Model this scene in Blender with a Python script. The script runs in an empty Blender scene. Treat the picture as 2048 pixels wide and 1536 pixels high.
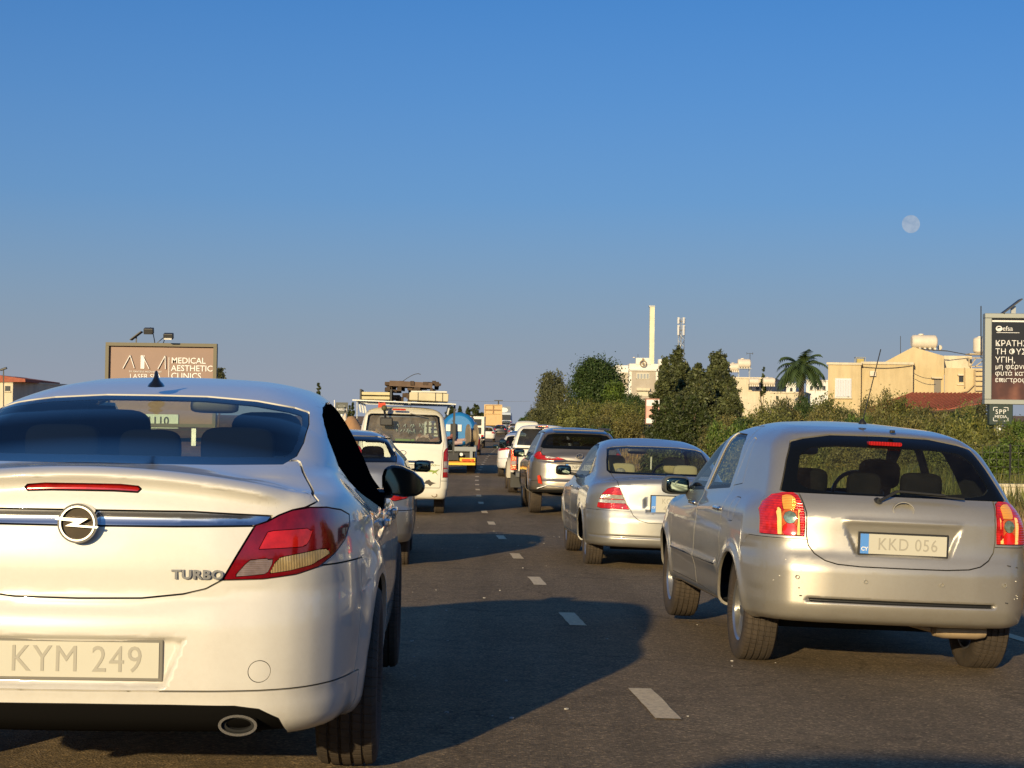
import bpy, math, random
import numpy as np
from mathutils import Vector, Matrix, Euler
R = math.radians
SC = bpy.context.scene
COL = SC.collection
random.seed(7)
RNG = np.random.default_rng(7)

# ------------------------------------------------------------------ camera
CAM_F, PITCH, ROLL, CAM_H = 3600.0, 1.48, 0.8, 1.25
cam_data = bpy.data.cameras.new("camera")
cam_data.sensor_width = 36.0
cam_data.lens = CAM_F / 2048 * 36.0
cam_data.clip_start = 0.05
cam_data.clip_end = 9000
cam = bpy.data.objects.new("camera", cam_data)
COL.objects.link(cam)
cam.matrix_world = Matrix.Translation((0, 0, CAM_H)) @ Matrix.Rotation(R(90 + PITCH), 4, 'X') @ Matrix.Rotation(R(ROLL), 4, 'Z')
SC.camera = cam

# ------------------------------------------------------------------ sky and sun
SUN_ELEV, SUN_DIR = 13.0, 17.0          # shadows fall 17 degrees right of straight ahead
world = bpy.data.worlds.new("World")
SC.world = world
world.use_nodes = True
wn = world.node_tree
sky = wn.nodes.new("ShaderNodeTexSky")
sky.sky_type = 'NISHITA'
sky.sun_disc = False
sky.sun_elevation = R(SUN_ELEV)
sky.sun_rotation = R(180 + SUN_DIR)
sky.altitude = 100
sky.air_density = 1.0
sky.dust_density = 1.0
sky.ozone_density = 9.0
bg = wn.nodes["Background"]
bg.inputs[1].default_value = 0.10
# whitish summer haze low over the horizon, the same all the way round
_tc = wn.nodes.new("ShaderNodeTexCoord"); _sp = wn.nodes.new("ShaderNodeSeparateXYZ")
_as = wn.nodes.new("ShaderNodeMath"); _as.operation = 'ARCSINE'
_mr = wn.nodes.new("ShaderNodeMapRange"); _mr.inputs[1].default_value = 0; _mr.inputs[2].default_value = R(30)
_cr = wn.nodes.new("ShaderNodeValToRGB")
_e = _cr.color_ramp.elements
_e[0].position = 0; _e[0].color = (1, 1, 1, 1); _e[1].position = 1; _e[1].color = (.06, .06, .06, 1)
for _q, _v in ((1.6, .95), (5.1, .56), (7.3, .34), (10.5, .21), (13.5, .12)):
    _k = _e.new(_q / 30); _k.color = (_v, _v, _v, 1)
_tm = wn.nodes.new("ShaderNodeMix"); _tm.data_type = 'RGBA'; _tm.blend_type = 'MULTIPLY'; _tm.inputs[0].default_value = 1.0
_tm.inputs[7].default_value = (0.90, 1.20, 1.18, 1)
_mx = wn.nodes.new("ShaderNodeMix"); _mx.data_type = 'RGBA'; _mx.inputs[7].default_value = (3.05, 3.42, 4.15, 1)
wn.links.new(_tc.outputs['Generated'], _sp.inputs[0]); wn.links.new(_sp.outputs[2], _as.inputs[0]); wn.links.new(_as.outputs[0], _mr.inputs[0])
wn.links.new(_mr.outputs[0], _cr.inputs[0]); wn.links.new(_cr.outputs[0], _mx.inputs[0])
wn.links.new(sky.outputs[0], _tm.inputs[6]); wn.links.new(_tm.outputs[2], _mx.inputs[6]); wn.links.new(_mx.outputs[2], bg.inputs[0])
sun_data = bpy.data.lights.new("sun", 'SUN')
sun_data.energy = 5.0
sun_data.angle = R(0.55)
sun_data.color = (1.0, 0.78, 0.44)
sun = bpy.data.objects.new("sun", sun_data)
COL.objects.link(sun)
_d = Vector((math.sin(R(SUN_DIR)) * math.cos(R(SUN_ELEV)), math.cos(R(SUN_DIR)) * math.cos(R(SUN_ELEV)), -math.sin(R(SUN_ELEV))))
sun.rotation_euler = _d.to_track_quat('-Z', 'Y').to_euler()
sun.location = (-20, -60, 30)
SC.view_settings.view_transform = 'Standard'
SC.view_settings.look = 'None'
SC.view_settings.gamma = 1.0
SC.view_settings.use_curve_mapping = False
SC.view_settings.exposure = 0.0
SC.cycles.max_bounces = 8
SC.cycles.transparent_max_bounces = 24
SC.cycles.glossy_bounces = 4
SC.cycles.diffuse_bounces = 3
SC.cycles.caustics_reflective = False
SC.cycles.caustics_refractive = False
SC.cycles.sample_clamp_indirect = 6

# ------------------------------------------------------------------ helpers
_p, _r = R(PITCH), R(ROLL)
def at(px, py, Y):
    """the place at distance Y seen at photo position (px, py) - used to survey distances and sizes"""
    a, b = (px - 1024) / CAM_F, -(py - 768) / CAM_F
    x = a * math.cos(_r) - b * math.sin(_r); y = a * math.sin(_r) + b * math.cos(_r)
    d = (x, math.cos(_p) - y * math.sin(_p), math.sin(_p) + y * math.cos(_p))
    t = Y / d[1]
    return Vector((d[0] * t, Y, CAM_H + d[2] * t))

def smooth_table(pts, n=600):
    x = np.array([p[0] for p in pts], float); y = np.array([p[1] for p in pts], float)
    if len(x) == 1:
        return np.array([x[0] - 1, x[0] + 1]), np.array([y[0], y[0]])
    h = np.diff(x); d = np.diff(y) / h
    m = np.zeros(len(x)); m[0] = d[0]; m[-1] = d[-1]
    for i in range(1, len(x) - 1):
        if d[i - 1] * d[i] > 0:
            w1, w2 = 2 * h[i] + h[i - 1], h[i] + 2 * h[i - 1]
            m[i] = (w1 + w2) / (w1 / d[i - 1] + w2 / d[i])
    X = np.linspace(x[0], x[-1], n)
    k = np.clip(np.searchsorted(x, X) - 1, 0, len(x) - 2)
    t = (X - x[k]) / h[k]
    Y = (2*t**3 - 3*t**2 + 1) * y[k] + (t**3 - 2*t**2 + t) * h[k] * m[k] + (-2*t**3 + 3*t**2) * y[k+1] + (t**3 - t**2) * h[k] * m[k+1]
    return X, Y

class CV:
    def __init__(s, *pts):
        s.pts = pts; s.X, s.Y = smooth_table(pts)
        s.D = np.gradient(s.Y, s.X)
    def __call__(s, v):
        return np.interp(v, s.X, s.Y)
    def c(s, v):                                     # cosine of the slope, turns a height gap into a distance
        return 1 / np.sqrt(1 + np.interp(v, s.X, s.D) ** 2)

def smax(a, b, r):
    if r <= 0: return np.maximum(a, b)
    u = np.maximum(a + r, 0); v = np.maximum(b + r, 0)
    return np.minimum(np.maximum(a, b), -r) + np.sqrt(u * u + v * v)
def smin(a, b, r): return -smax(-a, -b, r)
def sstep(a, b, x):
    t = np.clip((x - a) / (b - a), 0, 1); return t * t * (3 - 2 * t)

def sdpoly(P, px, py, r=0.0):
    """signed distance to polygon P (negative inside), corners rounded by r (polygon is not grown)"""
    P = np.asarray(P, float)
    px, py = np.broadcast_arrays(px, py)
    d = np.full(px.shape, 1e9); ins = np.zeros(px.shape, bool)
    n = len(P)
    for i in range(n):
        a, b = P[i], P[(i + 1) % n]
        ex, ey = b - a
        wx, wy = px - a[0], py - a[1]
        t = np.clip((wx * ex + wy * ey) / max(ex * ex + ey * ey, 1e-12), 0, 1)
        d = np.minimum(d, (wx - ex * t) ** 2 + (wy - ey * t) ** 2)
        c = ((a[1] > py) != (b[1] > py))
        if ey != 0:
            ins ^= c & (px < ex * (py - a[1]) / ey + a[0])
    d = np.sqrt(d)
    return np.where(ins, -d, d)

def nets(F, lo, hi, h):
    ax = [np.arange(lo[i], hi[i] + h, h) for i in range(3)]
    v = F(ax[0][:, None, None], ax[1][None, :, None], ax[2][None, None, :]).astype(np.float32)
    v = np.broadcast_to(v, tuple(len(a) for a in ax))
    s = v < 0
    nx, ny, nz = v.shape
    offs = [(i, j, k) for i in (0, 1) for j in (0, 1) for k in (0, 1)]
    cnt = sum(s[i:nx-1+i, j:ny-1+j, k:nz-1+k].astype(np.int8) for i, j, k in offs)
    act = (cnt > 0) & (cnt < 8)
    cells = np.argwhere(act)
    idx = np.full(act.shape, -1, np.int64); idx[act] = np.arange(len(cells))
    val = np.stack([v[cells[:, 0] + i, cells[:, 1] + j, cells[:, 2] + k] for i, j, k in offs], 1)
    acc = np.zeros((len(cells), 3)); num = np.zeros(len(cells))
    for a in range(8):
        for b in range(a + 1, 8):
            da = np.array(offs[a]); db = np.array(offs[b])
            if abs(da - db).sum() != 1: continue
            m = (val[:, a] < 0) != (val[:, b] < 0)
            t = np.where(m, val[:, a] / np.where(m, val[:, a] - val[:, b], 1), 0)
            acc += (m[:, None]) * (da + (db - da) * t[:, None]); num += m
    V = (cells + acc / num[:, None]) * h + np.array([a[0] for a in ax])
    T = []
    for d in range(3):
        sh = [nx, ny, nz]
        A = [slice(None)] * 3; B = [slice(None)] * 3
        A[d] = slice(0, sh[d] - 1); B[d] = slice(1, sh[d])
        e = np.argwhere(s[tuple(A)] != s[tuple(B)])
        o1, o2 = [(1, 2), (2, 0), (0, 1)][d]
        e = e[(e[:, o1] > 0) & (e[:, o2] > 0) & (e[:, o1] < sh[o1] - 1) & (e[:, o2] < sh[o2] - 1)]
        def ci(a, b):
            q = e.copy(); q[:, o1] -= a; q[:, o2] -= b
            return idx[q[:, 0], q[:, 1], q[:, 2]]
        q = np.stack([ci(1, 1), ci(0, 1), ci(0, 0), ci(1, 0)], 1)
        T += [q[:, [0, 1, 2]], q[:, [0, 2, 3]]]
    T = np.concatenate(T)
    return V, T

def grad(F, V, e=8e-4):
    x, y, z = V.T
    return np.stack([F(x + e, y, z) - F(x - e, y, z), F(x, y + e, z) - F(x, y - e, z), F(x, y, z + e) - F(x, y, z - e)], 1) / (2 * e)
def project(F, V, it=3, lim=0.03):
    for _ in range(it):
        g = grad(F, V); f = F(*V.T)
        st = -f[:, None] * g / np.maximum((g * g).sum(1), 1e-3)[:, None]
        l = np.linalg.norm(st, axis=1); st *= np.minimum(1, lim / np.maximum(l, 1e-9))[:, None]
        V = V + st
    return V
def unit(a): return a / np.maximum(np.linalg.norm(a, axis=1), 1e-12)[:, None]

class Skin:
    """a triangle skin with smooth normals that can be cut along curves"""
    def __init__(s, V, N, T, E=None): s.V, s.N, s.T, s.E = V, N, T, (E or [])
    @staticmethod
    def make(F, lo, hi, h):
        V, T = nets(F, lo, hi, h)
        V = project(F, V)
        N = unit(grad(F, V))
        fn = np.cross(V[T[:, 1]] - V[T[:, 0]], V[T[:, 2]] - V[T[:, 0]])
        fl = (fn * N[T].sum(1)).sum(1) < 0
        T[fl] = T[fl][:, ::-1]
        return Skin(V, N, T)
    def refine(s, F, sel, levels=1):
        for lv in range(levels):
            m = sel(s.V, s.T)
            if not m.any(): return
            T = s.T[m]
            ed = np.sort(np.concatenate([T[:, [0, 1]], T[:, [1, 2]], T[:, [2, 0]]]), 1)
            u, inv = np.unique(ed, axis=0, return_inverse=True)
            inv = inv.ravel()
            P = (s.V[u[:, 0]] + s.V[u[:, 1]]) / 2
            P = project(F, P, 2); N = unit(grad(F, P))
            n0 = len(s.V); k = len(T)
            a, b, c = inv[:k] + n0, inv[k:2*k] + n0, inv[2*k:] + n0
            s.V = np.concatenate([s.V, P]); s.N = np.concatenate([s.N, N])
            s.T = np.concatenate([s.T[~m], np.stack([T[:, 0], a, c], 1), np.stack([a, T[:, 1], b], 1), np.stack([c, b, T[:, 2]], 1), np.stack([a, b, c], 1)])
    def compact(s):
        u, inv = np.unique(s.T, return_inverse=True)
        E = [(p, q, n1, n2) for p, q, n1, n2 in s.E]
        s.V, s.N, s.T = s.V[u], s.N[u], inv.reshape(-1, 3)
        return s
    def clip(s, g, rim=True):
        """keep g<0"""
        V, N, T = s.V, s.N, s.T
        ins = g < 0
        c = ins[T].sum(1)
        keep = T[c == 3]
        outT = [keep]; nV = [V]; nN = [N]; n = len(V); E = []
        for cc in (1, 2):
            X = T[c == cc]
            if not len(X): continue
            lone = ins[X] if cc == 1 else ~ins[X]
            k = lone.argmax(1); r = np.arange(len(X))
            a, b, d = X[r, k], X[r, (k + 1) % 3], X[r, (k + 2) % 3]
            tb = g[a] / (g[a] - g[b]); td = g[a] / (g[a] - g[d])
            pb = V[a] + (V[b] - V[a]) * tb[:, None]; pd = V[a] + (V[d] - V[a]) * td[:, None]
            nb = unit(N[a] + (N[b] - N[a]) * tb[:, None]); nd = unit(N[a] + (N[d] - N[a]) * td[:, None])
            m = len(X); ib = n + np.arange(m); id_ = n + m + np.arange(m)
            nV += [pb, pd]; nN += [nb, nd]; n += 2 * m
            if cc == 1:
                outT.append(np.stack([a, ib, id_], 1)); E.append((pb, pd, nb, nd))
            else:
                outT += [np.stack([ib, b, d], 1), np.stack([ib, d, id_], 1)]; E.append((pd, pb, nd, nb))
        r = Skin(np.concatenate(nV), np.concatenate(nN), np.concatenate(outT), [])
        r.compact()
        r.E = list(s.E_kept(g, s)) if False else []
        if rim: r.E = E
        return r
    def E_kept(s, g, o): return []
    def half(s, sign):
        m = (s.V[s.T][:, :, 0].mean(1) * sign) > 0
        E = []
        for p, q, n1, n2 in s.E:
            k = p[:, 0] * sign > 0
            E.append((p[k], q[k], n1[k], n2[k]))
        return Skin(s.V, s.N, s.T[m], E).compact()
    def shift(s, d):
        s.V = s.V + s.N * d
        s.E = [(p + n1 * d, q + n2 * d, n1, n2) for p, q, n1, n2 in s.E]
        return s
    def arrays(s, rim=0.0):
        V, N, T = [s.V], [s.N], [s.T]
        n = len(s.V)
        if rim > 0:
            for p, q, n1, n2 in s.E:
                if not len(p): continue
                m = len(p)
                p2, q2 = p - n1 * rim, q - n2 * rim
                en = unit(np.cross(q - p, n1 + n2))
                V += [p, q, q2, p2]; N += [en] * 4
                i = n + np.arange(m)
                T += [np.stack([i, i + 3 * m, i + 2 * m], 1), np.stack([i, i + 2 * m, i + m], 1)]
                n += 4 * m
        return np.concatenate(V), np.concatenate(N), np.concatenate(T)

def tag(o, label=None, cat=None, group=None, kind=None):
    if label: o["label"] = label
    if cat: o["category"] = cat
    if group: o["group"] = group
    if kind: o["kind"] = kind
    return o

def mesh_np(name, V, T, mat=None, N=None, smooth=True):
    me = bpy.data.meshes.new(name)
    V = np.asarray(V, np.float32); T = np.asarray(T, np.int32)
    k = T.shape[1]
    me.vertices.add(len(V)); me.vertices.foreach_set("co", V.ravel())
    me.loops.add(T.size); me.loops.foreach_set("vertex_index", T.ravel())
    me.polygons.add(len(T)); me.polygons.foreach_set("loop_start", np.arange(0, T.size, k, dtype=np.int32))
    me.polygons.foreach_set("loop_total", np.full(len(T), k, np.int32))
    me.update(calc_edges=True)
    me.validate()
    if mat: me.materials.append(mat)
    if smooth:
        me.polygons.foreach_set("use_smooth", np.ones(len(me.polygons), bool))
        if N is not None and len(me.vertices) == len(N):
            me.normals_split_custom_set_from_vertices(np.asarray(N, np.float32).tolist())
    return me

def link(name, me, parent=None, loc=None, rot=None, scale=None):
    o = bpy.data.objects.new(name, me)
    COL.objects.link(o)
    if parent: o.parent = parent
    if loc is not None: o.location = loc
    if rot is not None: o.rotation_euler = rot
    if scale is not None: o.scale = scale
    return o

def thing(name, label, cat, loc=(0, 0, 0), rz=0.0, group=None, rot=None):
    o = link(name, None, None, loc, rot if rot is not None else (0, 0, rz))
    return tag(o, label, cat, group)

class MB:
    """collects simple solids into one mesh"""
    def __init__(s): s.v, s.f, s.sm = [], [], []
    def add(s, v, f, smooth=False):
        b = len(s.v); s.v += [tuple(p) for p in v]; s.f += [tuple(i + b for i in q) for q in f]; s.sm += [smooth] * len(f); return s
    def box(s, c, d, rot=None, taper=1.0):
        x, y, z = d[0] / 2, d[1] / 2, d[2] / 2
        P = [Vector((sx * x * (taper if sz > 0 else 1), sy * y * (taper if sz > 0 else 1), sz * z)) for sz in (-1, 1) for sy in (-1, 1) for sx in (-1, 1)]
        if rot is not None:
            M = Euler(rot).to_matrix(); P = [M @ p for p in P]
        P = [p + Vector(c) for p in P]
        return s.add(P, [(0, 2, 3, 1), (4, 5, 7, 6), (0, 1, 5, 4), (2, 6, 7, 3), (0, 4, 6, 2), (1, 3, 7, 5)])
    def span(s, a, b):
        a = Vector(a); b = Vector(b); return s.box((a + b) / 2, [abs(q) for q in (b - a)])
    def bar(s, a, b, w, h=None, n=4, caps=True, w2=None):
        a = Vector(a); b = Vector(b); d = (b - a).normalized()
        u = d.cross(Vector((0, 0, 1)));  u = Vector((1, 0, 0)) if u.length < 1e-4 else u.normalized()
        v = u.cross(d); h = h if h is not None else w
        k = 1.0 if w2 is None else w2 / w
        P = []
        for p, q in ((a, 1.0), (b, k)):
            for i in range(n):
                t = 2 * math.pi * (i + .5) / n; m = 1 / math.cos(math.pi / n) if n == 4 else 1
                P.append(p + (u * math.cos(t) * w / 2 + v * math.sin(t) * h / 2) * m * q)
        F = [(i, (i + 1) % n, n + (i + 1) % n, n + i) for i in range(n)]
        s.add(P, F, n > 4)
        if caps: s.add(P, [tuple(range(n))[::-1], tuple(range(n, 2 * n))])
        return s
    def tube(s, pts, w, n=6):
        for a, b in zip(pts[:-1], pts[1:]): s.bar(a, b, w, n=n)
        return s
    def prism(s, poly, y0, y1, axes='xz'):
        n = len(poly)
        def mk(p, q): return {'xz': (p[0], q, p[1]), 'yz': (q, p[0], p[1]), 'xy': (p[0], p[1], q)}[axes]
        P = [mk(p, y0) for p in poly] + [mk(p, y1) for p in poly]
        s.add(P, [tuple(range(n)), tuple(range(n, 2 * n))[::-1]] + [(i, n + i, n + (i + 1) % n, (i + 1) % n) for i in range(n)])
        return s
    def lathe(s, prof, n=24, axis='x', c=(0, 0, 0), close=False):
        """prof: (position along axis, radius)"""
        P = []; c = Vector(c)
        for a, r in prof:
            for i in range(n):
                t = 2 * math.pi * i / n; u, w = r * math.cos(t), r * math.sin(t)
                P.append(c + Vector({'x': (a, u, w), 'y': (w, a, u), 'z': (u, w, a)}[axis]))
        m = len(prof); F = []
        for j in range(m if close else m - 1):
            for i in range(n):
                F.append((j * n + i, j * n + (i + 1) % n, ((j + 1) % m) * n + (i + 1) % n, ((j + 1) % m) * n + i))
        s.add(P, F, True); return s
    def build(s, name, mat, parent=None, bevel=0, loc=None, rot=None, sharp=35, fixn=True, scale=None):
        me = bpy.data.meshes.new(name)
        me.from_pydata(s.v, [], s.f)
        if mat: me.materials.append(mat)
        me.polygons.foreach_set("use_smooth", s.sm)
        me.update()
        if fixn:
            import bmesh
            bm = bmesh.new(); bm.from_mesh(me); bmesh.ops.recalc_face_normals(bm, faces=bm.faces)
            if any(s.sm):
                for e in bm.edges:
                    if len(e.link_faces) == 2 and e.calc_face_angle(0) > R(sharp): e.smooth = False
            bm.to_mesh(me); bm.free()
        o = link(name, me, parent, loc, rot, scale)
        if bevel:
            m = o.modifiers.new("bevel", 'BEVEL'); m.width = bevel; m.segments = 2; m.limit_method = 'ANGLE'
            m.harden_normals = False
        return o

def ellipsoid(name, c, d, mat, parent=None, p=2.6, n=24, rot=None):
    """super-ellipsoid cushion shape"""
    mb = MB(); V = []; m = n // 2
    def pw(a): return math.copysign(abs(a) ** (2 / p), a)
    for j in range(m + 1):
        ph = -math.pi / 2 + math.pi * j / m
        for i in range(n):
            th = 2 * math.pi * i / n
            V.append((d[0] * pw(math.cos(ph)) * pw(math.cos(th)), d[1] * pw(math.cos(ph)) * pw(math.sin(th)), d[2] * pw(math.sin(ph))))
    F = [(j * n + i, j * n + (i + 1) % n, (j + 1) * n + (i + 1) % n, (j + 1) * n + i) for j in range(m) for i in range(n)]
    mb.add(V, F, True)
    return mb.build(name, mat, parent, loc=c, rot=rot, sharp=60)

def oval(cx, cz, rx, rz, n=28):
    return [(cx + rx * math.cos(2 * math.pi * i / n), cz + rz * math.sin(2 * math.pi * i / n)) for i in range(n)]
def rrect(cx, cz, w, h, r, n=5):
    P = []
    for (sx, sz, a0) in ((1, 1, 0), (-1, 1, 90), (-1, -1, 180), (1, -1, 270)):
        for i in range(n + 1):
            a = R(a0 + 90 * i / n); P.append((cx + sx * (w / 2 - r) + r * math.cos(a), cz + sz * (h / 2 - r) + r * math.sin(a)))
    return P
def ring(mb, P0, P1, y0, y1):
    n = len(P0); V = [(p[0], y0, p[1]) for p in P0] + [(p[0], y0, p[1]) for p in P1] + [(p[0], y1, p[1]) for p in P0] + [(p[0], y1, p[1]) for p in P1]
    F = []
    for i in range(n):
        j = (i + 1) % n
        F += [(i, j, n + j, n + i), (2*n + i, 3*n + i, 3*n + j, 2*n + j), (i, 2*n + i, 2*n + j, j), (n + i, n + j, 3*n + j, 3*n + i)]
    return mb.add(V, F)

_fontcache = {}
def text(name, body, size, mat, parent=None, loc=(0, 0, 0), rot=(R(90), 0, 0), extrude=0.001, align='CENTER', bold=0.0, sx=1.0, spacing=1.0, shear=0):
    cu = bpy.data.curves.new(name, 'FONT')
    cu.body = body; cu.size = size; cu.extrude = extrude; cu.align_x = align; cu.align_y = 'CENTER'; cu.offset = bold; cu.resolution_u = 3
    cu.space_character = spacing; cu.shear = shear
    t = bpy.data.objects.new("tmp", cu); COL.objects.link(t)
    dg = bpy.context.evaluated_depsgraph_get()
    me = bpy.data.meshes.new_from_object(t.evaluated_get(dg))
    bpy.data.objects.remove(t)
    me.materials.clear()
    if mat: me.materials.append(mat)
    o = link(name, me, parent, loc, rot, (sx, 1, 1))
    return o

def copy_tree(o, parent=None):
    c = o.copy(); COL.objects.link(c)
    if parent: c.parent = parent; c.matrix_parent_inverse = o.matrix_parent_inverse.copy()
    for ch in list(o.children): copy_tree(ch, c)
    return c

# ------------------------------------------------------------------ materials
MATS = {}
class NT:
    def __init__(s, name):
        s.m = bpy.data.materials.new(name); s.m.use_nodes = True
        s.t = s.m.node_tree; s.b = s.t.nodes["Principled BSDF"]; s.out = s.t.nodes["Material Output"]
    def n(s, typ, **kw):
        o = s.t.nodes.new(typ)
        for k, v in kw.items():
            if k.startswith('i_'): o.inputs[int(k[2:]) if k[2:].isdigit() else k[2:]].default_value = v
            else: setattr(o, k, v)
        return o
    def l(s, a, b): s.t.links.new(a, b)
    def set(s, **kw):
        for k, v in kw.items(): s.b.inputs[k.replace('_', ' ')].default_value = v
        return s
    def noise(s, scale, detail=4, rough=.55, vec=None, coord='Object'):
        if vec is None:
            tc = s.n("ShaderNodeTexCoord"); vec = tc.outputs[coord]
        o = s.n("ShaderNodeTexNoise"); o.inputs['Scale'].default_value = scale; o.inputs['Detail'].default_value = detail; o.inputs['Roughness'].default_value = rough
        s.l(vec, o.inputs['Vector']); return o
    def ramp(s, fac, stops):
        o = s.n("ShaderNodeValToRGB"); e = o.color_ramp.elements
        while len(e) > 1: e.remove(e[-1])
        e[0].position, e[0].color = stops[0][0], (*stops[0][1], 1)
        for p, c in stops[1:]:
            q = e.new(p); q.color = (*c, 1)
        s.l(fac, o.inputs[0]); return o
    def bump(s, h, dist=.01, strength=.5, prev=None):
        o = s.n("ShaderNodeBump"); o.inputs['Distance'].default_value = dist; o.inputs['Strength'].default_value = strength
        s.l(h, o.inputs['Height'])
        if prev is not None: s.l(prev.outputs[0], o.inputs['Normal'])
        return o

def plain(name, col, rough=.5, metal=0, spec=.5, coat=0, var=0.0, vscale=3, bump=0, bscale=200, emit=None, estr=0):
    if name in MATS: return MATS[name]
    t = NT(name)
    t.set(Base_Color=(*col, 1), Roughness=rough, Metallic=metal, Coat_Weight=coat)
    t.b.inputs['Specular IOR Level'].default_value = spec
    t.b.inputs['Coat Roughness'].default_value = .04
    if var:
        n = t.noise(vscale, 6, .65)
        r = t.ramp(n.outputs[0], [(.25, tuple(c * (1 - var) for c in col)), (.75, tuple(min(1, c * (1 + var)) for c in col))])
        t.l(r.outputs[0], t.b.inputs['Base Color'])
    if bump:
        n = t.noise(bscale, 4, .6); b = t.bump(n.outputs[0], .004, bump); t.l(b.outputs[0], t.b.inputs['Normal'])
    if emit: t.b.inputs['Emission Color'].default_value = (*emit, 1); t.b.inputs['Emission Strength'].default_value = estr
    MATS[name] = t.m
    return t.m

def paint(name, col, metal=0.0, rough=.4, dirt=.25, dirtcol=(.28, .22, .15)):
    if name in MATS: return MATS[name]
    t = NT(name)
    t.set(Roughness=rough, Metallic=metal, Coat_Weight=1.0)
    t.b.inputs['Coat Roughness'].default_value = .035
    tc = t.n("ShaderNodeTexCoord")
    n = t.noise(2.3, 8, .7, tc.outputs['Object'])
    n2 = t.noise(55, 6, .8, tc.outputs['Object'])
    sep = t.n("ShaderNodeSeparateXYZ"); t.l(tc.outputs['Object'], sep.inputs[0])
    low = t.n("ShaderNodeMapRange", i_1=.75, i_2=.18, i_3=0., i_4=.55); t.l(sep.outputs[2], low.inputs[0])   # road dust is thicker low down
    mul = t.n("ShaderNodeMath", operation='MULTIPLY'); t.l(n.outputs[0], mul.inputs[0]); t.l(n2.outputs[0], mul.inputs[1])
    mr = t.n("ShaderNodeMapRange", i_1=.18, i_2=.5, i_3=0., i_4=dirt); t.l(mul.outputs[0], mr.inputs[0])
    ad = t.n("ShaderNodeMath", operation='MULTIPLY_ADD'); ad.use_clamp = True
    t.l(low.outputs[0], ad.inputs[0]); t.l(n.outputs[0], ad.inputs[1]); t.l(mr.outputs[0], ad.inputs[2])
    mx = t.n("ShaderNodeMix", data_type='RGBA'); mx.inputs[6].default_value = (*col, 1); mx.inputs[7].default_value = (*dirtcol, 1)
    t.l(ad.outputs[0], mx.inputs[0])
    t.l(mx.outputs[2], t.b.inputs['Base Color'])
    cr = t.n("ShaderNodeMapRange", i_1=0., i_2=1., i_3=.03, i_4=.35); t.l(ad.outputs[0], cr.inputs[0]); t.l(cr.outputs[0], t.b.inputs['Coat Roughness'])
    if metal:
        vo = t.n("ShaderNodeTexVoronoi"); vo.inputs['Scale'].default_value = 900; t.l(tc.outputs['Object'], vo.inputs['Vector'])
        mrr = t.n("ShaderNodeMapRange", i_1=0., i_2=1., i_3=rough - .06, i_4=rough + .08); t.l(vo.outputs['Color'], mrr.inputs[0]); t.l(mrr.outputs[0], t.b.inputs['Roughness'])
    MATS[name] = t.m
    return t.m

def glassy(name, tint=(.5, .55, .5), rough=.0, ior=1.2, dust=.05):
    if name in MATS: return MATS[name]
    t = NT(name)
    tr = t.n("ShaderNodeBsdfTransparent"); tr.inputs[0].default_value = (*tint, 1)
    gl = t.n("ShaderNodeBsdfGlossy"); gl.inputs['Roughness'].default_value = rough; gl.inputs[0].default_value = (1, 1, 1, 1)
    ge = t.n("ShaderNodeNewGeometry"); dt = t.n("ShaderNodeVectorMath", operation='DOT_PRODUCT'); t.l(ge.outputs['Incoming'], dt.inputs[0]); t.l(ge.outputs['Normal'], dt.inputs[1])
    ab = t.n("ShaderNodeMath", operation='ABSOLUTE'); t.l(dt.outputs['Value'], ab.inputs[0])
    om = t.n("ShaderNodeMath", operation='SUBTRACT'); om.inputs[0].default_value = 1; t.l(ab.outputs[0], om.inputs[1])
    pw = t.n("ShaderNodeMath", operation='POWER'); pw.inputs[1].default_value = 5; t.l(om.outputs[0], pw.inputs[0])
    fr = t.n("ShaderNodeMath", operation='MULTIPLY_ADD'); fr.inputs[1].default_value = .55; fr.inputs[2].default_value = .03; t.l(pw.outputs[0], fr.inputs[0])
    mix = t.n("ShaderNodeMixShader"); t.l(fr.outputs[0], mix.inputs[0]); t.l(tr.outputs[0], mix.inputs[1]); t.l(gl.outputs[0], mix.inputs[2])
    if dust:
        df = t.n("ShaderNodeBsdfDiffuse"); df.inputs[0].default_value = (.42, .36, .28, 1)
        n = t.noise(4, 8, .7); mr = t.n("ShaderNodeMapRange", i_1=.35, i_2=.8, i_3=dust * .3, i_4=dust * 1.6); t.l(n.outputs[0], mr.inputs[0])
        m2 = t.n("ShaderNodeMixShader"); t.l(mr.outputs[0], m2.inputs[0]); t.l(mix.outputs[0], m2.inputs[1]); t.l(df.outputs[0], m2.inputs[2]); mix = m2
    t.l(mix.outputs[0], t.out.inputs[0])
    MATS[name] = t.m
    return t.m

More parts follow.
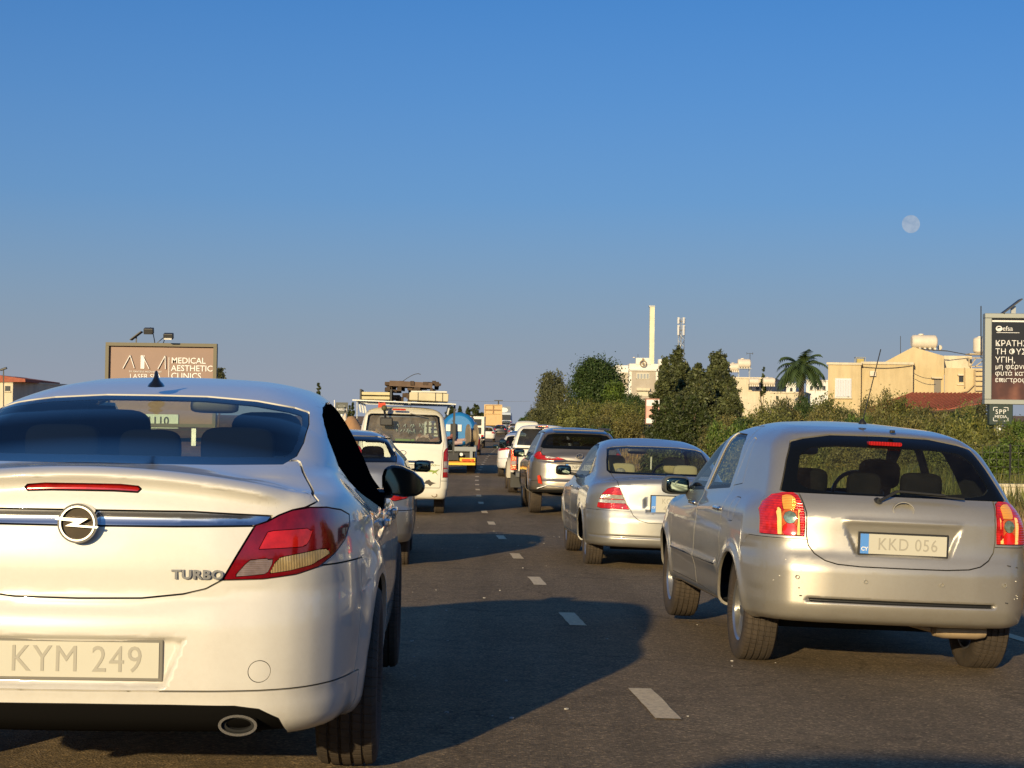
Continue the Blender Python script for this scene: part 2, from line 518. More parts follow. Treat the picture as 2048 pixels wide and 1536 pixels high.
def lens(name, col, rough=.12, ribs=0, axis=0, emit=0, var=.25, ecol=None, bumpd=.002):
    """lamp lens: coloured plastic over a bright reflector; ribs per metre"""
    if name in MATS: return MATS[name]
    t = NT(name)
    t.set(Roughness=rough, Coat_Weight=1.0, Metallic=.35); t.b.inputs['Coat Roughness'].default_value = .02
    tc = t.n("ShaderNodeTexCoord"); n = t.noise(24, 3, .6, tc.outputs['Object'])
    r = t.ramp(n.outputs[0], [(.3, tuple(c * (1 - var) for c in col)), (.7, tuple(min(1, c * (1 + var)) for c in col))])
    fac = r.outputs[0]
    if ribs:
        sep = t.n("ShaderNodeSeparateXYZ"); t.l(tc.outputs['Object'], sep.inputs[0])
        m = t.n("ShaderNodeMath", operation='MULTIPLY'); m.inputs[1].default_value = ribs * 2 * math.pi; t.l(sep.outputs[axis], m.inputs[0])
        sn = t.n("ShaderNodeMath", operation='SINE'); t.l(m.outputs[0], sn.inputs[0])
        b = t.bump(sn.outputs[0], bumpd, 1.0); t.l(b.outputs[0], t.b.inputs['Normal'])
    t.l(fac, t.b.inputs['Base Color'])
    if emit: t.b.inputs['Emission Color'].default_value = (*(ecol or col), 1); t.b.inputs['Emission Strength'].default_value = emit
    MATS[name] = t.m
    return t.m

M_INT = plain("interior_lining", (.018, .018, .02), .85)
M_TYREWELL = plain("wheel_well_plastic", (.010, .010, .010), .9)
M_BLACK = plain("black_plastic", (.018, .018, .018), .45, bump=.15, bscale=400)
M_FRIT = plain("window_frit", (.005, .006, .007), .12, spec=.25)
M_SEAT = plain("seat_fabric", (.009, .0095, .011), .95, spec=.05, bump=.3, bscale=300)
M_SEATB = plain("beige_seat", (.42, .36, .22), .8, bump=.2, bscale=300)
M_CHROME = plain("chrome", (.78, .78, .78), .09, metal=1)
M_SATIN = plain("satin_chrome", (.62, .63, .66), .22, metal=1)
M_PLATE = plain("plate_white", (.56, .54, .45), .45)
M_PLATEB = plain("plate_blue", (.10, .30, .75), .4)
M_PLATET = plain("plate_letters", (.38, .36, .30), .5)
M_PLATETD = plain("plate_letters_dark", (.05, .05, .05), .5)
M_WHITE = plain("white_print", (.8, .8, .78), .5)
M_MIRROR = plain("mirror_glass", (.75, .78, .8), .02, metal=1)
M_METAL = plain("galvanised_metal", (.35, .36, .36), .4, metal=.8, var=.2)
M_DARKM = plain("dark_metal", (.05, .05, .05), .5, metal=.4)

def tyre_mat():
    t = NT("tyre_rubber"); t.set(Roughness=.8)
    tc = t.n("ShaderNodeTexCoord"); sep = t.n("ShaderNodeSeparateXYZ"); t.l(tc.outputs['Object'], sep.inputs[0])
    at2 = t.n("ShaderNodeMath", operation='ARCTAN2'); t.l(sep.outputs[1], at2.inputs[0]); t.l(sep.outputs[2], at2.inputs[1])
    ma = t.n("ShaderNodeMath", operation='MULTIPLY_ADD'); ma.inputs[1].default_value = 60; t.l(at2.outputs[0], ma.inputs[0])
    mx = t.n("ShaderNodeMath", operation='MULTIPLY'); mx.inputs[1].default_value = 25; t.l(sep.outputs[0], mx.inputs[0]); t.l(mx.outputs[0], ma.inputs[2])
    sn = t.n("ShaderNodeMath", operation='SINE'); t.l(ma.outputs[0], sn.inputs[0])
    gt = t.n("ShaderNodeMapRange", i_1=-.95, i_2=-.75, i_3=0., i_4=1.); t.l(sn.outputs[0], gt.inputs[0])
    b = t.bump(gt.outputs[0], .006, .8); t.l(b.outputs[0], t.b.inputs['Normal'])
    n = t.noise(6, 8, .75, tc.outputs['Object'])
    r = t.ramp(n.outputs[0], [(.3, (.035, .027, .021)), (.6, (.075, .056, .040)), (.8, (.12, .088, .06))])
    t.l(r.outputs[0], t.b.inputs['Base Color'])
    return t.m
M_TYRE = tyre_mat()
M_RIM = plain("alloy_rim", (.55, .54, .52), .28, metal=.9, var=.15, vscale=8)
# ------------------------------------------------------------------ terrain profile: the road dips ahead, then climbs
ZY = CV((-60, .05), (-5, 0), (5.5, 0), (11, -.095), (20, -.22), (33, -.33), (55, -.34), (90, -.20), (190, .25), (300, 1.2), (420, 2.2), (600, 2.9), (1000, 3.6), (4000, 5))
XL = CV((-60, 3.9), (0, 1.09), (9, .68), (13.4, .457), (17.4, .256), (21.3, .083), (25.5, -.11), (30, -.30), (34.6, -.49), (50, -.92), (65, -1.18), (90, -1.25), (112, -1.15), (150, -.9), (200, -.5), (300, .6), (420, 3.2), (700, 12), (1000, 30))
def gz(x, y):
    """ground height of the roadway: slight fall towards the right kerb"""
    d = np.clip(x - XL(y), 0, 4.5)
    return float(ZY(y) - .028 * d)

def height(x, y):
    """terrain beyond the roadway: banks on both sides"""
    x = np.asarray(x, float); y = np.asarray(y, float)
    d = x - XL(y)
    road = ZY(y) - .028 * np.clip(d, 0, 4.5)
    hb = np.interp(y, [-60, 30, 45, 60, 75, 110, 200, 400, 900], [.35, .3, .4, .6, 1.2, 1.7, 2.2, 1.0, 0])
    right = hb * sstep(4.4, 8.5, d) + np.interp(y, [0, 60, 130, 300, 700], [0, .3, .9, 1.6, 0]) * sstep(9, 40, d)
    left = np.interp(y, [-60, 20, 60, 120, 300, 700], [.1, .15, .3, 1.4, 2.0, 0]) * sstep(-5.5, -11, d)
    return road + right + left
def hz(x, y): return float(height(x, y))
# ------------------------------------------------------------------ ground, road, markings
def ground_mat():
    t = NT("dry_earth"); t.set(Roughness=.95)
    tc = t.n("ShaderNodeTexCoord")
    n = t.noise(.16, 10, .65, tc.outputs['Object']); n2 = t.noise(2.2, 8, .7, tc.outputs['Object'])
    r = t.ramp(n.outputs[0], [(.35, (.30, .155, .085)), (.5, (.36, .22, .12)), (.62, (.24, .20, .10))])
    r2 = t.ramp(n2.outputs[0], [(.3, (.55, .55, .5)), (.7, (1.15, 1.1, 1.0))])
    m = t.n("ShaderNodeMix", data_type='RGBA', blend_type='MULTIPLY'); m.inputs[0].default_value = 1
    t.l(r.outputs[0], m.inputs[6]); t.l(r2.outputs[0], m.inputs[7]); t.l(m.outputs[2], t.b.inputs['Base Color'])
    b = t.bump(n2.outputs[0], .15, .7); t.l(b.outputs[0], t.b.inputs['Normal'])
    return t.m
M_EARTH = ground_mat()
def asphalt():
    t = NT("asphalt"); t.set(Roughness=.88)
    t.b.inputs['Specular IOR Level'].default_value = .12
    tc = t.n("ShaderNodeTexCoord"); ob = tc.outputs['Object']
    big = t.noise(.35, 6, .6, ob); mid = t.noise(5, 6, .7, ob); fine = t.noise(130, 3, .8, ob)
    mp = t.n("ShaderNodeMapping"); mp.inputs['Scale'].default_value = (1.4, .05, 1); t.l(ob, mp.inputs[0]); streak = t.noise(1.0, 5, .6, mp.outputs[0])
    base = t.ramp(big.outputs[0], [(.3, (.235, .180, .114)), (.7, (.285, .222, .142))])
    st = t.ramp(streak.outputs[0], [(.35, (.80, .80, .80)), (.65, (1.12, 1.12, 1.12))])
    m1 = t.n("ShaderNodeMix", data_type='RGBA', blend_type='MULTIPLY'); m1.inputs[0].default_value = 1; t.l(base.outputs[0], m1.inputs[6]); t.l(st.outputs[0], m1.inputs[7])
    md = t.ramp(mid.outputs[0], [(.3, (.82, .82, .82)), (.7, (1.12, 1.1, 1.08))])
    m2 = t.n("ShaderNodeMix", data_type='RGBA', blend_type='MULTIPLY'); m2.inputs[0].default_value = 1; t.l(m1.outputs[2], m2.inputs[6]); t.l(md.outputs[0], m2.inputs[7])
    vo = t.n("ShaderNodeTexVoronoi"); vo.inputs['Scale'].default_value = 95; t.l(ob, vo.inputs['Vector'])
    ag = t.n("ShaderNodeSeparateColor"); t.l(vo.outputs['Color'], ag.inputs[0])
    ar = t.ramp(ag.outputs[0], [(0, (.55, .55, .55)), (.55, (.95, .95, .95)), (.86, (1.2, 1.15, 1.08)), (.95, (1.7, 1.6, 1.45)), (1, (2.2, 2.1, 1.9))])
    m3 = t.n("ShaderNodeMix", data_type='RGBA', blend_type='MULTIPLY'); m3.inputs[0].default_value = .9; t.l(m2.outputs[2], m3.inputs[6]); t.l(ar.outputs[0], m3.inputs[7])
    sn = t.noise(1.7, 9, .75, ob); sr = t.ramp(sn.outputs[0], [(.30, (.62, .62, .64)), (.42, (1, 1, 1)), (.68, (1, 1, 1)), (.78, (1.12, 1.1, 1.06))])
    m4 = t.n("ShaderNodeMix", data_type='RGBA', blend_type='MULTIPLY'); m4.inputs[0].default_value = 1; t.l(m3.outputs[2], m4.inputs[6]); t.l(sr.outputs[0], m4.inputs[7])
    ck = t.n("ShaderNodeTexVoronoi", feature='DISTANCE_TO_EDGE'); ck.inputs['Scale'].default_value = .55; wn2 = t.noise(1.2, 6, .7, ob)
    wv = t.n("ShaderNodeMix", data_type='VECTOR'); wv.inputs[0].default_value = .35; t.l(ob, wv.inputs[4]); t.l(wn2.outputs['Color'], wv.inputs[5]); t.l(wv.outputs[1], ck.inputs['Vector'])
    cr_ = t.ramp(ck.outputs['Distance'], [(0, (.45, .45, .45)), (.006, (1, 1, 1))])
    m5 = t.n("ShaderNodeMix", data_type='RGBA', blend_type='MULTIPLY'); m5.inputs[0].default_value = .6; t.l(m4.outputs[2], m5.inputs[6]); t.l(cr_.outputs[0], m5.inputs[7])
    t.l(m5.outputs[2], t.b.inputs['Base Color'])
    b1 = t.bump(vo.outputs['Distance'], .004, .8); b2 = t.bump(fine.outputs[0], .003, .5, b1); t.l(b2.outputs[0], t.b.inputs['Normal'])
    return t.m
M_ASPH = asphalt()
M_LINE = plain("road_paint", (.80, .60, .36), .8, var=.35, vscale=35, bump=.5, bscale=120)

def ground():
    xs = np.concatenate([[-900, -400, -200, -120, -80, -60, -45, -35, -28, -22], np.arange(-18, 30.1, 1.0), [34, 38, 44, 52, 62, 75, 95, 130, 200, 400, 900]])
    ys = np.concatenate([[-900, -300, -120], np.arange(-60, 200, 2.5), np.arange(200, 420, 12), [440, 500, 600, 800, 1200, 2000, 3800]])
    X, Y = np.meshgrid(xs, ys); XX = X + XL(np.clip(Y, -60, 1000))
    Z = height(XX, Y)
    rn = np.random.default_rng(2).normal(size=Z.shape) * .07
    d = X
    off = ((d > 5.2) | (d < -7))
    Z = Z + rn * off * 1.0 - .05 * (~off)
    n = len(xs); V = np.stack([XX.ravel(), Y.ravel(), Z.ravel()], 1)
    T = [(j*n+i, j*n+i+1, (j+1)*n+i+1, (j+1)*n+i) for j in range(len(ys)-1) for i in range(n-1)]
    tag(link("ground", mesh_np("ground", V, T, M_EARTH)), kind="structure")
    ys = np.concatenate([np.arange(-60, 80, 1.5), np.arange(80, 300, 5), np.arange(300, 520, 20)])
    xs = [-6.8, -5, -3.5, -2, -1, 0, 1, 2, 3, 4, 4.7]
    V = [(XL(y) + x, y, ZY(y) - .028 * max(0, x)) for y in ys for x in xs]
    n = len(xs); T = [(j*n+i, j*n+i+1, (j+1)*n+i+1, (j+1)*n+i) for j in range(len(ys)-1) for i in range(n-1)]
    tag(link("road", mesh_np("road", V, T, M_ASPH)), kind="structure")
ground()
def road_mark(y0, y1, off, w, n=4, jag=0.0):
    V = []; rr = random.Random(int(y0 * 10))
    for i in range(n + 1):
        y = y0 + (y1 - y0) * i / n
        for s in (-1, 1):
            x = XL(y) + off + s * w / 2 + rr.uniform(-jag, jag); V.append((x, y, gz(x, y) + .004))
    T = [(2*i, 2*i+1, 2*i+3, 2*i+2) for i in range(n)]
    return V, T
for y0 in [-8, -4, 0, 4, 8.1, 12.7, 16.7, 20.8, 25.3, 29.8] + [34.3 + 4.4 * k for k in range(24)]:
    V, T = road_mark(y0, y0 + 1.08, 0, .118, 6, .004)
    me = mesh_np("lane_dash", V, T, M_LINE); o = link("lane_dash", me); tag(o, kind="structure")
V, T = road_mark(-30, 200, 3.25, .12, 160); tag(link("edge_line", mesh_np("edge_line", V, T, M_LINE)), kind="structure")
V, T = road_mark(-30, 200, -3.9, .12, 160); tag(link("median_line", mesh_np("median_line", V, T, M_LINE)), kind="structure")
# small litter and stone chips on the asphalt
mb = MB(); rr = random.Random(4)
for i in range(46):
    Y = 8 + 22 * rr.random() ** 1.5; X = XL(Y) + rr.uniform(-1.4, 1.0)
    s = rr.uniform(.003, .009); mb.box((X, Y, gz(X, Y) + s * .3), (s * 1.5, s * 2, s * .7), (0, 0, rr.uniform(0, 3)))
tag(mb.build("road_grit", plain("pale_grit", (.5, .47, .42), .8)), kind="stuff")

# ------------------------------------------------------------------ foliage
def leaf_mat(name, c, tr=.35, var=.45):
    t = NT(name); t.set(Roughness=.55)
    at_ = t.n("ShaderNodeAttribute"); at_.attribute_name = "tone"
    lo = tuple(v * (1 - var) for v in c); hi = tuple(v * (1 + var) for v in c); yel = (c[0] * 2.1, c[1] * 1.45, c[2] * .9)
    r = t.ramp(at_.outputs['Fac'], [(0, lo), (.55, c), (.85, hi), (1, yel)])
    t.l(r.outputs[0], t.b.inputs['Base Color'])
    tb = t.n("ShaderNodeBsdfTranslucent"); t.l(r.outputs[0], tb.inputs[0]); mx = t.n("ShaderNodeMixShader"); mx.inputs[0].default_value = tr
    t.l(t.b.outputs[0], mx.inputs[1]); t.l(tb.outputs[0], mx.inputs[2]); t.l(mx.outputs[0], t.out.inputs[0])
    return t.m
M_BARK = plain("bark", (.14, .10, .07), .9, var=.4, vscale=6)
def leaves(name, blobs, n, size, mat, seed, aspect=2.2, clump=18, up=.3, cr=.22, shell=.55):
    """many small leaf faces in clumps through the volume of the given ellipsoids (cx,cy,cz,rx,ry,rz)"""
    r = np.random.default_rng(seed)
    B = np.array(blobs, float); vol = (B[:, 3] * B[:, 4] * B[:, 5]) ** (2 / 3); pick = r.choice(len(B), n // clump, p=vol / vol.sum())
    d = unit(r.normal(size=(len(pick), 3))); rad = shell + (1 - shell) * r.random(len(pick)) ** .6; rad *= 1 + .10 * r.normal(size=len(pick))
    C = B[pick, :3] + d * rad[:, None] * B[pick, 3:]
    m = len(C) * clump
    cs = B[pick, 3:].mean(1) * cr * (.6 + .8 * r.random(len(pick)))
    P = np.repeat(C, clump, 0) + r.normal(size=(m, 3)) * np.repeat(cs, clump)[:, None] * .7
    tone = np.repeat(r.random(len(C)) * .7, clump) + r.random(m) * .3
    nrm = unit(np.repeat(d, clump, 0) * .6 + r.normal(size=(m, 3)) * .8 + np.array([0, 0, up]))
    a = unit(np.cross(nrm, r.normal(size=(m, 3)))); b = np.cross(nrm, a)
    L = size * (.6 + .8 * r.random(m))[:, None]; W = L / aspect
    V = np.stack([P - a * L * .5, P - b * W * .5 + a * L * .08, P + a * L * .5, P + b * W * .5 + a * L * .08], 1).reshape(-1, 3)
    T = np.arange(4 * m).reshape(-1, 4)
    me = mesh_np(name, V, T, mat, smooth=False)
    at_ = me.attributes.new("tone", 'FLOAT', 'POINT'); at_.data.foreach_set("value", np.repeat(tone, 4).astype(np.float32))
    return me
def branches(h, spread, seed, r0=.12, n=6, z0=.3):
    rr = random.Random(seed); mb = MB()
    mb.bar((0, 0, -.3), (rr.uniform(-.1, .1) * h, rr.uniform(-.1, .1) * h, h * .55), r0 * 2, n=7, w2=r0 * 1.1)
    for i in range(n):
        a = 2 * math.pi * i / n + rr.uniform(-.4, .4); z = h * rr.uniform(z0, .6)
        p = Vector((0, 0, z)); q = Vector((math.cos(a) * spread * .6, math.sin(a) * spread * .6, h * rr.uniform(.6, .9)))
        mb.bar(p, p.lerp(q, .5) + Vector((0, 0, .05 * h)), r0 * .9, n=5, w2=r0 * .6); mb.bar(p.lerp(q, .5) + Vector((0, 0, .05 * h)), q, r0 * .6, n=5, w2=r0 * .2)
    return mb
def plant(name, label, cat, loc, crown, trunk, s=1.0, rz=0.0, group=None, sz=None):
    t = thing(name, label, cat, loc, rz, group); t.scale = (s, s, sz if sz else s)
    link("crown", crown, t)
    if trunk: link("trunk" if cat == "tree" else "stems", trunk, t)
    return t
def mesh_of(mb, mat):
    o = mb.build("trunk", mat); me = o.data; bpy.data.objects.remove(o); return me

G_OLIVE = leaf_mat("olive_leaves", (.20, .185, .058), var=.6); G_BUSH = leaf_mat("bush_leaves", (.175, .185, .048), var=.6); G_DARK = leaf_mat("dark_green_leaves", (.055, .095, .022), var=.5)
G_CYP = leaf_mat("cypress_leaves", (.045, .062, .016), tr=.15, var=.6); G_CON = leaf_mat("conifer_leaves", (.085, .10, .034), tr=.15, var=.6); G_GREY = leaf_mat("grey_green_leaves", (.13, .14, .07)); G_FRESH = leaf_mat("fresh_green_leaves", (.11, .17, .028), var=.6); G_DRY = leaf_mat("dry_grass", (.30, .22, .10), var=.3)
G_BROWN = leaf_mat("brown_green_leaves", (.125, .132, .048))

def blobs(n, R_, H_, seed, flat=.7, z=.5, k=.5):
    r = random.Random(seed); B = []
    for i in range(n):
        a = r.uniform(0, 6.28); q = R_ * math.sqrt(r.random()) * .75
        B.append((q * math.cos(a), q * math.sin(a), H_ * (z + r.uniform(-.3, .32)), R_ * k * r.uniform(.7, 1.2), R_ * k * r.uniform(.7, 1.2), H_ * .3 * r.uniform(.7, 1.2)))
    return B
# bush shapes shared between copies (radius about 1.3, height about 2)
BUSH = {}
for nm, mat, sd, sz_, nn in (("olive", G_OLIVE, 1, .095, 15000), ("olive2", G_OLIVE, 2, .10, 15000), ("bush", G_BUSH, 3, .11, 14000), ("bush2", G_BUSH, 4, .10, 14000), ("citrus", G_FRESH, 5, .13, 12000), ("dark", G_DARK, 6, .12, 12000), ("brown", G_BROWN, 7, .10, 14000), ("citrus2", G_BUSH, 8, .14, 12000)):
    BUSH[nm] = (leaves("crown", blobs(9, 1.3, 2.0, sd, z=.52), nn, sz_, mat, sd), mesh_of(branches(1.7, 1.2, sd, .05, 7, .05), M_BARK))
_bn = 0
def bush(kind, px, ptop, Y, wpx, label, group, pbot=None, name="bush"):
    """a bush whose top is seen at (px, ptop) and whose width is wpx photo pixels, standing at distance Y"""
    global _bn
    _bn += 1
    s_px = CAM_F / Y; p = at(px, ptop, Y); g = hz(p.x, Y)
    h_ = max(.6, p.z - g); w = wpx / s_px
    t = thing(name, label, "bush", (p.x, Y, g - .1), random.uniform(0, 6.28), group)
    t.scale = (w / 2.9, w / 2.9, (h_ + .1) / 2.25)
    link("crown", BUSH[kind][0], t); link("stems", BUSH[kind][1], t)
    return t
rr = random.Random(21)
ORD = ("leftmost", "second from the left", "third from the left", "fourth from the left", "fifth from the left", "sixth from the left", "seventh from the left", "eighth from the left", "seventh from the right", "sixth from the right", "fifth from the right", "fourth from the right", "third from the right", "second from the right", "rightmost")
def ordn(i, n):
    if i < (n + 1) // 2: return ("leftmost", "second", "third", "fourth", "fifth", "sixth", "seventh", "eighth", "ninth", "tenth", "eleventh")[i] + (" from the left" if i else "")
    j = n - 1 - i; return ("rightmost", "second", "third", "fourth", "fifth", "sixth", "seventh", "eighth", "ninth", "tenth", "eleventh")[j] + (" from the right" if j else "")
KN = dict(olive="olive", olive2="olive", brown="brownish", bush="green", bush2="green", dark="dark green", citrus="bright green", citrus2="leafy green")
# right-hand roadside thicket
rows = [
 ("olive", "olive2", "brown", "bush"), ]
gl = "olive green bush in the roadside thicket below the yellow house"
for Y, x0, x1, top0, top1, n, kinds in ((62, 1440, 1990, 792, 828, 16, ("olive", "olive2", "bush", "brown")), (52, 1450, 1960, 816, 846, 12, ("olive2", "dark", "bush", "olive", "bush2")), (45, 1420, 1800, 842, 872, 8, ("bush", "olive", "brown", "olive2"))):
    for i in range(n):
        f = (i + .5) / n; px = x0 + (x1 - x0) * f + rr.uniform(-14, 14)
        bush(kinds[i % len(kinds)], px, top0 + rr.uniform(-14, 26) + (top1 - top0) * abs(f - .6), Y + rr.uniform(-2, 2), rr.uniform(85, 125) * 60 / Y, "%s bush, %s in the %s row below the yellow house" % (KN[kinds[i % len(kinds)]], ordn(i, n), {62: "back", 52: "middle", 45: "front"}[Y]), "olive bushes below the yellow house")
bush("dark", 1612, 792, 66, 90, "dark green bush just left of the yellow house", None)
bush("citrus", 1455, 835, 44, 85, "bright green leafy bush between the cypress hedge and the thicket", None)
bush("citrus", 1715, 822, 56, 60, "small bright green bush at the foot of the yellow house wall", None)
for i, (px, tp, Y, w) in enumerate(sorted(((1880, 825, 47, 120), (1930, 812, 50, 120), (1990, 838, 44, 120), (2050, 835, 46, 120), (1910, 860, 42, 110), (1965, 868, 41, 110), (2030, 872, 40, 120), (2090, 850, 43, 120)))):
    bush("citrus2" if rr.random() < .6 else "citrus", px, tp, Y, w * 1.05, "broad leafy green bush under the poster board, " + ordn(i, 8), "leafy bushes under the poster board")
# slope of acacia and scrub further up the road
for i, (px, tp, Y, w, k) in enumerate(sorted(((1060, 826, 175, 34, "dark"), (1046, 842, 195, 26, "dark"), (1076, 790, 160, 50, "brown"), (1098, 775, 150, 62, "brown"), (1125, 768, 142, 66, "brown"), (1150, 792, 138, 60, "brown"), (1085, 815, 140, 70, "brown"), (1120, 806, 132, 76, "brown"), (1176, 800, 128, 60, "bush"),
        (1155, 800, 112, 80, "bush"), (1185, 796, 108, 80, "olive"), (1215, 800, 104, 80, "bush2"), (1245, 796, 100, 80, "olive"), (1175, 824, 94, 80, "bush"), (1262, 800, 92, 74, "bush2"), (1235, 824, 90, 80, "olive2"), (1200, 850, 86, 60, "dark"), (1142, 832, 104, 64, "bush"), (1100, 836, 118, 60, "brown"), (1268, 790, 98, 60, "dark")))):
    bush(k, px, tp, Y, w * 1.25, "%s scrub, %s on the road bank left of the pink poster" % (KN[k], ordn(i, 20)), "scrub on the bank above the road")
bush("dark", 1278, 792, 95, 60, "dark rounded shrub just left of the pink poster", None)

# roadside bushes and hedges beside and behind the camera
for i in range(26):
    y = -52 + 2.9 * i; side = 1 if i % 2 else -1; x = XL(y) + (rr.uniform(9, 15) if side > 0 else rr.uniform(-19, -14))
    t = thing("bush", "roadside bush beside or behind the camera, outside the photo", "bush", (x, y, hz(x, y) - .1), rr.uniform(0, 6), "roadside bushes outside the photo"); q = rr.uniform(.9, 1.5); t.scale = (q, q, q)
    if y > 26 and side > 0: t.location.x += 6
    k = rr.choice(list(BUSH)); link("crown", BUSH[k][0], t); link("stems", BUSH[k][1], t)

# trees
def tree(label, px, ptop, pbase, Y, wpx, kind, mat, seed, n=9000, size=.22, shape='round'):
    s_px = CAM_F / Y; p = at(px, ptop, Y); g = hz(p.x, Y); H_ = p.z - g; W_ = wpx / s_px / 2
    zb = max((.04 if shape == 'cone' else .15) * H_, at(px, pbase, Y).z - g)
    if shape == 'round':
        B = [(0, 0, (H_ + zb) / 2, W_ * .95, W_ * .95, (H_ - zb) / 2 * .92), (0, 0, (H_ + zb) / 2, W_ * .6, W_ * .6, (H_ - zb) / 2 * .6)]
        r = random.Random(seed)
        for i in range(14):
            a = r.uniform(0, 6.28); e = r.uniform(-.6, 1.2)
            B.append((W_ * .7 * math.cos(a) * math.cos(e), W_ * .7 * math.sin(a) * math.cos(e), (H_ + zb) / 2 + (H_ - zb) * .36 * math.sin(e), W_ * .3, W_ * .3, (H_ - zb) * .16))
    elif shape == 'cone':
        B = []; r = random.Random(seed)
        for i in range(30):
            f = (i + .5) / 30; a = r.uniform(0, 6.28); q = W_ * (1 - f ** 1.6) ** .8 * .6; rr_ = W_ * .55 * (1 - f ** 1.5 * .74) * r.uniform(.75, 1.2)
            B.append((q * math.cos(a), q * math.sin(a), zb + (H_ - zb) * f * .96, rr_, rr_, (H_ - zb) * .085 * r.uniform(.8, 1.3)))
    me = leaves("crown", B, n, size, mat, seed, cr=.26 if shape == 'cone' else .2, shell=.35 if shape == 'cone' else .6)
    return plant("tree" if kind == 'tree' else kind, label, "tree", (p.x, Y, g), me, mesh_of(branches(H_, W_ * (.4 if shape == 'cone' else 1), seed, .05 if shape == 'cone' else max(.08, W_ * .06), 7, .25), M_BARK))
tree("big round dark green tree left of the white building with the chimney", 1196, 716, 835, 130, 104, "round_tree", G_DARK, 31, 46000, .17)
tree("small bright green tree at the right foot of the big round tree", 1230, 762, 835, 122, 50, "small_tree", G_FRESH, 32, 8000, .20)
tree("grey green tree with a thin crown, leftmost of the trees on the right bank", 1104, 742, 830, 150, 52, "grey_tree", G_GREY, 33, 8000, .22)
tree("tall dark conifer right below the phone mast", 1356, 698, 880, 118, 92, "conifer", G_CON, 41, 30000, .20, 'cone')
tree("conifer with two tops, right of the one below the phone mast", 1333, 716, 880, 112, 74, "conifer", G_CON, 42, 20000, .20, 'cone')
tree("rightmost tall conifer, beside the house with water tanks", 1436, 705, 880, 116, 108, "conifer", G_CON, 43, 34000, .20, 'cone')
tree("short conifer in the gap between the tall conifers", 1396, 728, 880, 110, 104, "conifer", G_CON, 44, 26000, .20, 'cone')
tree("low spreading conifer right under the rightmost tall one", 1460, 752, 860, 100, 60, "conifer", G_CON, 45, 8000, .18, 'cone')
for i, (px, tp, w) in enumerate(((1312, 800, 44), (1335, 794, 48), (1360, 790, 50), (1386, 792, 50), (1408, 808, 42), (1424, 838, 34))):
    lb = ("leftmost, in front of the pink poster", "second from the left", "third from the left and tallest", "fourth from the left", "second from the right", "rightmost and lowest")[i]
    tree("dark upright cypress of the hedge, " + lb, px, tp, 990, 58, w * 1.45, "cypress", G_CYP, 50 + i, 17000, .09, 'cone')
# far trees on the left of the road and across
for i, (px, tp, w, Y, lb) in enumerate(((903, 812, 18, 300, "leftmost of the distant pointed trees, just above the blue tank"), (921, 813, 13, 300, "second of the distant pointed trees above the blue tank"), (936, 815, 16, 290, "third of the distant pointed trees, short and broad"), (952, 808, 24, 290, "largest of the distant pointed trees, left of the dump truck"), (964, 826, 20, 280, "low distant tree touching the dump truck on its left"))):
    tree(lb, px, tp, 850, Y, w * 1.3, "distant_tree", G_CYP, 70 + i, 1500, .55, 'cone')
for i, (px, tp, w) in enumerate(((700, 808, 7), (706, 806, 8))):
    tree(("left one of two slim cypresses beside the white van", "right one of two slim cypresses beside the white van")[i], px, tp, 850, 150, w * 1.3, "slim_cypress", G_CYP, 80 + i, 1200, .22, 'cone')
tree("dark cypress tip showing over the white saloon's roof", 637, 760, 850, 120, 14, "slim_cypress", G_CYP, 85, 1800, .2, 'cone')
tree("grey bushy tree peeping out right of the left billboard", 438, 730, 800, 110, 26, "distant_tree", G_GREY, 86, 2500, .2)
tree("dark slim cypress between the tanks house and the palm", 1527, 730, 790, 165, 12, "slim_cypress", G_CYP, 87, 1500, .25, 'cone')
for i, (px, tp, w, Y) in enumerate(((1052, 836, 30, 260), (1040, 846, 30, 300))):
    tree(("dark distant tree at the left end of the right bank", "farthest low tree where the road meets the right bank")[i], px, tp, 870, Y, w, "distant_tree", G_DARK, 90 + i, 1800, .4)
# palm
def palm():
    Y = 140; b = at(1600, 800, Y); g = hz(b.x, Y); c = at(1603, 742, Y)
    t = thing("palm_tree", "palm tree with arching fronds left of the yellow house", "palm tree", (c.x, Y, g))
    hh = c.z - g
    mb = MB(); mb.lathe([(-.2, .30), (hh * .4, .22), (hh * .8, .20), (hh * .96, .30), (hh, .12)], 10, axis='z'); mb.build("trunk", M_BARK, t)
    mt = leaf_mat("palm_leaves", (.12, .19, .06), tr=.2)
    rr = random.Random(8)
    for k in range(46):
        a = 6.28 * k / 46 + rr.uniform(-.15, .15); up = rr.uniform(.1, 1.35); L_ = rr.uniform(2.1, 2.9)
        mb = MB(); P = Vector((0, 0, hh)); d = Vector((math.cos(a) * math.cos(up), math.sin(a) * math.cos(up), math.sin(up)))
        for i in range(13):
            Q = P + d * L_ / 13; s = d.cross(Vector((0, 0, 1))).normalized()
            mb.bar(P, Q, .03, n=3, caps=False)
            for sg in (-1, 1):
                tip = Q + s * sg * .55 * math.sin(math.pi * (i + 1.5) / 15.5) + d * .18 + Vector((0, 0, -.22)); w = d * .12
                mb.add([P - w, P + w, tip], [(0, 1, 2)])
            P = Q; d = (d + Vector((0, 0, -.17))).normalized()
        mb.build("frond", mt, t, fixn=False)
palm()

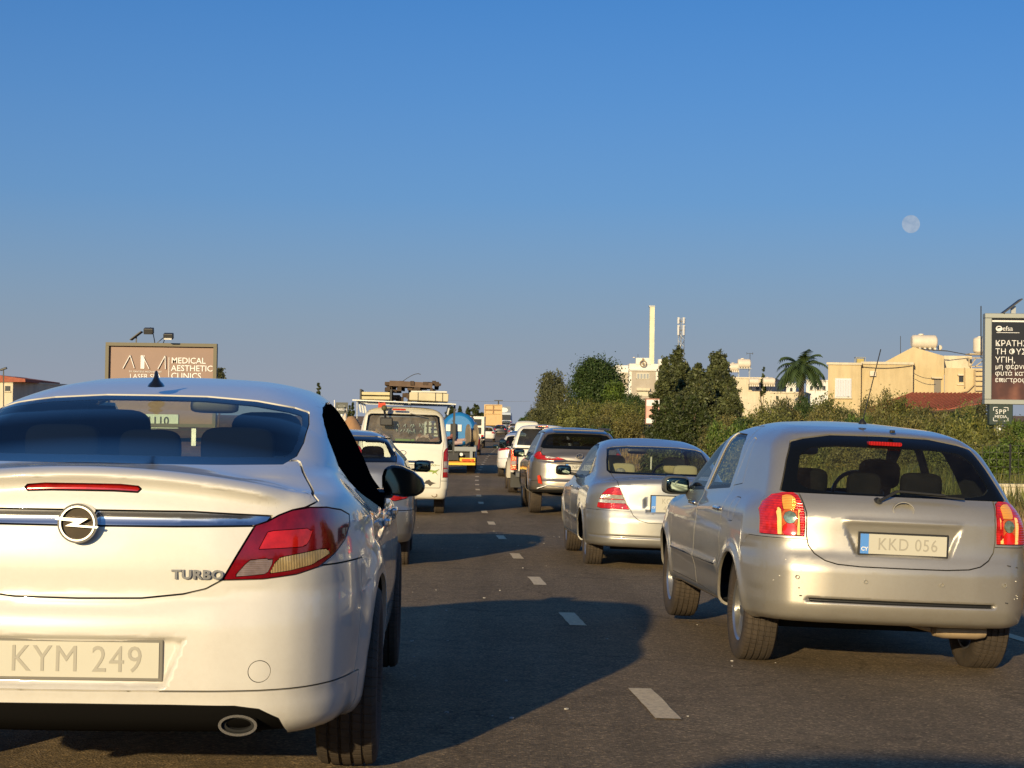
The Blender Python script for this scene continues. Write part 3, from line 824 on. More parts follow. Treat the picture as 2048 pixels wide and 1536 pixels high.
# ------------------------------------------------------------------ buildings
def wallmat(name, c, stain=.3):
    if name in MATS: return MATS[name]
    t = NT(name); t.set(Roughness=.9); tc = t.n("ShaderNodeTexCoord")
    mp = t.n("ShaderNodeMapping"); mp.inputs['Scale'].default_value = (2.2, 2.2, .35); t.l(tc.outputs['Object'], mp.inputs[0])
    n = t.noise(1.2, 8, .7, mp.outputs[0]); n2 = t.noise(.5, 5, .6, tc.outputs['Object'])
    r = t.ramp(n.outputs[0], [(.32, tuple(v * (1 - stain) for v in c)), (.55, c)]); r2 = t.ramp(n2.outputs[0], [(.3, (.86, .84, .8)), (.7, (1.05, 1.05, 1.05))])
    m = t.n("ShaderNodeMix", data_type='RGBA', blend_type='MULTIPLY'); m.inputs[0].default_value = 1
    t.l(r.outputs[0], m.inputs[6]); t.l(r2.outputs[0], m.inputs[7]); t.l(m.outputs[2], t.b.inputs['Base Color'])
    b = t.bump(t.noise(40, 4).outputs[0], .02, .3); t.l(b.outputs[0], t.b.inputs['Normal'])
    MATS[name] = t.m; return t.m
W_YEL = wallmat("yellow_render", (.66, .54, .32), .16); W_CRM = wallmat("cream_render", (.74, .66, .50), .2); W_WHT = wallmat("white_render", (.84, .83, .78), .08); W_GRY = wallmat("beige_panel", (.48, .43, .36), .08)
M_TILE = plain("terracotta_tile", (.36, .105, .06), .8, var=.35, vscale=5)
M_TANK = plain("white_tank", (.74, .66, .54), .5, var=.12, vscale=2)
M_SHUT = plain("white_shutter", (.66, .68, .72), .6); M_DKWIN = plain("dark_window", (.05, .055, .06), .15)

def boxpx(px0, px1, pt, pb, Y, depth):
    """box extents from the photo: front face at distance Y"""
    a = at(px0, pb, Y); b = at(px1, pt, Y); return (a.x, b.x, a.z, b.z, Y, Y + depth)
def add_box(mb, e, dz=0):
    if e[5] - e[4] < 2: return mb.span((e[0], e[4], e[2]), (e[1], e[5], e[3]))
    k = .24 * (e[5] - e[4])                       # the block stands at an angle to the road
    P = [(e[0], e[4]), (e[1], e[4]), (e[1] + k, e[5]), (e[0] + k, e[5])]
    return mb.prism(P, e[2], e[3], 'xy')
def tank(parent_mat, cx, cz, Y, r, L_, label, horiz=True, name="water_tank"):
    t = thing(name, label, "water tank", (cx, Y, cz))
    mb = MB(); prof = [(-L_/2, .001), (-L_/2, r * .75), (-L_/2 + r * .2, r * .96), (-L_/2 + r * .5, r), (0, r * .985), (L_/2 - r * .5, r), (L_/2 - r * .2, r * .96), (L_/2, r * .75), (L_/2, .001)]
    mb.lathe(prof, 28, axis='x' if horiz else 'z', c=(0, 0, r if horiz else L_/2)); mb.build("tank_body", M_TANK, t)
    MB().lathe([(0, r * .4), (r * .18, r * .38), (r * .2, .001)], 16, axis='z', c=(0 if not horiz else -L_ * .12, 0, 2 * r * .98 if horiz else L_)).build("lid", M_TANK, t)
    if horiz:
        for k in range(5): MB().box((-L_ * .4 + L_ * .2 * k, 0, -.04), (.12, r * 1.4, .16)).build("foot", M_TANK, t)
    return t
# yellow house
Y0 = 108.0; sY = CAM_F / Y0
yh = thing("yellow_house", "yellow rendered flat roofed house with water tanks, right side", "house", (at(1800, 860, Y0).x, Y0, 0))
ox = yh.location.x
def hb(name, px0, px1, pt, pb, Y, d, mat, parent=None, bevel=0):
    e = boxpx(px0, px1, pt, pb, Y, d); return add_box(MB(), (e[0] - ox, e[1] - ox, e[2], e[3], Y - Y0, Y - Y0 + d)).build(name, mat, parent or yh, bevel)
w1 = hb("wall", 1655, 1722, 728, 875, 108, 7, W_YEL); w2 = hb("wall", 1722, 1826, 727, 875, 108.6, 7, W_YEL)
# taller block with a low gable
def gable(px, Y, d, mat, nm):
    P = [(at(x, z, Y).x - ox, at(x, z, Y).z) for x, z in px]; n = len(P); V = [(p[0], Y - Y0, p[1]) for p in P] + [(p[0] + .24 * d, Y - Y0 + d, p[1]) for p in P]
    return MB().add(V, [tuple(range(n)), tuple(range(n, 2 * n))[::-1]] + [(i, n + i, n + (i + 1) % n, (i + 1) % n) for i in range(n)]).build(nm, mat, yh)
gable([(1762, 728), (1826, 694), (1888, 712), (1888, 875), (1762, 875)][::-1], 109.6, 6, W_YEL, "gable_wall")
hb("wall", 1888, 1972, 737, 875, 109.0, 6, W_YEL); hb("white_wall", 1888, 1944, 712, 745, 112.5, 4, W_CRM)
hb("parapet_cap", 1653, 1724, 725.5, 729, 107.9, 7.2, W_CRM); hb("parapet_cap", 1722, 1828, 724.5, 728, 108.5, 7.2, W_CRM)
w = hb("window_frame", 1670, 1703, 757, 795, 107.93, .12, M_SHUT)
for k in range(6): 
    e = boxpx(1672 + 5.0 * k, 1675.8 + 5.0 * k, 759, 793, 107.9, .05); add_box(MB(), (e[0] - ox, e[1] - ox, e[2], e[3], -.13, -.05)).build("shutter_slat", M_SHUT, w)
hb("window_sill", 1669, 1704, 795, 797, 107.85, .2, W_CRM)
hb("door", 1868, 1882, 757, 788, 109.57, .1, plain("grey_door", (.22, .20, .17), .5)); hb("door_canopy", 1864, 1884, 754, 757, 109.3, .3, W_CRM)
wn_ = hb("small_window", 1918, 1927, 751, 764, 108.97, .1, M_DKWIN); hb("window_sill", 1914, 1928, 768, 770, 108.9, .15, W_CRM)
hb("window_awning", 1916, 1928, 748, 751, 108.8, .2, W_CRM)
mb = MB(); 
for a, b in (((1928, 735), (1928, 775)), ((1947, 740), (1947, 770)), ((1947, 770), (1935, 782)), ((1935, 782), (1890, 792))):
    p, q = at(*a, 108.85), at(*b, 108.85); mb.bar((p.x - ox, -.1 + .9 - .05, p.z), (q.x - ox, -.1 + .85, q.z), .07, n=6)
mb.build("drain_pipe", plain("yellow_pipe", (.5, .38, .2), .6), yh)
for (px0, px1, pt, pb) in ((1740, 1752, 742, 752),):
    u = hb("air_conditioner", px0, px1, pt, pb, 108.35, .22, M_TANK)
for k, (a, b) in enumerate((((1722, 733), (1826, 731)), ((1658, 752), (1722, 749)), ((1826, 746), (1868, 757)))):
    p, q = at(*a, 108.3), at(*b, 108.3); MB().tube([(p.x - ox + (q.x - p.x) * f, .25 if k else .5, p.z + (q.z - p.z) * f - .12 * math.sin(math.pi * f)) for f in np.linspace(0, 1, 7)], .03, 4).build("wall_cable", M_DARKM, yh)
# tiled lean-to roof
a, b, c, d = at(1723, 822, 106), at(1830, 787, 109), at(1972, 786, 109), at(1972, 800, 103); e_, f_ = at(1895, 828, 103), at(1972, 800, 103)
rf = link("lean_to_roof", None, yh)
rp = [Vector((p.x - ox, p.y - Y0, p.z)) for p in (at(1723, 822, 104.5), at(1893, 818, 104.5), at(1972, 787, 108.9), at(1826, 786, 108.4))]
mb = MB(); mb.add([*(p for p in rp), *(p - Vector((0, 0, .10)) for p in rp)], [(0, 1, 2, 3), (7, 6, 5, 4), (0, 4, 5, 1), (1, 5, 6, 2), (2, 6, 7, 3), (3, 7, 4, 0)])
mb.build("roof_deck", M_TILE, rf)
rp2 = [Vector((p.x - ox, p.y - Y0, p.z)) for p in (at(1893, 818, 104.5), at(1990, 801, 104.5), at(1990, 788, 108.8), at(1972, 787, 108.9))]
mb = MB(); mb.add([*(p for p in rp2), *(p - Vector((0, 0, .10)) for p in rp2)], [(0, 1, 2, 3), (7, 6, 5, 4), (0, 4, 5, 1), (1, 5, 6, 2), (2, 6, 7, 3), (3, 7, 4, 0)]); mb.build("roof_deck", M_TILE, rf)
for i in range(20):
    t0 = i / 19; p = rp[0].lerp(rp[1], t0); q = rp[3].lerp(rp[2], t0); MB().bar(p + Vector((0, -.05, .03)), q + Vector((0, 0, .03)), .10, .08, n=6).build("tile_row", M_TILE, rf)
mb = MB(); p, q = rp[0] - Vector((0, .02, .12)), rp[1] - Vector((0, .02, .12)); mb.bar(p, q, .12, .12); mb.bar(rp[1] - Vector((0, .02, .12)), rp2[1] - Vector((0, .02, .12)), .12); mb.build("fascia", plain("dark_brown_wood", (.05, .025, .015), .7), rf)
for k in range(5):
    p = rp[0].lerp(rp[1], k / 4) - Vector((0, 0, .1)); MB().bar(p, (p.x, p.y, hz(p.x + ox, p.y + Y0) - .2), .14).build("post", plain("dark_brown_wood", (.05, .025, .015), .7), rf)
# roof tanks and gear
p = at(1848, 697, 111); tank(None, p.x, p.z, 111, .42, 1.55, "cream water tank lying on feet on the yellow house's peak")
mb = MB(); p, q = at(1822, 697, 110.5), at(1895, 702, 110.5); mb.bar(p, q, .06); q2 = at(1943, 711, 112); mb.bar(q, q2, .04); tag(mb.build("roof_cable_rail", M_DARKM), "thin dark rail running under the roof tank down to the white wall", "rail")
p = at(1950, 706, 111); tank(None, p.x + .3, p.z, 111, .42, .95, "upright cream water tank beside the poster board", horiz=False)
st = thing("tank_stand", "metal stand with ladder under the upright water tank", "stand", (at(1955, 720, 110.8).x, 110.8, 0))
sx = st.location.x; mb = MB()
for a, b in (((1938, 716), (1938, 733)), ((1938, 716), (1972, 716)), ((1938, 733), (1972, 733)), ((1952, 716), (1940, 733)), ((1950, 733), (1965, 722))):
    p, q = at(*a, 110.8), at(*b, 110.8); mb.bar((p.x - sx, 0, p.z), (q.x - sx, 0, q.z), .06)
mb.build("frame", plain("painted_steel_cream", (.50, .40, .25), .6), st)
p, q = at(1936, 707, 110.8), at(1972, 707, 110.8); MB().span((p.x - sx, -.4, p.z - .08), (q.x - sx, .6, p.z)).build("platform", plain("painted_steel_cream", (.50, .40, .25), .6), st)
lad = thing("wall_ladder", "cream ladder fixed to the yellow house wall", "ladder", (at(1955, 760, 108.8).x, 108.8, 0)); lx = lad.location.x
for xx in (1950, 1968): p, q = at(xx, 737, 108.8), at(xx, 785, 108.8); MB().bar((p.x - lx, 0, p.z), (q.x - lx, 0, q.z), .05).build("rail", plain("painted_steel_cream", (.50, .40, .25), .6), lad)
for k in range(5): p, q = at(1950, 741 + 10 * k, 108.8), at(1968, 741 + 10 * k, 108.8); MB().bar((p.x - lx, 0, p.z), (q.x - lx, 0, q.z), .05).build("rung", plain("painted_steel_cream", (.50, .40, .25), .6), lad)
p = at(1720, 722, 110); cg = thing("roof_cage", "small metal frame box on the yellow house's flat roof", "frame", (p.x, 110, p.z - .15))
for dx in (-.28, .28):
    for dy in (-.2, .2): MB().bar((dx, dy, 0), (dx, dy, .36), .035).build("post", M_METAL, cg)
MB().box((0, 0, .36), (.62, .46, .04)).build("top", M_METAL, cg); MB().box((0, 0, .16), (.42, .32, .26)).build("box", plain("yellow_roof_box", (.45, .36, .12), .6), cg)
def pole(name, label, cat, px, pt, pb, Y, w, mat=M_DARKM, top=None):
    a, b = at(px, pb, Y), at(px, pt, Y)
    if top is not None: b = at(top, pt, Y)
    o = MB().bar((0, 0, 0), b - a, w, n=6).build(name, mat, None, loc=a); return tag(o, label, cat)
pole("aerial_rod", "thin rod aerial on the yellow house left of the tank", "aerial", 1801, 672, 728, 110, .035)
pole("aerial_rod", "tall thin dark mast just left of the poster board", "aerial", 1962, 612, 716, 109.5, .07)
p = at(1880, 695, 112); tag(MB().lathe([(0, .001), (.02, .12), (.06, .16)], 14, axis='y').build("satellite_dish", M_TANK, None, loc=p), "tiny white dish right of the lying water tank", "dish")

# civic building with chimney
cb = thing("civic_building", "white civic building with a round crest on its parapet", "building", (at(1288, 860, 260).x, 260, 0)); cx = cb.location.x
def cbx(name, px0, px1, pt, pb, y0, d, mat, par=None):
    e = boxpx(px0, px1, pt, pb, 260 + y0, d); return MB().span((e[0] - cx, y0, e[2]), (e[1] - cx, y0 + d, e[3])).build(name, mat, par or cb)
cbx("wall", 1257, 1317, 728, 860, 0, 14, W_WHT); cbx("side_wing", 1226, 1257, 731, 860, 3, 10, W_WHT); cbx("beige_panel", 1262, 1311, 742, 860, -.12, .3, W_GRY)
cbx("parapet", 1272, 1301, 716, 729, -.1, 1.5, W_WHT); cbx("cornice", 1256, 1318, 738, 741, -.35, .5, W_WHT); cbx("side_wing", 1317, 1327, 732, 860, 4, 10, W_GRY)
cbx("side_panel", 1240, 1256, 745, 775, 2.9, .2, W_GRY)
c = at(1286, 727, 259.6)
M_CREST = plain("crest_brown", (.30, .22, .12), .6)
ring(MB(), oval(c.x - cx, c.z, .50, .50), oval(c.x - cx, c.z, .38, .38), -.6, -.4).build("crest_ring", M_CREST, cb)
MB().prism(oval(c.x - cx, c.z, .14, .22), -.5, -.4).build("crest_centre", M_CREST, cb); MB().prism(oval(c.x - cx, c.z + .62, .12, .16), -.5, -.2).build("crest_top", M_CREST, cb)
wf = cbx("window", 1273, 1299, 746, 758, -.2, .12, plain("pale_window_frame", (.62, .58, .46), .5))
for k in range(4): cbx("pane", 1274.5 + 6.2 * k, 1278.6 + 6.2 * k, 747.5, 757, -.26, .05, plain("pale_glass", (.36, .38, .38), .2), wf)
cbx("awning", 1273, 1300, 776, 781, -.8, .9, W_CRM); cbx("ground_floor_window", 1275, 1298, 782, 792, -.2, .1, plain("pale_window_frame", (.62, .58, .46), .5))
ch = thing("chimney_tower", "tall slim cream chimney tower behind the civic building", "chimney", (at(1304, 740, 275).x, 275, 0)); hx = ch.location.x
e = boxpx(1298.5, 1309.5, 613, 740, 275, .9); MB().span((e[0] - hx, 0, e[2] - 9), (e[1] - hx, .9, e[3])).build("shaft", wallmat("chimney_cream", (.80, .78, .56), .06), ch)
e = boxpx(1298, 1310, 611, 613.5, 275, .9); MB().span((e[0] - hx, -.05, e[2]), (e[1] - hx, .95, e[3])).build("cap", M_METAL, ch)
p = at(1268, 715, 262); tag(MB().lathe([(-.1, .001), (-.05, .2), (.05, .2), (.1, .001)], 12, axis='z').build("roof_globe", M_TANK, None, loc=p), "small white globe on the left edge of the civic building roof", "globe")
pole("flag_staff", "short thin staff on the civic building roof", "pole", 1276, 708, 717, 262, .06)
# cylinder water tower right of it
wt = thing("concrete_water_tower", "pale concrete water tower behind the conifers, beside the civic building", "water tower", (at(1328, 730, 270).x, 270, 0))
z1, z0_ = at(1328, 719, 270).z, at(1328, 732, 270).z
MB().lathe([(z0_ - 1.5, .35), (z0_ - .5, .45), (z0_, .9), (z0_ + .1, .95), (z1, .95), (z1, .001)], 20, axis='z').build("tank_bowl", W_WHT, wt); MB().lathe([(0, .35), (z0_ - 1.4, .35)], 12, axis='z').build("stem", W_WHT, wt)
# phone mast
pm = thing("phone_mast", "steel lattice phone mast with white antenna panels", "mast", (at(1362, 700, 200).x, 200, 0)); mx_ = pm.location.x
zt = at(1362, 634, 200).z; mb = MB()
tri = [(.42, .0), (-.42, .0), (0, .6)]
for (dx, dy) in tri: MB().bar((dx, dy, 1), (dx * .75, dy * .75, zt - 1.6), .08, n=5).build("leg", M_METAL, pm)
for k in range(14):
    z = 2 + k * .8
    if z > zt - 2: break
    for i in range(3): (a1, b1), (a2, b2) = tri[i], tri[(i + 1) % 3]; mb.bar((a1 * .9, b1 * .9, z), (a2 * .9, b2 * .9, z + .8), .04, n=4)
mb.build("lattice", M_METAL, pm)
for z0_, hh, n in ((zt - 2.05, 1.15, 4), (zt - .75, .7, 4)):
    for i in range(n):
        a = 2 * math.pi * i / n + .6; MB().box((.42 * math.cos(a), .42 * math.sin(a), z0_ + hh / 2), (.22, .12, hh), (0, 0, a + 1.57)).build("antenna_panel", M_WHITE, pm, bevel=.02)
MB().bar((0, 0.2, zt - 3), (0, .2, zt - .1), .12, n=8).build("mast_head", M_METAL, pm)
for z in (zt - 1.5, zt - .5): MB().lathe([(z, .40), (z + .06, .42)], 12, axis='z').build("antenna_ring", M_METAL, pm)

# house with roof tanks, and low white buildings beyond
def lowhouse(name, label, px0, px1, pt, pb, Y, d, mat, wins=(), roof=None):
    t = thing(name, label, "house", (at((px0 + px1) / 2, pb, Y).x, Y, 0)); tx = t.location.x
    e = boxpx(px0, px1, pt, pb, Y, d); g = min(hz(e[0], Y), e[2]) - .3; add_box(MB(), (e[0] - tx, e[1] - tx, g, e[3], 0, d)).build("wall", mat, t)
    e2 = boxpx(px0 - 1, px1 + 1, pt - 2, pt, Y, d); add_box(MB(), (e2[0] - tx, e2[1] - tx, e2[2], e2[3], -.1, d + .1)).build("parapet", mat, t)
    for (a, b, c_, d_) in wins:
        q = boxpx(a, b, c_, d_, Y - .05, .1); o = MB().span((q[0] - tx, -.06, q[2]), (q[1] - tx, .04, q[3])).build("window", M_DKWIN, t)
        MB().span((q[0] - tx - .06, -.1, q[2] - .08), (q[1] - tx + .06, -.03, q[2])).build("window_sill", W_CRM, o)
    if roof:
        r0 = [(at(x, z, Y).x - tx, at(x, z, Y).z) for x, z in roof]; MB().prism(r0, -.2, d).build("roof", M_TILE, t)
    return t
lowhouse("tanks_house", "cream flat roofed house with several water tanks, right of the conifers", 1462, 1545, 757, 830, 165, 9, W_CRM, ((1497, 1503, 768, 780), (1512, 1518, 768, 780)))
for i, (px, pt, r_, L_, lb) in enumerate(((1488, 736, .42, 1.2, "largest cream tank up on the frame of the tanks house"), (1468, 742, .36, .9, "rounded white tank at the left end of the tanks house roof"), (1508, 768, .32, .9, "white tank on the lower wall of the tanks house, left"), (1538, 768, .34, 1.1, "white tank on the lower wall of the tanks house, right"))):
    p = at(px, pt, 163.5 if pt > 750 else 166); tank(None, p.x, p.z - (.0 if pt < 750 else .1), p.y, r_, L_, lb)
stf = thing("steel_scaffold", "steel frame carrying the largest tank of the tanks house", "frame", (at(1488, 740, 166).x, 166, at(1488, 758, 166).z))
for dx in (-.5, .5):
    for dy in (-.3, .3): MB().bar((dx, dy, -.1), (dx, dy, .95), .05).build("leg", M_METAL, stf)
MB().box((0, 0, .95), (1.3, .8, .06)).build("platform", M_METAL, stf)
lowhouse("white_house", "small white house with a red gable between the tanks house and the palm", 1532, 1560, 772, 830, 180, 7, W_CRM, (), [(1524, 772), (1536, 760), (1548, 772)][::-1])
lowhouse("far_white_block", "low white building seen behind the palm, left part", 1560, 1592, 768, 830, 230, 9, W_WHT, ((1566, 1571, 776, 783), (1580, 1585, 776, 783)))
lowhouse("far_white_block", "low white building seen behind the palm, against the yellow house", 1612, 1660, 762, 830, 215, 9, W_WHT, ((1620, 1625, 772, 780), (1634, 1639, 772, 780), (1646, 1651, 772, 780)))
lowhouse("far_white_block", "cream low wall building in front of the palm foot", 1540, 1610, 786, 830, 150, 6, W_CRM, ((1552, 1557, 792, 799),))
pole("tv_aerial", "thin TV aerial above the tanks house", "aerial", 1500, 706, 740, 168, .05)
p = at(1500, 707, 168); tag(MB().bar((-.3, 0, 0), (.3, 0, 0), .04).bar((-.3, 0, -.12), (-.3, 0, .12), .03).bar((.25, 0, -.12), (.25, 0, .12), .03).build("aerial_crossbar", M_DARKM, None, loc=p), "cross bar of the TV aerial above the tanks house", "aerial")
# left house with red roof and lamp
lowhouse("red_roof_house", "cream house with a red tiled roof at the far left edge", -90, 26, 764, 830, 120, 9, W_CRM, ((10, 20, 772, 782),), [(-90, 764), (-90, 756), (-20, 748), (52, 758), (52, 764)][::-1])
lowhouse("red_roof_house", "second cream house end showing beside the far left roof", 0, 38, 764, 830, 128, 3, W_CRM, (), [(-2, 762), (6, 757), (30, 753), (54, 759), (54, 763), (-2, 763)][::-1])
lp = thing("street_lamp", "small dark street lamp at the far left edge", "street lamp", at(10, 800, 90)); z_ = at(7, 740, 90) - lp.location
MB().bar((0, 0, -3), (z_.x, 0, z_.z), .06, n=6).build("pole", M_DARKM, lp); MB().box((z_.x, 0, z_.z + .05), (.35, .16, .10), (0, R(-20), 0)).build("lamp_head", M_DARKM, lp, bevel=.02)

# ------------------------------------------------------------------ signs
def left_board():
    Y = 80.0; a, b = at(210, 852, Y), at(435, 690, Y); tl = at(210, 685, Y)
    t = thing("billboard", "brown billboard of a medical clinic with floodlights on top, behind the white saloon", "billboard", ((a.x + b.x) / 2, Y, (a.z + tl.z) / 2)); w = (b.x - a.x); h = tl.z - a.z
    fr = plain("board_frame_olive", (.13, .115, .07), .55); fc = plain("board_brown_vinyl", (.25, .152, .118), .5, var=.08, vscale=1.2)
    for (cx_, cz_, sx_, sz_) in ((0, h/2 - .07, w, .15), (0, -h/2 + .07, w, .15), (-w/2 + .07, 0, .15, h - .3), (w/2 - .07, 0, .15, h - .3)): MB().box((cx_, -.05, cz_), (sx_, .30, sz_)).build("frame_bar", fr, t)
    MB().box((0, .05, 0), (w - .2, .12, h - .2)).build("face_panel", fc, t)
    k = w / 225.0
    def P(px, py): return ((px - 322.5) * k, (768 - py) * k - (768 - 768.5) * k)
    wm = M_WHITE
    # big lettering built from strokes
    for pts in (((245, 736), (259, 709)), ((259, 709), (268, 735)), ((284, 736), (284, 709)), ((284, 709), (298, 736)), ((316, 736), (330, 709)), ((330, 709), (331, 736))):
        (x0, z0), (x1, z1) = P(*pts[0]), P(*pts[1]); MB().bar((x0, -.03, z0), (x1, -.03, z1), .17, .03).build("logo_stroke", wm, t)
    (x0, z0), (x1, z1) = P(337.5, 712), P(337.5, 752); MB().bar((x0, -.03, z0), (x1, -.03, z1), .025, .02).build("divider_line", wm, t)
    for i, s in enumerate(("MEDICAL", "AESTHETIC", "CLINICS")):
        x, z = P(342, 719 + 15.5 * i); text("board_lettering", s, .37, wm, t, (x, -.03, z), align='LEFT', extrude=.01, bold=.004)
    x, z = P(290, 742); text("board_small_lettering", "BY PANTELIS MICHAELIDES", .10, wm, t, (x, -.03, z), extrude=.005, sx=1.2)
    x, z = P(290, 752); text("board_lettering", "LASER SPA", .30, wm, t, (x, -.03, z), extrude=.005)
    lp_ = plain("board_white_strip", (.66, .74, .62), .5)
    MB().box((P(286, 0)[0], -.06, P(0, 842)[1]), (3.2, .06, .62)).build("phone_panel", lp_, t); text("phone_number", "22 871110", .50, M_DARKM, t, (P(292, 0)[0], -.10, P(0, 842)[1]), extrude=.01, bold=.01)
    for s in (-1, 1): MB().bar((s * w * .3, .1, -h/2), (s * w * .3, .1, -h/2 - 3), .2).build("post", M_METAL, t)
    x, z = P(292, 862); MB().box((x, -.02, z), (1.0, .05, .28)).build("name_plate", plain("black_sign", (.02, .03, .025), .4), t); text("plate_number_lettering", "22 472474", .17, M_WHITE, t, (x, -.06, z), extrude=.005)
    # floodlights and solar panel on top
    top = h / 2
    sp = link("solar_panel", None, t, (P(270, 0)[0], 0, top)); MB().box((0, 0, .32), (.62, .5, .04), (0, R(-38), 0)).build("panel", M_DARKM, sp); MB().bar((0, 0, 0), (0, 0, .32), .05).build("stand", M_DARKM, sp)
    for (px, hx, hz_, col) in ((308, -.12, .42, M_DARKM), (325, .38, .20, plain("lamp_glass_lit_by_sun", (.8, .78, .7), .1))):
        fl = link("floodlight", None, t, (P(px, 0)[0], 0, top))
        mb = MB(); pts = [(0 + hx * f, -.7 * f, (hz_ + .18) * math.sin(f * 2.0) / .91) for f in np.linspace(0, 1, 8)]; mb.tube(pts, .04, 5); mb.build("arm", M_DARKM, fl)
        q = pts[-1]; MB().box((q[0], q[1] - .1, q[2] - .10), (.42, .28, .26), (R(15), 0, 0)).build("lamp_housing", M_DARKM, fl, bevel=.03); MB().box((q[0], q[1] - .16, q[2] - .20), (.34, .25, .06), (R(15), 0, 0)).build("lamp_glass", col, fl)
    MB().bar((P(312, 0)[0], 0, top), (P(335, 0)[0], 0, top + .45), .03).build("strut", M_DARKM, t)
left_board()

def right_board():
    Y = 48.0; a = at(1968, 808, Y); b = at(1968, 627, Y); h = b.z - a.z; w = 2.3
    t = thing("poster_board", "lit-frame street poster board with Greek text, right edge", "poster board", (a.x + w / 2, Y, (a.z + b.z) / 2), R(-4))
    fr = plain("board_grey_metal", (.34, .36, .33), .4, metal=.3)
    k = h / 181.0
    for (cx_, cz_, sx_, sz_) in ((0, h/2 - .06, w, .13), (0, -h/2 + .06, w, .13), (-w/2 + .09, 0, .18, h - .25), (w/2 - .09, 0, .18, h - .25)): MB().box((cx_, 0, cz_), (sx_, .36, sz_)).build("frame_bar", fr, t, bevel=.015)
    fm = NT("poster_print"); fm.set(Roughness=.25, Coat_Weight=.3)
    tc = fm.n("ShaderNodeTexCoord"); n = fm.noise(1.1, 3, .5, tc.outputs['Object'])
    sep = fm.n("ShaderNodeSeparateXYZ"); fm.l(tc.outputs['Object'], sep.inputs[0])
    ma = fm.n("ShaderNodeMath", operation='MULTIPLY_ADD'); ma.inputs[1].default_value = -.35; fm.l(sep.outputs[2], ma.inputs[0]); fm.l(n.outputs[0], ma.inputs[2])
    r = fm.ramp(ma.outputs[0], [(.25, (.016, .015, .014)), (.66, (.03, .02, .017)), (.85, (.10, .04, .028)), (1.0, (.26, .11, .07))]); fm.l(r.outputs[0], fm.b.inputs['Base Color'])
    MB().box((0, .02, 0), (w - .3, .2, h - .2)).build("poster_sheet", fm.m, t)
    MB().box((0, -.09, h/2 - .20), (w - .4, .02, .045)).build("light_tube", M_WHITE, t)
    def P(px, py): return (-w/2 + (px - 1968) * k, (717.5 - py) * k)
    x, z = P(1998, 657); ring(MB(), oval(x - .02, z, .085, .075), oval(x - .02, z, .055, .05), -.10, -.09).build("logo_ring", M_WHITE, t); MB().prism([(x - .10, z - .01), (x + .06, z + .03), (x + .03, z - .06), (x - .06, z - .07)], -.104, -.094).build("logo_leaf", M_WHITE, t)
    text("logo_lettering", "efsa", .18, M_WHITE, t, (P(2003, 0)[0], -.10, P(0, 657)[1]), align='LEFT', extrude=.003, bold=0)
    MB().box((P(2014, 0)[0], -.10, P(0, 665)[1]), (.60, .01, .014)).build("logo_underline", M_WHITE, t)
    for i, (s, bold, sz) in enumerate((("ΚΡΑΤΗΣΤΕ", 0, .215), ("ΤΗ ΦΥΣΗ", 0, .215), ("ΥΓΙΗ,", 0, .215), ("μη φέρνετε", 0, .19), ("φυτά κατά την", 0, .19), ("επιστροφή σας", 0, .19))):
        text("poster_lettering", s, sz, M_WHITE, t, (P(1989, 0)[0], -.10, P(0, (687, 703.5, 720, 733, 746.5, 759.5)[i])[1]), align='LEFT', extrude=.003, bold=bold)
    mb = MB(); mb.box((P(2001, 0)[0], .0, -h/2 - .28), (.62, .30, .56)).build("name_box", plain("dark_green_box", (.015, .035, .03), .4), t, bevel=.02)
    x, z = P(2000, 828); text("name_lettering", "SPP", .17, M_WHITE, t, (x, -.165, z + .06), extrude=.003, bold=0, spacing=1.2); text("name_lettering", "MEDIA", .11, M_WHITE, t, (x, -.165, z - .07), extrude=.003, bold=0)
    mb = MB()
    for s in (-1, 1):
        for q in (-1, 1): mb.bar((x + s * .19, -.16, z + q * .18), (x + s * .08, -.16, z + q * .18), .014); mb.bar((x + s * .19, -.16, z + q * .18), (x + s * .19, -.16, z + q * .09), .014)
    mb.build("bracket_marks", M_WHITE, t)["kind"] = "stuff"
    MB().bar((x, 0, -h/2 - .3), (x, 0, -h/2 - 3), .3, n=10).build("post", M_METAL, t)
    sp = link("solar_panel", None, t, (P(2018, 0)[0], 0, h/2)); MB().box((.05, 0, .20), (.62, .5, .035), (0, R(-38), 0)).build("panel", M_DARKM, sp); MB().box((.1, 0, .1), (.12, .1, .22)).build("stand", M_METAL, sp)
right_board()
# pink poster panel half hidden by the cypresses
p0, p1 = at(1290, 848, 88), at(1319, 797, 88); pk = thing("pink_poster", "upright pink and white poster panel beside the cypress hedge", "poster", ((p0.x + p1.x) / 2, 88, (p0.z + p1.z) / 2)); w_, h_ = p1.x - p0.x, p1.z - p0.z
MB().box((0, 0, 0), (w_, .15, h_)).build("frame", plain("brown_frame", (.25, .12, .08), .6), pk)
MB().box((.02, -.08, .10), (w_ - .06, .02, h_ - .3)).build("poster_sheet", plain("pink_print", (.72, .40, .32), .5, var=.15, vscale=2), pk); MB().box((.02, -.10, h_/2 - .22), (w_ - .06, .02, .30)).build("white_band", M_WHITE, pk); MB().box((.02, -.10, -h_/2 + .16), (w_ - .06, .02, .24)).build("white_band", M_WHITE, pk)
MB().bar((0, 0, -h_/2), (0, 0, -h_/2 - 1.5), .12).build("post", M_DARKM, pk)
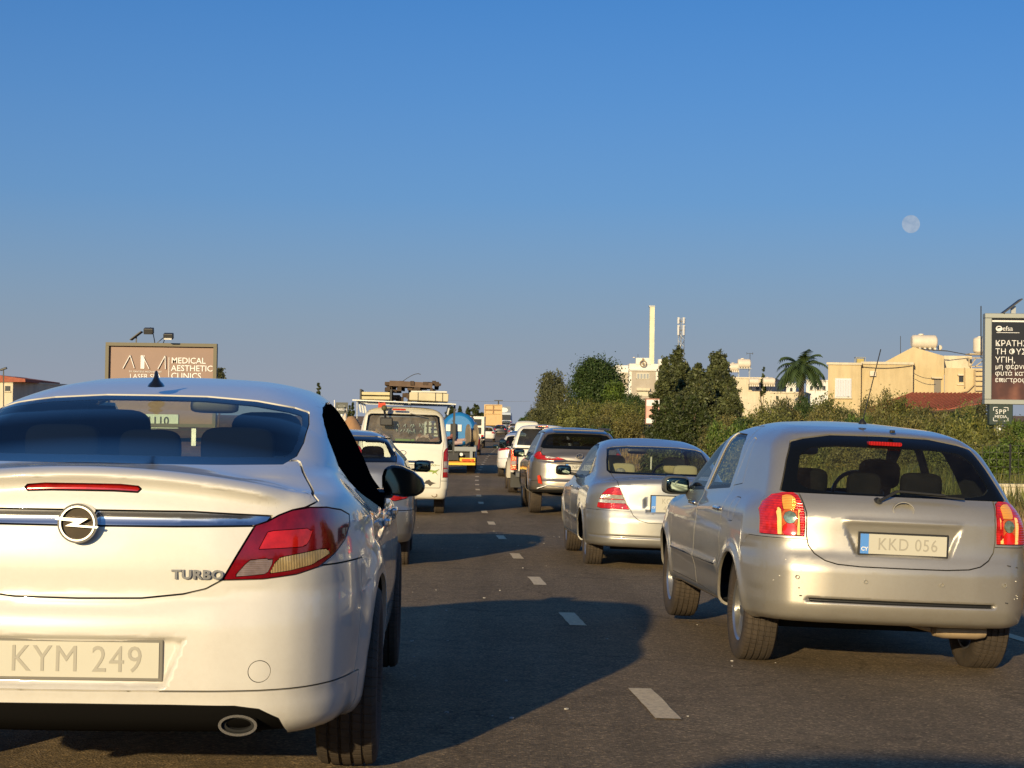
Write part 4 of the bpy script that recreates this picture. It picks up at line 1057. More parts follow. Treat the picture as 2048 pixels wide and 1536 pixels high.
# dark sign at the left
p0, p1 = at(671, 828, 130), at(696, 805, 130); kb = thing("dark_sign", "small dark sign board over the earth mounds left of the van", "sign", ((p0.x + p1.x) / 2, 130, (p0.z + p1.z) / 2)); w_, h_ = p1.x - p0.x, p1.z - p0.z
MB().box((0, 0, 0), (w_, .15, h_)).build("sign_face", plain("dark_green_sign", (.02, .03, .028), .4), kb); text("sign_lettering", "BARUM", .22, M_WHITE, kb, (0, -.09, -.10), extrude=.004, bold=.004)
ring(MB(), oval(0, .16, .26, .08), oval(0, .16, .22, .05), -.1, -.08).build("sign_oval", plain("grey_print", (.3, .32, .3), .5), kb); MB().bar((0, 0, -h_/2), (0, 0, -h_/2 - 3), .12).build("post", M_METAL, kb)
pole("street_pole", "white thin pole just left of the dark sign", "pole", 669, 800, 840, 128, .08, M_WHITE); pole("street_pole", "thin grey pole between the slim cypresses and the van", "pole", 714, 800, 850, 110, .06, M_METAL)

# earth mounds on the left, low wall and fence on the right
def mound(px, pt, Y, wpx, mat, label, seed):
    p = at(px, pt, Y); g = hz(p.x, Y); w = wpx / (CAM_F / Y); h = p.z - g + .15; r = np.random.default_rng(seed); n = 26
    u = np.linspace(-1, 1, n); X, Yy = np.meshgrid(u, u); rad = np.sqrt(X**2 + Yy**2)
    Z = np.clip(1 - rad, 0, 1) ** .8 * h * (1 + .12 * np.sin(7 * X + seed) * np.cos(5 * Yy)) + r.normal(size=X.shape) * .05 * (rad < .95) - .12
    V = np.stack([X.ravel() * w / 2, Yy.ravel() * w / 2, Z.ravel()], 1); T = [(j*n+i, j*n+i+1, (j+1)*n+i+1, (j+1)*n+i) for j in range(n-1) for i in range(n-1)]
    o = link("earth_mound", mesh_np("earth_mound", V, T, mat), None, (p.x, Y, g)); return tag(o, label, "mound", "earth mounds left of the road")
m_or = plain("orange_earth", (.42, .24, .12), .95, var=.3, vscale=1.5, bump=.6, bscale=8); m_wh = plain("pale_rubble", (.66, .58, .46), .95, var=.2, vscale=2)
mound(700, 838, 62, 190, m_or, "orange earth mound beside the road, nearest the van", 1); mound(640, 842, 66, 200, m_or, "orange earth mound hidden behind the white saloon's pillar", 2); mound(735, 842, 74, 150, m_or, "orange earth mound behind the van", 5)
mound(692, 827, 86, 60, m_wh, "pale rubble heap below the dark sign", 3); mound(715, 830, 90, 70, m_wh, "pale rubble heap next to the van's roof rack", 4)
lw = thing("low_wall", "low cream roadside wall behind the silver hatchback, right edge", "wall", (9.0, 31.5, 0))
for k in range(6):
    x = 8.2 + k * 1.3; g = hz(x, 31.5); o = MB().box((x - 9.0 + .62, 0, g + .22), (1.28, .20, .62)).build("wall_section", W_CRM, lw, bevel=.02)
    MB().box((x - 9.0 + .62, 0, g + .55), (1.28, .26, .05)).build("coping", W_CRM, lw)
fn = thing("wire_fence", "thin wire mesh fence among the bushes behind the low wall", "fence", (9.2, 35, 0))
for k in range(5): x = k * 1.1 - .6; MB().bar((x, 0, hz(9.2 + x, 35) - .1), (x, 0, hz(9.2 + x, 35) + 1.25), .04, n=5).build("post", M_DARKM, fn)
mb = MB()
for k in range(9): z = hz(10, 35) + .1 + k * .14; mb.bar((-.6, 0, z), (3.8, 0, z), .008, n=3, caps=False)
for k in range(32): x = -.6 + k * .14; mb.bar((x, 0, hz(10, 35)), (x, 0, hz(10, 35) + 1.22), .007, n=3, caps=False)
mb.build("wire_mesh", M_DARKM, fn)["kind"] = "stuff"
# dry grass tufts along the verge
def tufts(name, n, seed, area, size, mat):
    r = np.random.default_rng(seed); V = []; 
    d = r.uniform(area[0], area[1], n); y = r.uniform(area[2], area[3], n); x = XL(y) + d; z = height(x, y)
    m = 7; P = np.repeat(np.stack([x, y, z], 1), m, 0); P[:, :2] += r.normal(size=(n * m, 2)) * .10
    hgt = size * (.5 + r.random(n * m)); a = r.random(n * m) * 6.28; w = .012 + .012 * r.random(n * m)
    dx = np.stack([np.cos(a) * w, np.sin(a) * w, 0 * a], 1); lean = np.stack([r.normal(size=n * m) * .25, r.normal(size=n * m) * .25, np.ones(n * m)], 1) * hgt[:, None]
    V = np.stack([P - dx - [0, 0, .05], P + dx - [0, 0, .05], P + lean], 1).reshape(-1, 3)
    me = mesh_np(name, V, np.arange(len(V)).reshape(-1, 3), mat, smooth=False); at_ = me.attributes.new("tone", 'FLOAT', 'POINT'); at_.data.foreach_set("value", np.repeat(r.random(n * m), 3).astype(np.float32))
    return tag(link(name, me), kind="stuff")
tufts("dry_grass", 7000, 3, (4.9, 14, 14, 50), .28, G_DRY); tufts("dry_grass_bank", 1500, 4, (4.6, 9, 66, 160), .18, G_DRY)
tufts("weeds", 2500, 5, (7, 14, 28, 50), .5, G_BUSH)
# overhead line
for i, (px, lb) in enumerate(((997, "distant T-shaped power pole above the dump truck"),)):
    a, b = at(px, 845, 420), at(px, 801, 420); t = thing("power_pole", lb, "pole", a); MB().bar((0, 0, -3), b - a, .3, n=6).build("post", M_DARKM, t); MB().box(b - a, (2.0, .15, .2)).build("crossarm", M_DARKM, t)
mb = MB(); pts = [at(880 + (1060 - 880) * f, 800.5 + 1.5 * math.sin(math.pi * f) + .01 * 180 * f, 420) for f in np.linspace(0, 1, 12)]; mb.tube(pts, .05, 3); tag(mb.build("overhead_wire", M_DARKM), "thin overhead wire crossing behind the dump truck", "wire")
p = at(820, 768, 160); q = at(822, 830, 160); t = thing("street_lamp", "curved street lamp rising behind the van's roof load", "street lamp", q); MB().tube([Vector((0, 0, -3)), (p - q) + Vector((.1, 0, -.6)), (p - q) + Vector((.4, 0, -.1)), (p - q) + Vector((1.1, 0, 0))], .07, 5).build("pole", M_METAL, t)
# the moon
mm = NT("moon_face"); tc = mm.n("ShaderNodeTexCoord"); n = mm.noise(.055, 5, .6, tc.outputs['Object']); r = mm.ramp(n.outputs[0], [(.35, (.42, .50, .62)), (.6, (.60, .66, .74))])
em = mm.n("ShaderNodeEmission"); mm.l(r.outputs[0], em.inputs[0]); em.inputs[1].default_value = .30; tr = mm.n("ShaderNodeBsdfTransparent"); tr.inputs[0].default_value = (.62, .62, .62, 1); ad = mm.n("ShaderNodeAddShader")
mm.l(em.outputs[0], ad.inputs[0]); mm.l(tr.outputs[0], ad.inputs[1]); mm.l(ad.outputs[0], mm.out.inputs[0])
p = at(1822, 448, 5000); mb = MB(); mb.prism(oval(0, 0, 25, 25, 64), 0, 2); tag(mb.build("moon", mm.m, None, loc=p), "pale daytime moon in the blue sky at upper right", "moon")
# ------------------------------------------------------------------ vehicle bodies
def K(v): return CV((0, v), (5, v)) if not isinstance(v, CV) else v
def body_field(P):
    hw, plan = P['hw'], P.get('plan', CV((0, 0)))
    ev = lambda c: CV((-c.pts[1][0], c.pts[1][1]), *c.pts)          # symmetric, so the centre line stays smooth
    yr, kr, yf, kf = P['yr'], ev(P['kr']), P['yf'], ev(P['kf'])
    top, kt = P['top'], P.get('kt', .1)
    gw, gplan, gyr, gyf, roof = P['gw'], P.get('gplan', CV((0, 0))), P['gyr'], P['gyf'], P['roof']
    zb = P.get('zb', .25); extra = P.get('extra')
    kgr, kgf, krf = P.get('kgr', .15), P.get('kgf', .22), P.get('krf', .15)
    rrc, rfc, rt, rb = P.get('rrc', .22), P.get('rfc', .28), P.get('rt', .07), P.get('rb', .05)
    rgr, rgt, rgs, rj = P.get('rgr', .12), P.get('rgt', .06), P.get('rgs', .09), P.get('rj', .06)
    def F(x, y, z):
        ax = np.abs(x)
        zc = z + kt * .9 * ax ** 2 * sstep(.8, 1.05, z)
        side = (ax - hw(z) - plan(y)) * hw.c(z)
        rear = (yr(zc) + kr(ax) - y) * yr.c(zc) * kr.c(ax)
        front = (y - yf(z) + kf(ax)) * yf.c(z)
        tp = (z - top(y) + kt * ax ** 2) * top.c(y)
        low = smax(side, rear, rrc)
        low = smax(low, front, rfc)
        low = smax(low, tp, rt)
        low = smax(low, zb - z, rb)
        gs = (ax - gw(z) - gplan(y)) * gw.c(z)
        gr = (gyr(z) + kgr * ax ** 2 - y) * gyr.c(z)
        gf = (y - gyf(z) + kgf * ax ** 2) * gyf.c(z)
        gt = (z - roof(y) + krf * ax ** 2) * roof.c(y)
        g = smax(gs, gr, rgr)
        g = smax(g, gf, .12)
        g = smax(g, gt, rgs)
        g = smax(g, .5 - z, .02)
        f = smin(low, g, rj)
        if extra: f = f + extra(x, y, z, ax)
        return f
    return F

def pxz(P, r=0.0, y1=None, y0=None, mirror=True):
    P = np.array(P, float)
    if mirror: P[np.abs(P[:, 0]) < 1e-6, 0] = -.4
    def g(x, y, z):
        d = sdpoly(P, np.abs(x) if mirror else x, z) + r
        if y1 is not None: d = np.maximum(d, y - (y1(z) if callable(y1) else y1))
        if y0 is not None: d = np.maximum(d, (y0(z) if callable(y0) else y0) - y)
        return d
    return g
def pyz(P, r=0.0, amin=.45):
    P = np.array(P, float)
    def g(x, y, z): return np.maximum(sdpoly(P, y, z) + r, amin - np.abs(x))
    return g
def grow(g, d): return lambda x, y, z: g(x, y, z) - d

def make_tyre(Rr, w, rim):
    mb = MB(); h = w / 2
    pr = [(-h * .78, rim - .012), (-h * .95, rim + .012), (-h, rim + (Rr - rim) * .45), (-h * .96, Rr - .022), (-h * .84, Rr - .006)]
    gx = [-.55, -.19, .19, .55]
    for g in gx:
        c = g * h; pr += [(c - .006, Rr - (.0015 if abs(g) > .4 else 0)), (c - .0045, Rr - .009), (c + .0045, Rr - .009), (c + .006, Rr - (.0015 if abs(g) > .4 else 0))]
    pr += [(h * .84, Rr - .006), (h * .96, Rr - .022), (h, rim + (Rr - rim) * .45), (h * .95, rim + .012), (h * .78, rim - .012)]
    mb.lathe(pr, 56); return mb
def make_rim(rim, w, style, side):
    """disc faces +x*side"""
    mb = MB(); h = w / 2 * .8; s = side
    mb.lathe([(-h * s, rim - .02), (-h * s, rim + .003), (h * s, rim + .004), (h * s * 1.04, rim - .008), (h * s * .9, rim - .02), (-h * s, rim - .02)], 40)
    xf = h * s * .72
    if style == 'steel':
        mb.lathe([(xf + .012 * s, 0.0), (xf + .012 * s, .05), (xf, .07), (xf - .012 * s, .12), (xf + .006 * s, rim * .8), (xf - .02 * s, rim - .015)], 32)
    else:
        mb.lathe([(xf + .01 * s, 0.001), (xf + .012 * s, .035), (xf, .055), (xf - .03 * s, .06)], 24)
        n = style
        for i in range(n):
            a = 2 * math.pi * i / n
            c, q = math.cos(a), math.sin(a)
            for o in ((-.012, .012) if n <= 5 else (0,)):
                ww = .026 if n <= 5 else .030
                P = []
                for rr, hw_, xx in ((.045, ww * .75, xf), (rim - .01, ww * (1.25 if n <= 5 else .9), xf - .008 * s)):
                    oo = o * (1 if rr < .1 else 2.6)
                    for (u, v) in ((-hw_ + oo, 0), (hw_ + oo, 0), (hw_ * .8 + oo, -.03), (-hw_ * .8 + oo, -.03)):
                        P.append((xx + v * s, rr * c - u * q, rr * q + u * c))
                mb.add(P, [(0, 1, 5, 4), (1, 2, 6, 5), (2, 3, 7, 6), (3, 0, 4, 7)])
        mb.lathe([(xf - .05 * s, .02), (xf - .05 * s, rim - .05)], 24)
    return mb
_wh = {}
def add_wheels(root, tr, ys, Rr, w, rim, style, rimmat=None):
    k = (round(Rr, 3), w, rim, style)
    if k not in _wh:
        t = make_tyre(Rr, w, rim).build("tyre", M_TYRE); me = t.data; bpy.data.objects.remove(t)
        ms = []
        for s in (-1, 1):
            o = make_rim(rim, w, style, s).build("rim", rimmat or M_RIM); ms.append(o.data); bpy.data.objects.remove(o)
        _wh[k] = (me, ms)
    me, ms = _wh[k]
    for y in ys:
        for s in (-1, 1):
            wl = link("wheel", None, root, (s * (tr - w / 2), y, Rr - .006)); wl.empty_display_size = .1
            link("tyre", me, wl, rot=(random.uniform(0, 6), 0, 0)); link("rim", ms[(s + 1) // 2], wl, rot=(random.uniform(0, 6), 0, 0))

def build_car(S):
    """S: field, extents, panels to cut out, glazing, wheels.  Returns the thing's Empty"""
    X, Y, Z = S['pos']
    root = thing(S['name'], S['label'], S['cat'], (X, Y, Z), rot=(0, S.get('roll', 0) and R(S['roll']), R(S['yaw'])), group=S.get('group'))
    F = S['F']; W, L, H = S['dims']; h = S['h']
    lo = (-W - .06, -.12, S.get('zlo', .1)); hi = (W + .06, L + .1, H + .06)
    sk = Skin.make(F, lo, hi, h)
    for g, lv in S.get('fine', []):
        sk.refine(F, lambda V, T: g(*V[T].mean(1).T) < h * .5, lv)
    regs = S['regs']; arches = S.get('arches', [])
    def archg(grow_=0.0):
        def g(x, y, z):
            d = 1e3
            for (yc, zc, rr) in arches: d = np.minimum(d, np.sqrt((y - yc) ** 2 + (z - zc) ** 2) - rr - grow_)
            return np.maximum(d, S.get('archx', .5) - np.abs(x))
        return g
    allg = [(r['g'], r.get('lv', S.get('lv', 1))) for r in regs] + ([(archg(), S.get('lv', 1))] if arches else [])
    for lev in range(3):
        gs = [g for g, lv in allg if lv > lev]
        if not gs: break
        def sel(V, T):
            m = np.zeros(len(T), bool)
            for g in gs:
                a = g(*V.T)[T]
                m |= (a.min(1) < .004) & (a.max(1) > -.004)
            return m
        sk.refine(F, sel, 1)
    e = S.get('gap', .0022); objs = {}
    if arches:
        sk = sk.clip(-archg()(*sk.V.T)); archE = sk.E; 
    rest = sk; restE = list(sk.E)
    for r in regs:
        gap = r.get('gap', e)
        gv = r['g'](*rest.V.T)
        piece = rest.clip(gv + gap); nxt = rest.clip(-gv + gap)
        restE += nxt.E; rest = nxt
        if r.get('void') or not len(piece.T): continue
        piece.shift(r.get('off', 0.0))
        subs = [piece]
        if r.get('split'): subs = [piece.half(-1), piece.half(1)]
        for q in subs:
            if not len(q.T): continue
            children = r.get('sub', [])
            par = r.get('parent'); par = objs.get(par, root) if par else root
            base = q; bE = list(q.E); subobjs = []
            for c in children:
                cv = c['g'](*base.V.T); cp = base.clip(cv + c.get('gap', .0012)); nb = base.clip(-cv + c.get('gap', .0012))
                bE += nb.E; base = nb
                if len(cp.T): cp.shift(c.get('off', 0)); subobjs.append((c, cp))
            base.E = bE
            V, N, T = base.arrays(r.get('rim', .012))
            o = link(r['name'], mesh_np(r['name'], V, T, r['mat'], N), par)
            if r.get('label'): o['label'] = r['label']
            objs[r.get('key', r['name'])] = o
            for c, cp in subobjs:
                V, N, T = cp.arrays(c.get('rim', .006)); link(c['name'], mesh_np(c['name'], V, T, c['mat'], N), o)
    rest.E = restE
    V, N, T = rest.arrays(.016)
    body = link("body", mesh_np("body", V, T, S['mat'], N), root); objs['body'] = body
    # dark inner skin behind the panel gaps, lining of the cabin
    wins = [r for r in regs if r.get('see')]
    hi_ = S.get('hin', .05)
    Fi = lambda x, y, z: F(x, y, z) + .022
    si = Skin.make(Fi, lo, hi, hi_)
    for lev in range(1 + (h < .03)):
        def sel2(V, T):
            m = np.zeros(len(T), bool)
            for r in wins:
                a = r['g'](*V.T)[T]; m |= (a.min(1) < .01) & (a.max(1) > -.01)
            if arches: a = archg(.01)(*V.T)[T]; m |= (a.min(1) < .01) & (a.max(1) > -.01)
            return m
        si.refine(Fi, sel2, 1)
    for r in wins: si = si.clip(-r['g'](*si.V.T), rim=False)
    if arches: si = si.clip(-archg(.01)(*si.V.T), rim=False)
    li = link("cabin_lining", mesh_np("cabin_lining", si.V, si.T, S.get('lining', M_INT), si.N), root)
    for (yc, zc, rr) in arches:
        for s in (-1, 1):
            mb = MB(); xo, xi = s * (W - .09), s * (W - .36); n_ = 20; rq = rr + .03
            A = [R(6 + 168 * i / n_) for i in range(n_ + 1)]
            V_ = [(xo, yc + rq * math.cos(a), zc + rq * math.sin(a)) for a in A] + [(xi, yc + rq * math.cos(a), zc + rq * math.sin(a)) for a in A]
            mb.add(V_, [(i, i + 1, n_ + 2 + i, n_ + 1 + i) for i in range(n_)] + [tuple(range(n_ + 1, 2 * n_ + 2))])
            mb.build("wheel_arch_liner", M_TYREWELL, root)
    if S.get('wheels'): add_wheels(root, *S['wheels'])
    return root, objs

def plate(root, x, y, z, txt, eu=True, tilt=0, w=.52, h=.112, dark=False, fsize=.098, frame=M_BLACK, parent=None):
    p = link("number_plate", None, root, (x, y, z), (R(tilt), 0, 0)); p.empty_display_size = .1
    MB().box((0, .004, 0), (w + .025, .012, h + .022)).build("plate_frame", frame, p, bevel=.003)
    MB().box((0, -.004, 0), (w, .004, h)).build("plate_face", M_PLATE, p)
    if eu:
        MB().box((-w / 2 + .024, -.0072, 0), (.048, .002, h)).build("country_band", M_PLATEB, p)
        text("country_code", "CY", .03, M_WHITE, p, (-w / 2 + .024, -.0088, -.03), bold=.001)
    lines = txt.split('\n')
    for i, ln in enumerate(lines):
        text("plate_lettering", ln, fsize, M_PLATETD if dark else M_PLATET, p, ((.024 if eu else 0), -.0072, (len(lines) - 1) * fsize * .5 - i * fsize - .002), sx=.86, spacing=1.1, bold=0)
    return p

def seats(root, yf, yb, belt, w=.34, mat=M_SEAT, hz=None, rear=3, hw=.13, floor=.35, headw=.13):
    hz = hz or belt + .08
    for s in (-1, 1):
        st = link("front_seat", None, root, (s * w, yf, 0))
        ellipsoid("backrest", (0, 0, (floor + hz) / 2 - .04), (.24, .07, (hz - floor) / 2 - .08), mat, st, p=3.5, rot=(R(12), 0, 0))
        ellipsoid("headrest", (0, -.10, hz + .02), (headw, .05, .10), mat, st, p=3.4)
    if rear:
        st = link("rear_seat", None, root, (0, yb, 0))
        ellipsoid("backrest", (0, 0, (floor + belt) / 2 - .02), (w + .28, .08, (belt - floor) / 2), mat, st, p=5, rot=(R(14), 0, 0))
        for x in ([-w, 0, w] if rear == 3 else [-w, w]):
            ellipsoid("headrest", (x, -.10, belt + (.065 if x else .05)), (hw + (.01 if x else -.015), .045, .085), mat, st, p=4)

def dash(root, y, z, w=.68, steer=.36):
    ellipsoid("dashboard", (0, y, z - .12), (w, .22, .13), M_INT, root, p=4)
    mb = MB(); pts = [(steer + .18 * math.cos(a), y - .32 + .06 * math.sin(a), z - .02 + .18 * math.sin(a)) for a in np.linspace(0, 2 * math.pi, 25)]
    mb.tube(pts, .03); mb.build("steering_wheel", M_BLACK, root)
    ellipsoid("rear_view_mirror", (0, y - .1, z + .30), (.12, .02, .035), M_BLACK, root, p=4)

def mirror(root, x, y, z, w, h, mat, depth=.09, side=1, shape='oval', base=.1):
    m = link("door_mirror", None, root, (x, y, z))
    ellipsoid("mirror_housing", (0, depth * .5, 0), (w / 2, depth, h / 2), mat, m, p=2.6 if shape == 'oval' else 4)
    ellipsoid("mirror_glass", (-.004 * side, -.034 + .0, 0), (w / 2 * .86, .012, h / 2 * .80), M_MIRRG, m, p=2.4 if shape == 'oval' else 4)
    MB().bar((-side * w * .42, depth * .4, -h * .3), (-side * (w * .5 + base), depth * .5, -h * .42), .05, .035).build("mirror_arm", M_BLACK, m, bevel=.01)
    return m
M_MIRRG = plain("mirror_face", (.10, .13, .12), .03, metal=1)
M_MIRRG2 = M_MIRRG

# materials for lamps
L_DKRED = lens("dark_red_lens", (.30, .006, .012), ribs=0)
L_RED = lens("bright_red_lens", (.78, .018, .012), .1)
L_REDRIB = lens("ribbed_red_lens", (.62, .02, .015), .16, ribs=85, axis=2)
L_CLEAR = lens("clear_lens", (.62, .58, .55), .08, ribs=120, axis=0)
L_AMBER = lens("amber_lens", (.75, .42, .10), .15, ribs=120, axis=0)
# ------------------------------------------------------------------ the white saloon in the left lane, closest to the camera
def white_saloon():
    lamp = [(.452, .762), (.548, .935), (.585, .948), (.62, .968), (.66, .984), (.71, .991), (.76, .988), (.80, .975), (.824, .955), (.828, .92), (.817, .875), (.79, .835), (.745, .797), (.68, .777), (.58, .765)]
    rec = [(0, .586), (.30, .584), (.345, .574), (.335, .555), (.285, .424), (.26, .414), (0, .414)]
    bar = [(0, .979), (.30, .979), (.58, .968), (.66, .986), (.62, .968), (.585, .948), (.548, .936), (.3, .930), (0, .926)]
    barP = pxz([(0, .979), (.35, .978), (.60, .966), (.585, .948), (.548, .934), (.3, .930), (0, .927)], y1=.5)
    recP = pxz(rec, y1=.3)
    def extra(x, y, z, ax):
        e = .028 * sstep(.004, -.022, recP(x, y, z))
        # lip of the boot lid
        m = sstep(.66, .54, ax) * sstep(.4, .25, y)
        zc = z + .165 * ax ** 2
        e = e - .040 * np.exp(-((zc - 1.092) / .021) ** 2) * m + .004 * np.exp(-((zc - 1.045) / .03) ** 2) * m
        # hollow of the bright strip
        zl = z - (.954 - .006 * ax)
        e = e + .007 * np.exp(-(zl / .017) ** 2) * sstep(.62, .5, ax) * sstep(.4, .3, y)
        # overhang of the lid above the bumper shelf
        e = e + .007 * np.exp(-((z - (.675 + .16 * ax ** 2)) / .018) ** 2) * sstep(.7, .45, ax) * sstep(.3, .2, y)
        # lower spoiler step and flared arches
        e = e - .012 * sstep(.40, .33, z) * sstep(.6, .35, y)
        e = e - .022 * np.exp(-((np.sqrt((y - 1.08) ** 2 + (z - .34) ** 2) - .40) / .09) ** 2) * sstep(.6, .8, ax)
        e = e + .010 * np.exp(-((z - (.80 + .04 * y)) / .03) ** 2) * sstep(.7, .8, ax) * sstep(.8, 1.2, y)
        return e
    F = body_field(dict(
        hw=CV((.15, .86), (.28, .885), (.45, .905), (.65, .912), (.80, .900), (.92, .875), (1.0, .84), (1.1, .80)),
        plan=CV((0, -.045), (.5, -.012), (1.1, 0), (3.6, 0), (4.3, -.04), (4.83, -.12)),
        yr=CV((.15, .16), (.25, .07), (.34, .02), (.42, 0), (.60, .0), (.68, .016), (.72, .03), (.80, .022), (.90, .03), (1.0, .045), (1.06, .06), (1.12, .07)),
        kr=CV((0, 0), (.4, .016), (.55, .045), (.65, .095), (.72, .165), (.78, .27), (.84, .43), (.90, .66), (1.0, 1.1)),
        yf=CV((.15, 4.6), (.4, 4.82), (.6, 4.80), (.9, 4.6)), kf=CV((0, 0), (.5, .06), (.9, .35)),
        top=CV((0, 1.098), (.3, 1.118), (.6, 1.13), (1.5, 1.05), (3.3, 1.04), (3.8, 1.0), (4.5, .85), (4.83, .7)), kt=.165, rt=.045, rrc=.10, zb=.262,
        gw=CV((.5, .86), (.9, .84), (1.0, .805), (1.12, .755), (1.25, .70), (1.37, .63), (1.45, .56), (1.5, .5)),
        gplan=CV((.3, -.06), (1.0, -.02), (2.0, 0), (3.2, -.01), (4.1, -.08)),
        gyr=CV((1.0, .28), (1.08, .42), (1.12, .55), (1.2, .80), (1.3, 1.12), (1.36, 1.35), (1.42, 1.68), (1.47, 2.05)),
        gyf=CV((.9, 4.0), (1.1, 3.65), (1.3, 3.2), (1.42, 2.85), (1.48, 2.6)), kgr=.22,
        roof=CV((1.2, 1.375), (1.5, 1.43), (2.0, 1.482), (2.4, 1.495), (2.9, 1.48), (3.4, 1.41)), krf=.15, rj=.10, rgr=.16, rgs=.10, extra=extra))
    glass = [(0, 1.374), (.20, 1.371), (.40, 1.357), (.55, 1.333), (.605, 1.316), (.622, 1.27), (.628, 1.20), (.618, 1.150), (.585, 1.124), (.4, 1.122), (0, 1.126)]
    gA = pxz(glass, y1=2.2)
    gB = lambda x, y, z: gA(x, y, z) + .022
    dlo = [(1.18, 1.11), (1.22, 1.16), (1.30, 1.215), (1.43, 1.262), (1.60, 1.303), (1.80, 1.335), (2.12, 1.360), (2.6, 1.372), (3.05, 1.35), (3.5, 1.2), (3.95, 1.0), (3.6, .95), (2.5, .90), (2.25, .900), (2.05, .912), (1.82, .944), (1.6, .985), (1.45, 1.022), (1.33, 1.060), (1.24, 1.088)]
    lidP = [(0, .694), (.2, .702), (.33, .716), (.40, .733), (.452, .762), (.50, .85), (.548, .935), (.60, .955), (.66, .984), (.70, .992), (.735, 1.01), (.70, 1.05), (.655, 1.10), (.63, 1.135), (0, 1.14)]
    paintw = paint("white_car_paint", (.76, .735, .67), rough=.35, dirt=.12)
    darkg = glassy("saloon_tinted_glass", (.60, .70, .60), dust=.004)
    sideg = plain("matt_black_pane", (.003, .0035, .004), .6, spec=0); matb = plain("matt_black_surround", (.003, .003, .003), .7, spec=0)  # side panes are opaque matt black in place of see-through glass
    cbl = [(0, 1.062), (.12, 1.060), (.176, 1.055), (.184, 1.047), (.174, 1.037), (.10, 1.040), (0, 1.041)]
    lampsub = [
        dict(name="reflector", g=pxz([(.562, .860), (.588, .915), (.600, .919), (.716, .925), (.726, .918), (.712, .870), (.700, .865)], y1=.6), mat=L_RED, off=.001),
        dict(name="reversing_lamp", g=pxz([(.487, .772), (.535, .828), (.615, .832), (.590, .781)], y1=.6), mat=lens("saloon_reversing_lens", (.36, .27, .25), .1, ribs=160, axis=2, bumpd=.0006), off=.001),
        dict(name="indicator", g=pxz([(.597, .782), (.622, .833), (.795, .862), (.775, .835), (.725, .805), (.66, .79)], y1=.6), mat=lens("saloon_indicator_lens", (.58, .42, .20), .1, ribs=210, axis=0, bumpd=.0008), off=.001)]
    slot = lambda x, y, z: np.maximum(np.maximum(sdpoly([(-.5, .1), (.60, .1), (.655, .262), (.635, .315), (.575, .350), (.50, .362), (.3, .366), (-.5, .370)], np.abs(x), z), y - .6), 0 * x - 1)
    regs = [
        dict(name="rear_window", key='rw', g=gA, mat=M_FRIT, off=-.003, rim=.004, gap=.0015, lv=2,
             sub=[dict(name="glass_pane", g=gB, mat=darkg, gap=.0, off=-.0005, rim=0)]),
        dict(name="see_hole", g=gB, mat=M_INT, void=True, see=True, lv=0),
        dict(name="side_window", g=pyz(dlo), mat=matb, off=-.004, rim=.004, split=True, lv=3,
             sub=[dict(name="glass_pane", g=grow(pyz(dlo), -.03), mat=sideg, gap=0, off=-.0005, rim=0)]),
        dict(name="see_hole", g=grow(pyz(dlo), -.03), mat=M_INT, void=True, see=True, lv=0),
        dict(name="windscreen", g=pxz([(0, 1.40), (.45, 1.38), (.56, 1.34), (.68, 1.06), (0, 1.02)], y0=2.7), mat=glassy("windscreen_glass", (.97, .99, .97), dust=.004), off=-.003, see=True, lv=1),
        dict(name="tail_light", g=pxz(lamp, y1=.80), mat=L_DKRED, off=.004, rim=.02, split=True, lv=3, sub=lampsub),
        dict(name="high_brake_light", g=pxz(cbl, y1=.4), mat=lens("saloon_high_brake_lens", (.50, .012, .010)), off=.002, lv=3),
        dict(name="chrome_strip", g=barP, mat=M_SATIN, off=.001, lv=3),
        dict(name="boot_lid", g=pxz(lidP, y1=.74), mat=paintw, lv=2),
        dict(name="diffuser", g=slot, mat=plain("diffuser_plastic", (.007, .0065, .006), .85, spec=.03), off=-.014, lv=2, rim=0),
        dict(name="towing_eye_cover", g=lambda x, y, z: np.maximum(np.sqrt((x - .575) ** 2 + (z - .472) ** 2) - .0345, y - .4), mat=paintw, lv=3, gap=.0012, off=0),
        dict(name="rear_bumper", g=lambda x, y, z: np.maximum(np.maximum(z - .80 + .0 * y, y - .60 - .25 * (z - .6)), .411 - .012 * sstep(.3, .0, np.abs(x)) * 0 - z), mat=paintw, lv=1),
        dict(name="bumper_skirt", g=lambda x, y, z: np.maximum(z - .411, y - .60), mat=paintw, lv=1),
        dict(name="rear_door", g=pyz([(1.62, .30), (1.50, .60), (1.42, .75), (1.33, 1.05), (2.1, .90), (2.55, .895), (2.55, .3)], amin=.6), mat=paintw, split=True, lv=1),
        dict(name="front_door", g=pyz([(2.56, .30), (2.56, .895), (3.6, .945), (3.62, .3)], amin=.6), mat=paintw, split=True, lv=1),
        dict(name="bonnet", g=pxz([(0, .8), (0, 1.2), (.75, 1.2), (.75, .8)], y0=3.75), mat=paintw, lv=0),
    ]
    fine = [(lambda x, y, z: np.maximum(barP(x, y, z) - .02, 0 * x - 1), 1), (lambda x, y, z: np.maximum(np.abs(recP(x, y, z)) - .03, 0 * x - 1), 1),
            (lambda x, y, z: np.maximum(np.abs(z + .165 * x * x - 1.08) - .05, np.maximum(y - .3, np.abs(x) - .68)), 1)]
    root, ob = build_car(dict(name="white_saloon_car", label="white saloon with round chrome emblem and red wraparound tail lights, nearest on the left",
        cat="car", F=F, dims=(.94, 4.83, 1.5), h=.025, pos=(-1.37, 5.7, 0), yaw=2.0, roll=.3, mat=paintw, regs=regs, fine=fine,
        arches=[(1.08, .335, .375), (3.84, .335, .375)], wheels=(.925, [1.08, 3.84], .335, .225, .22, 5), lv=1, gap=.003))
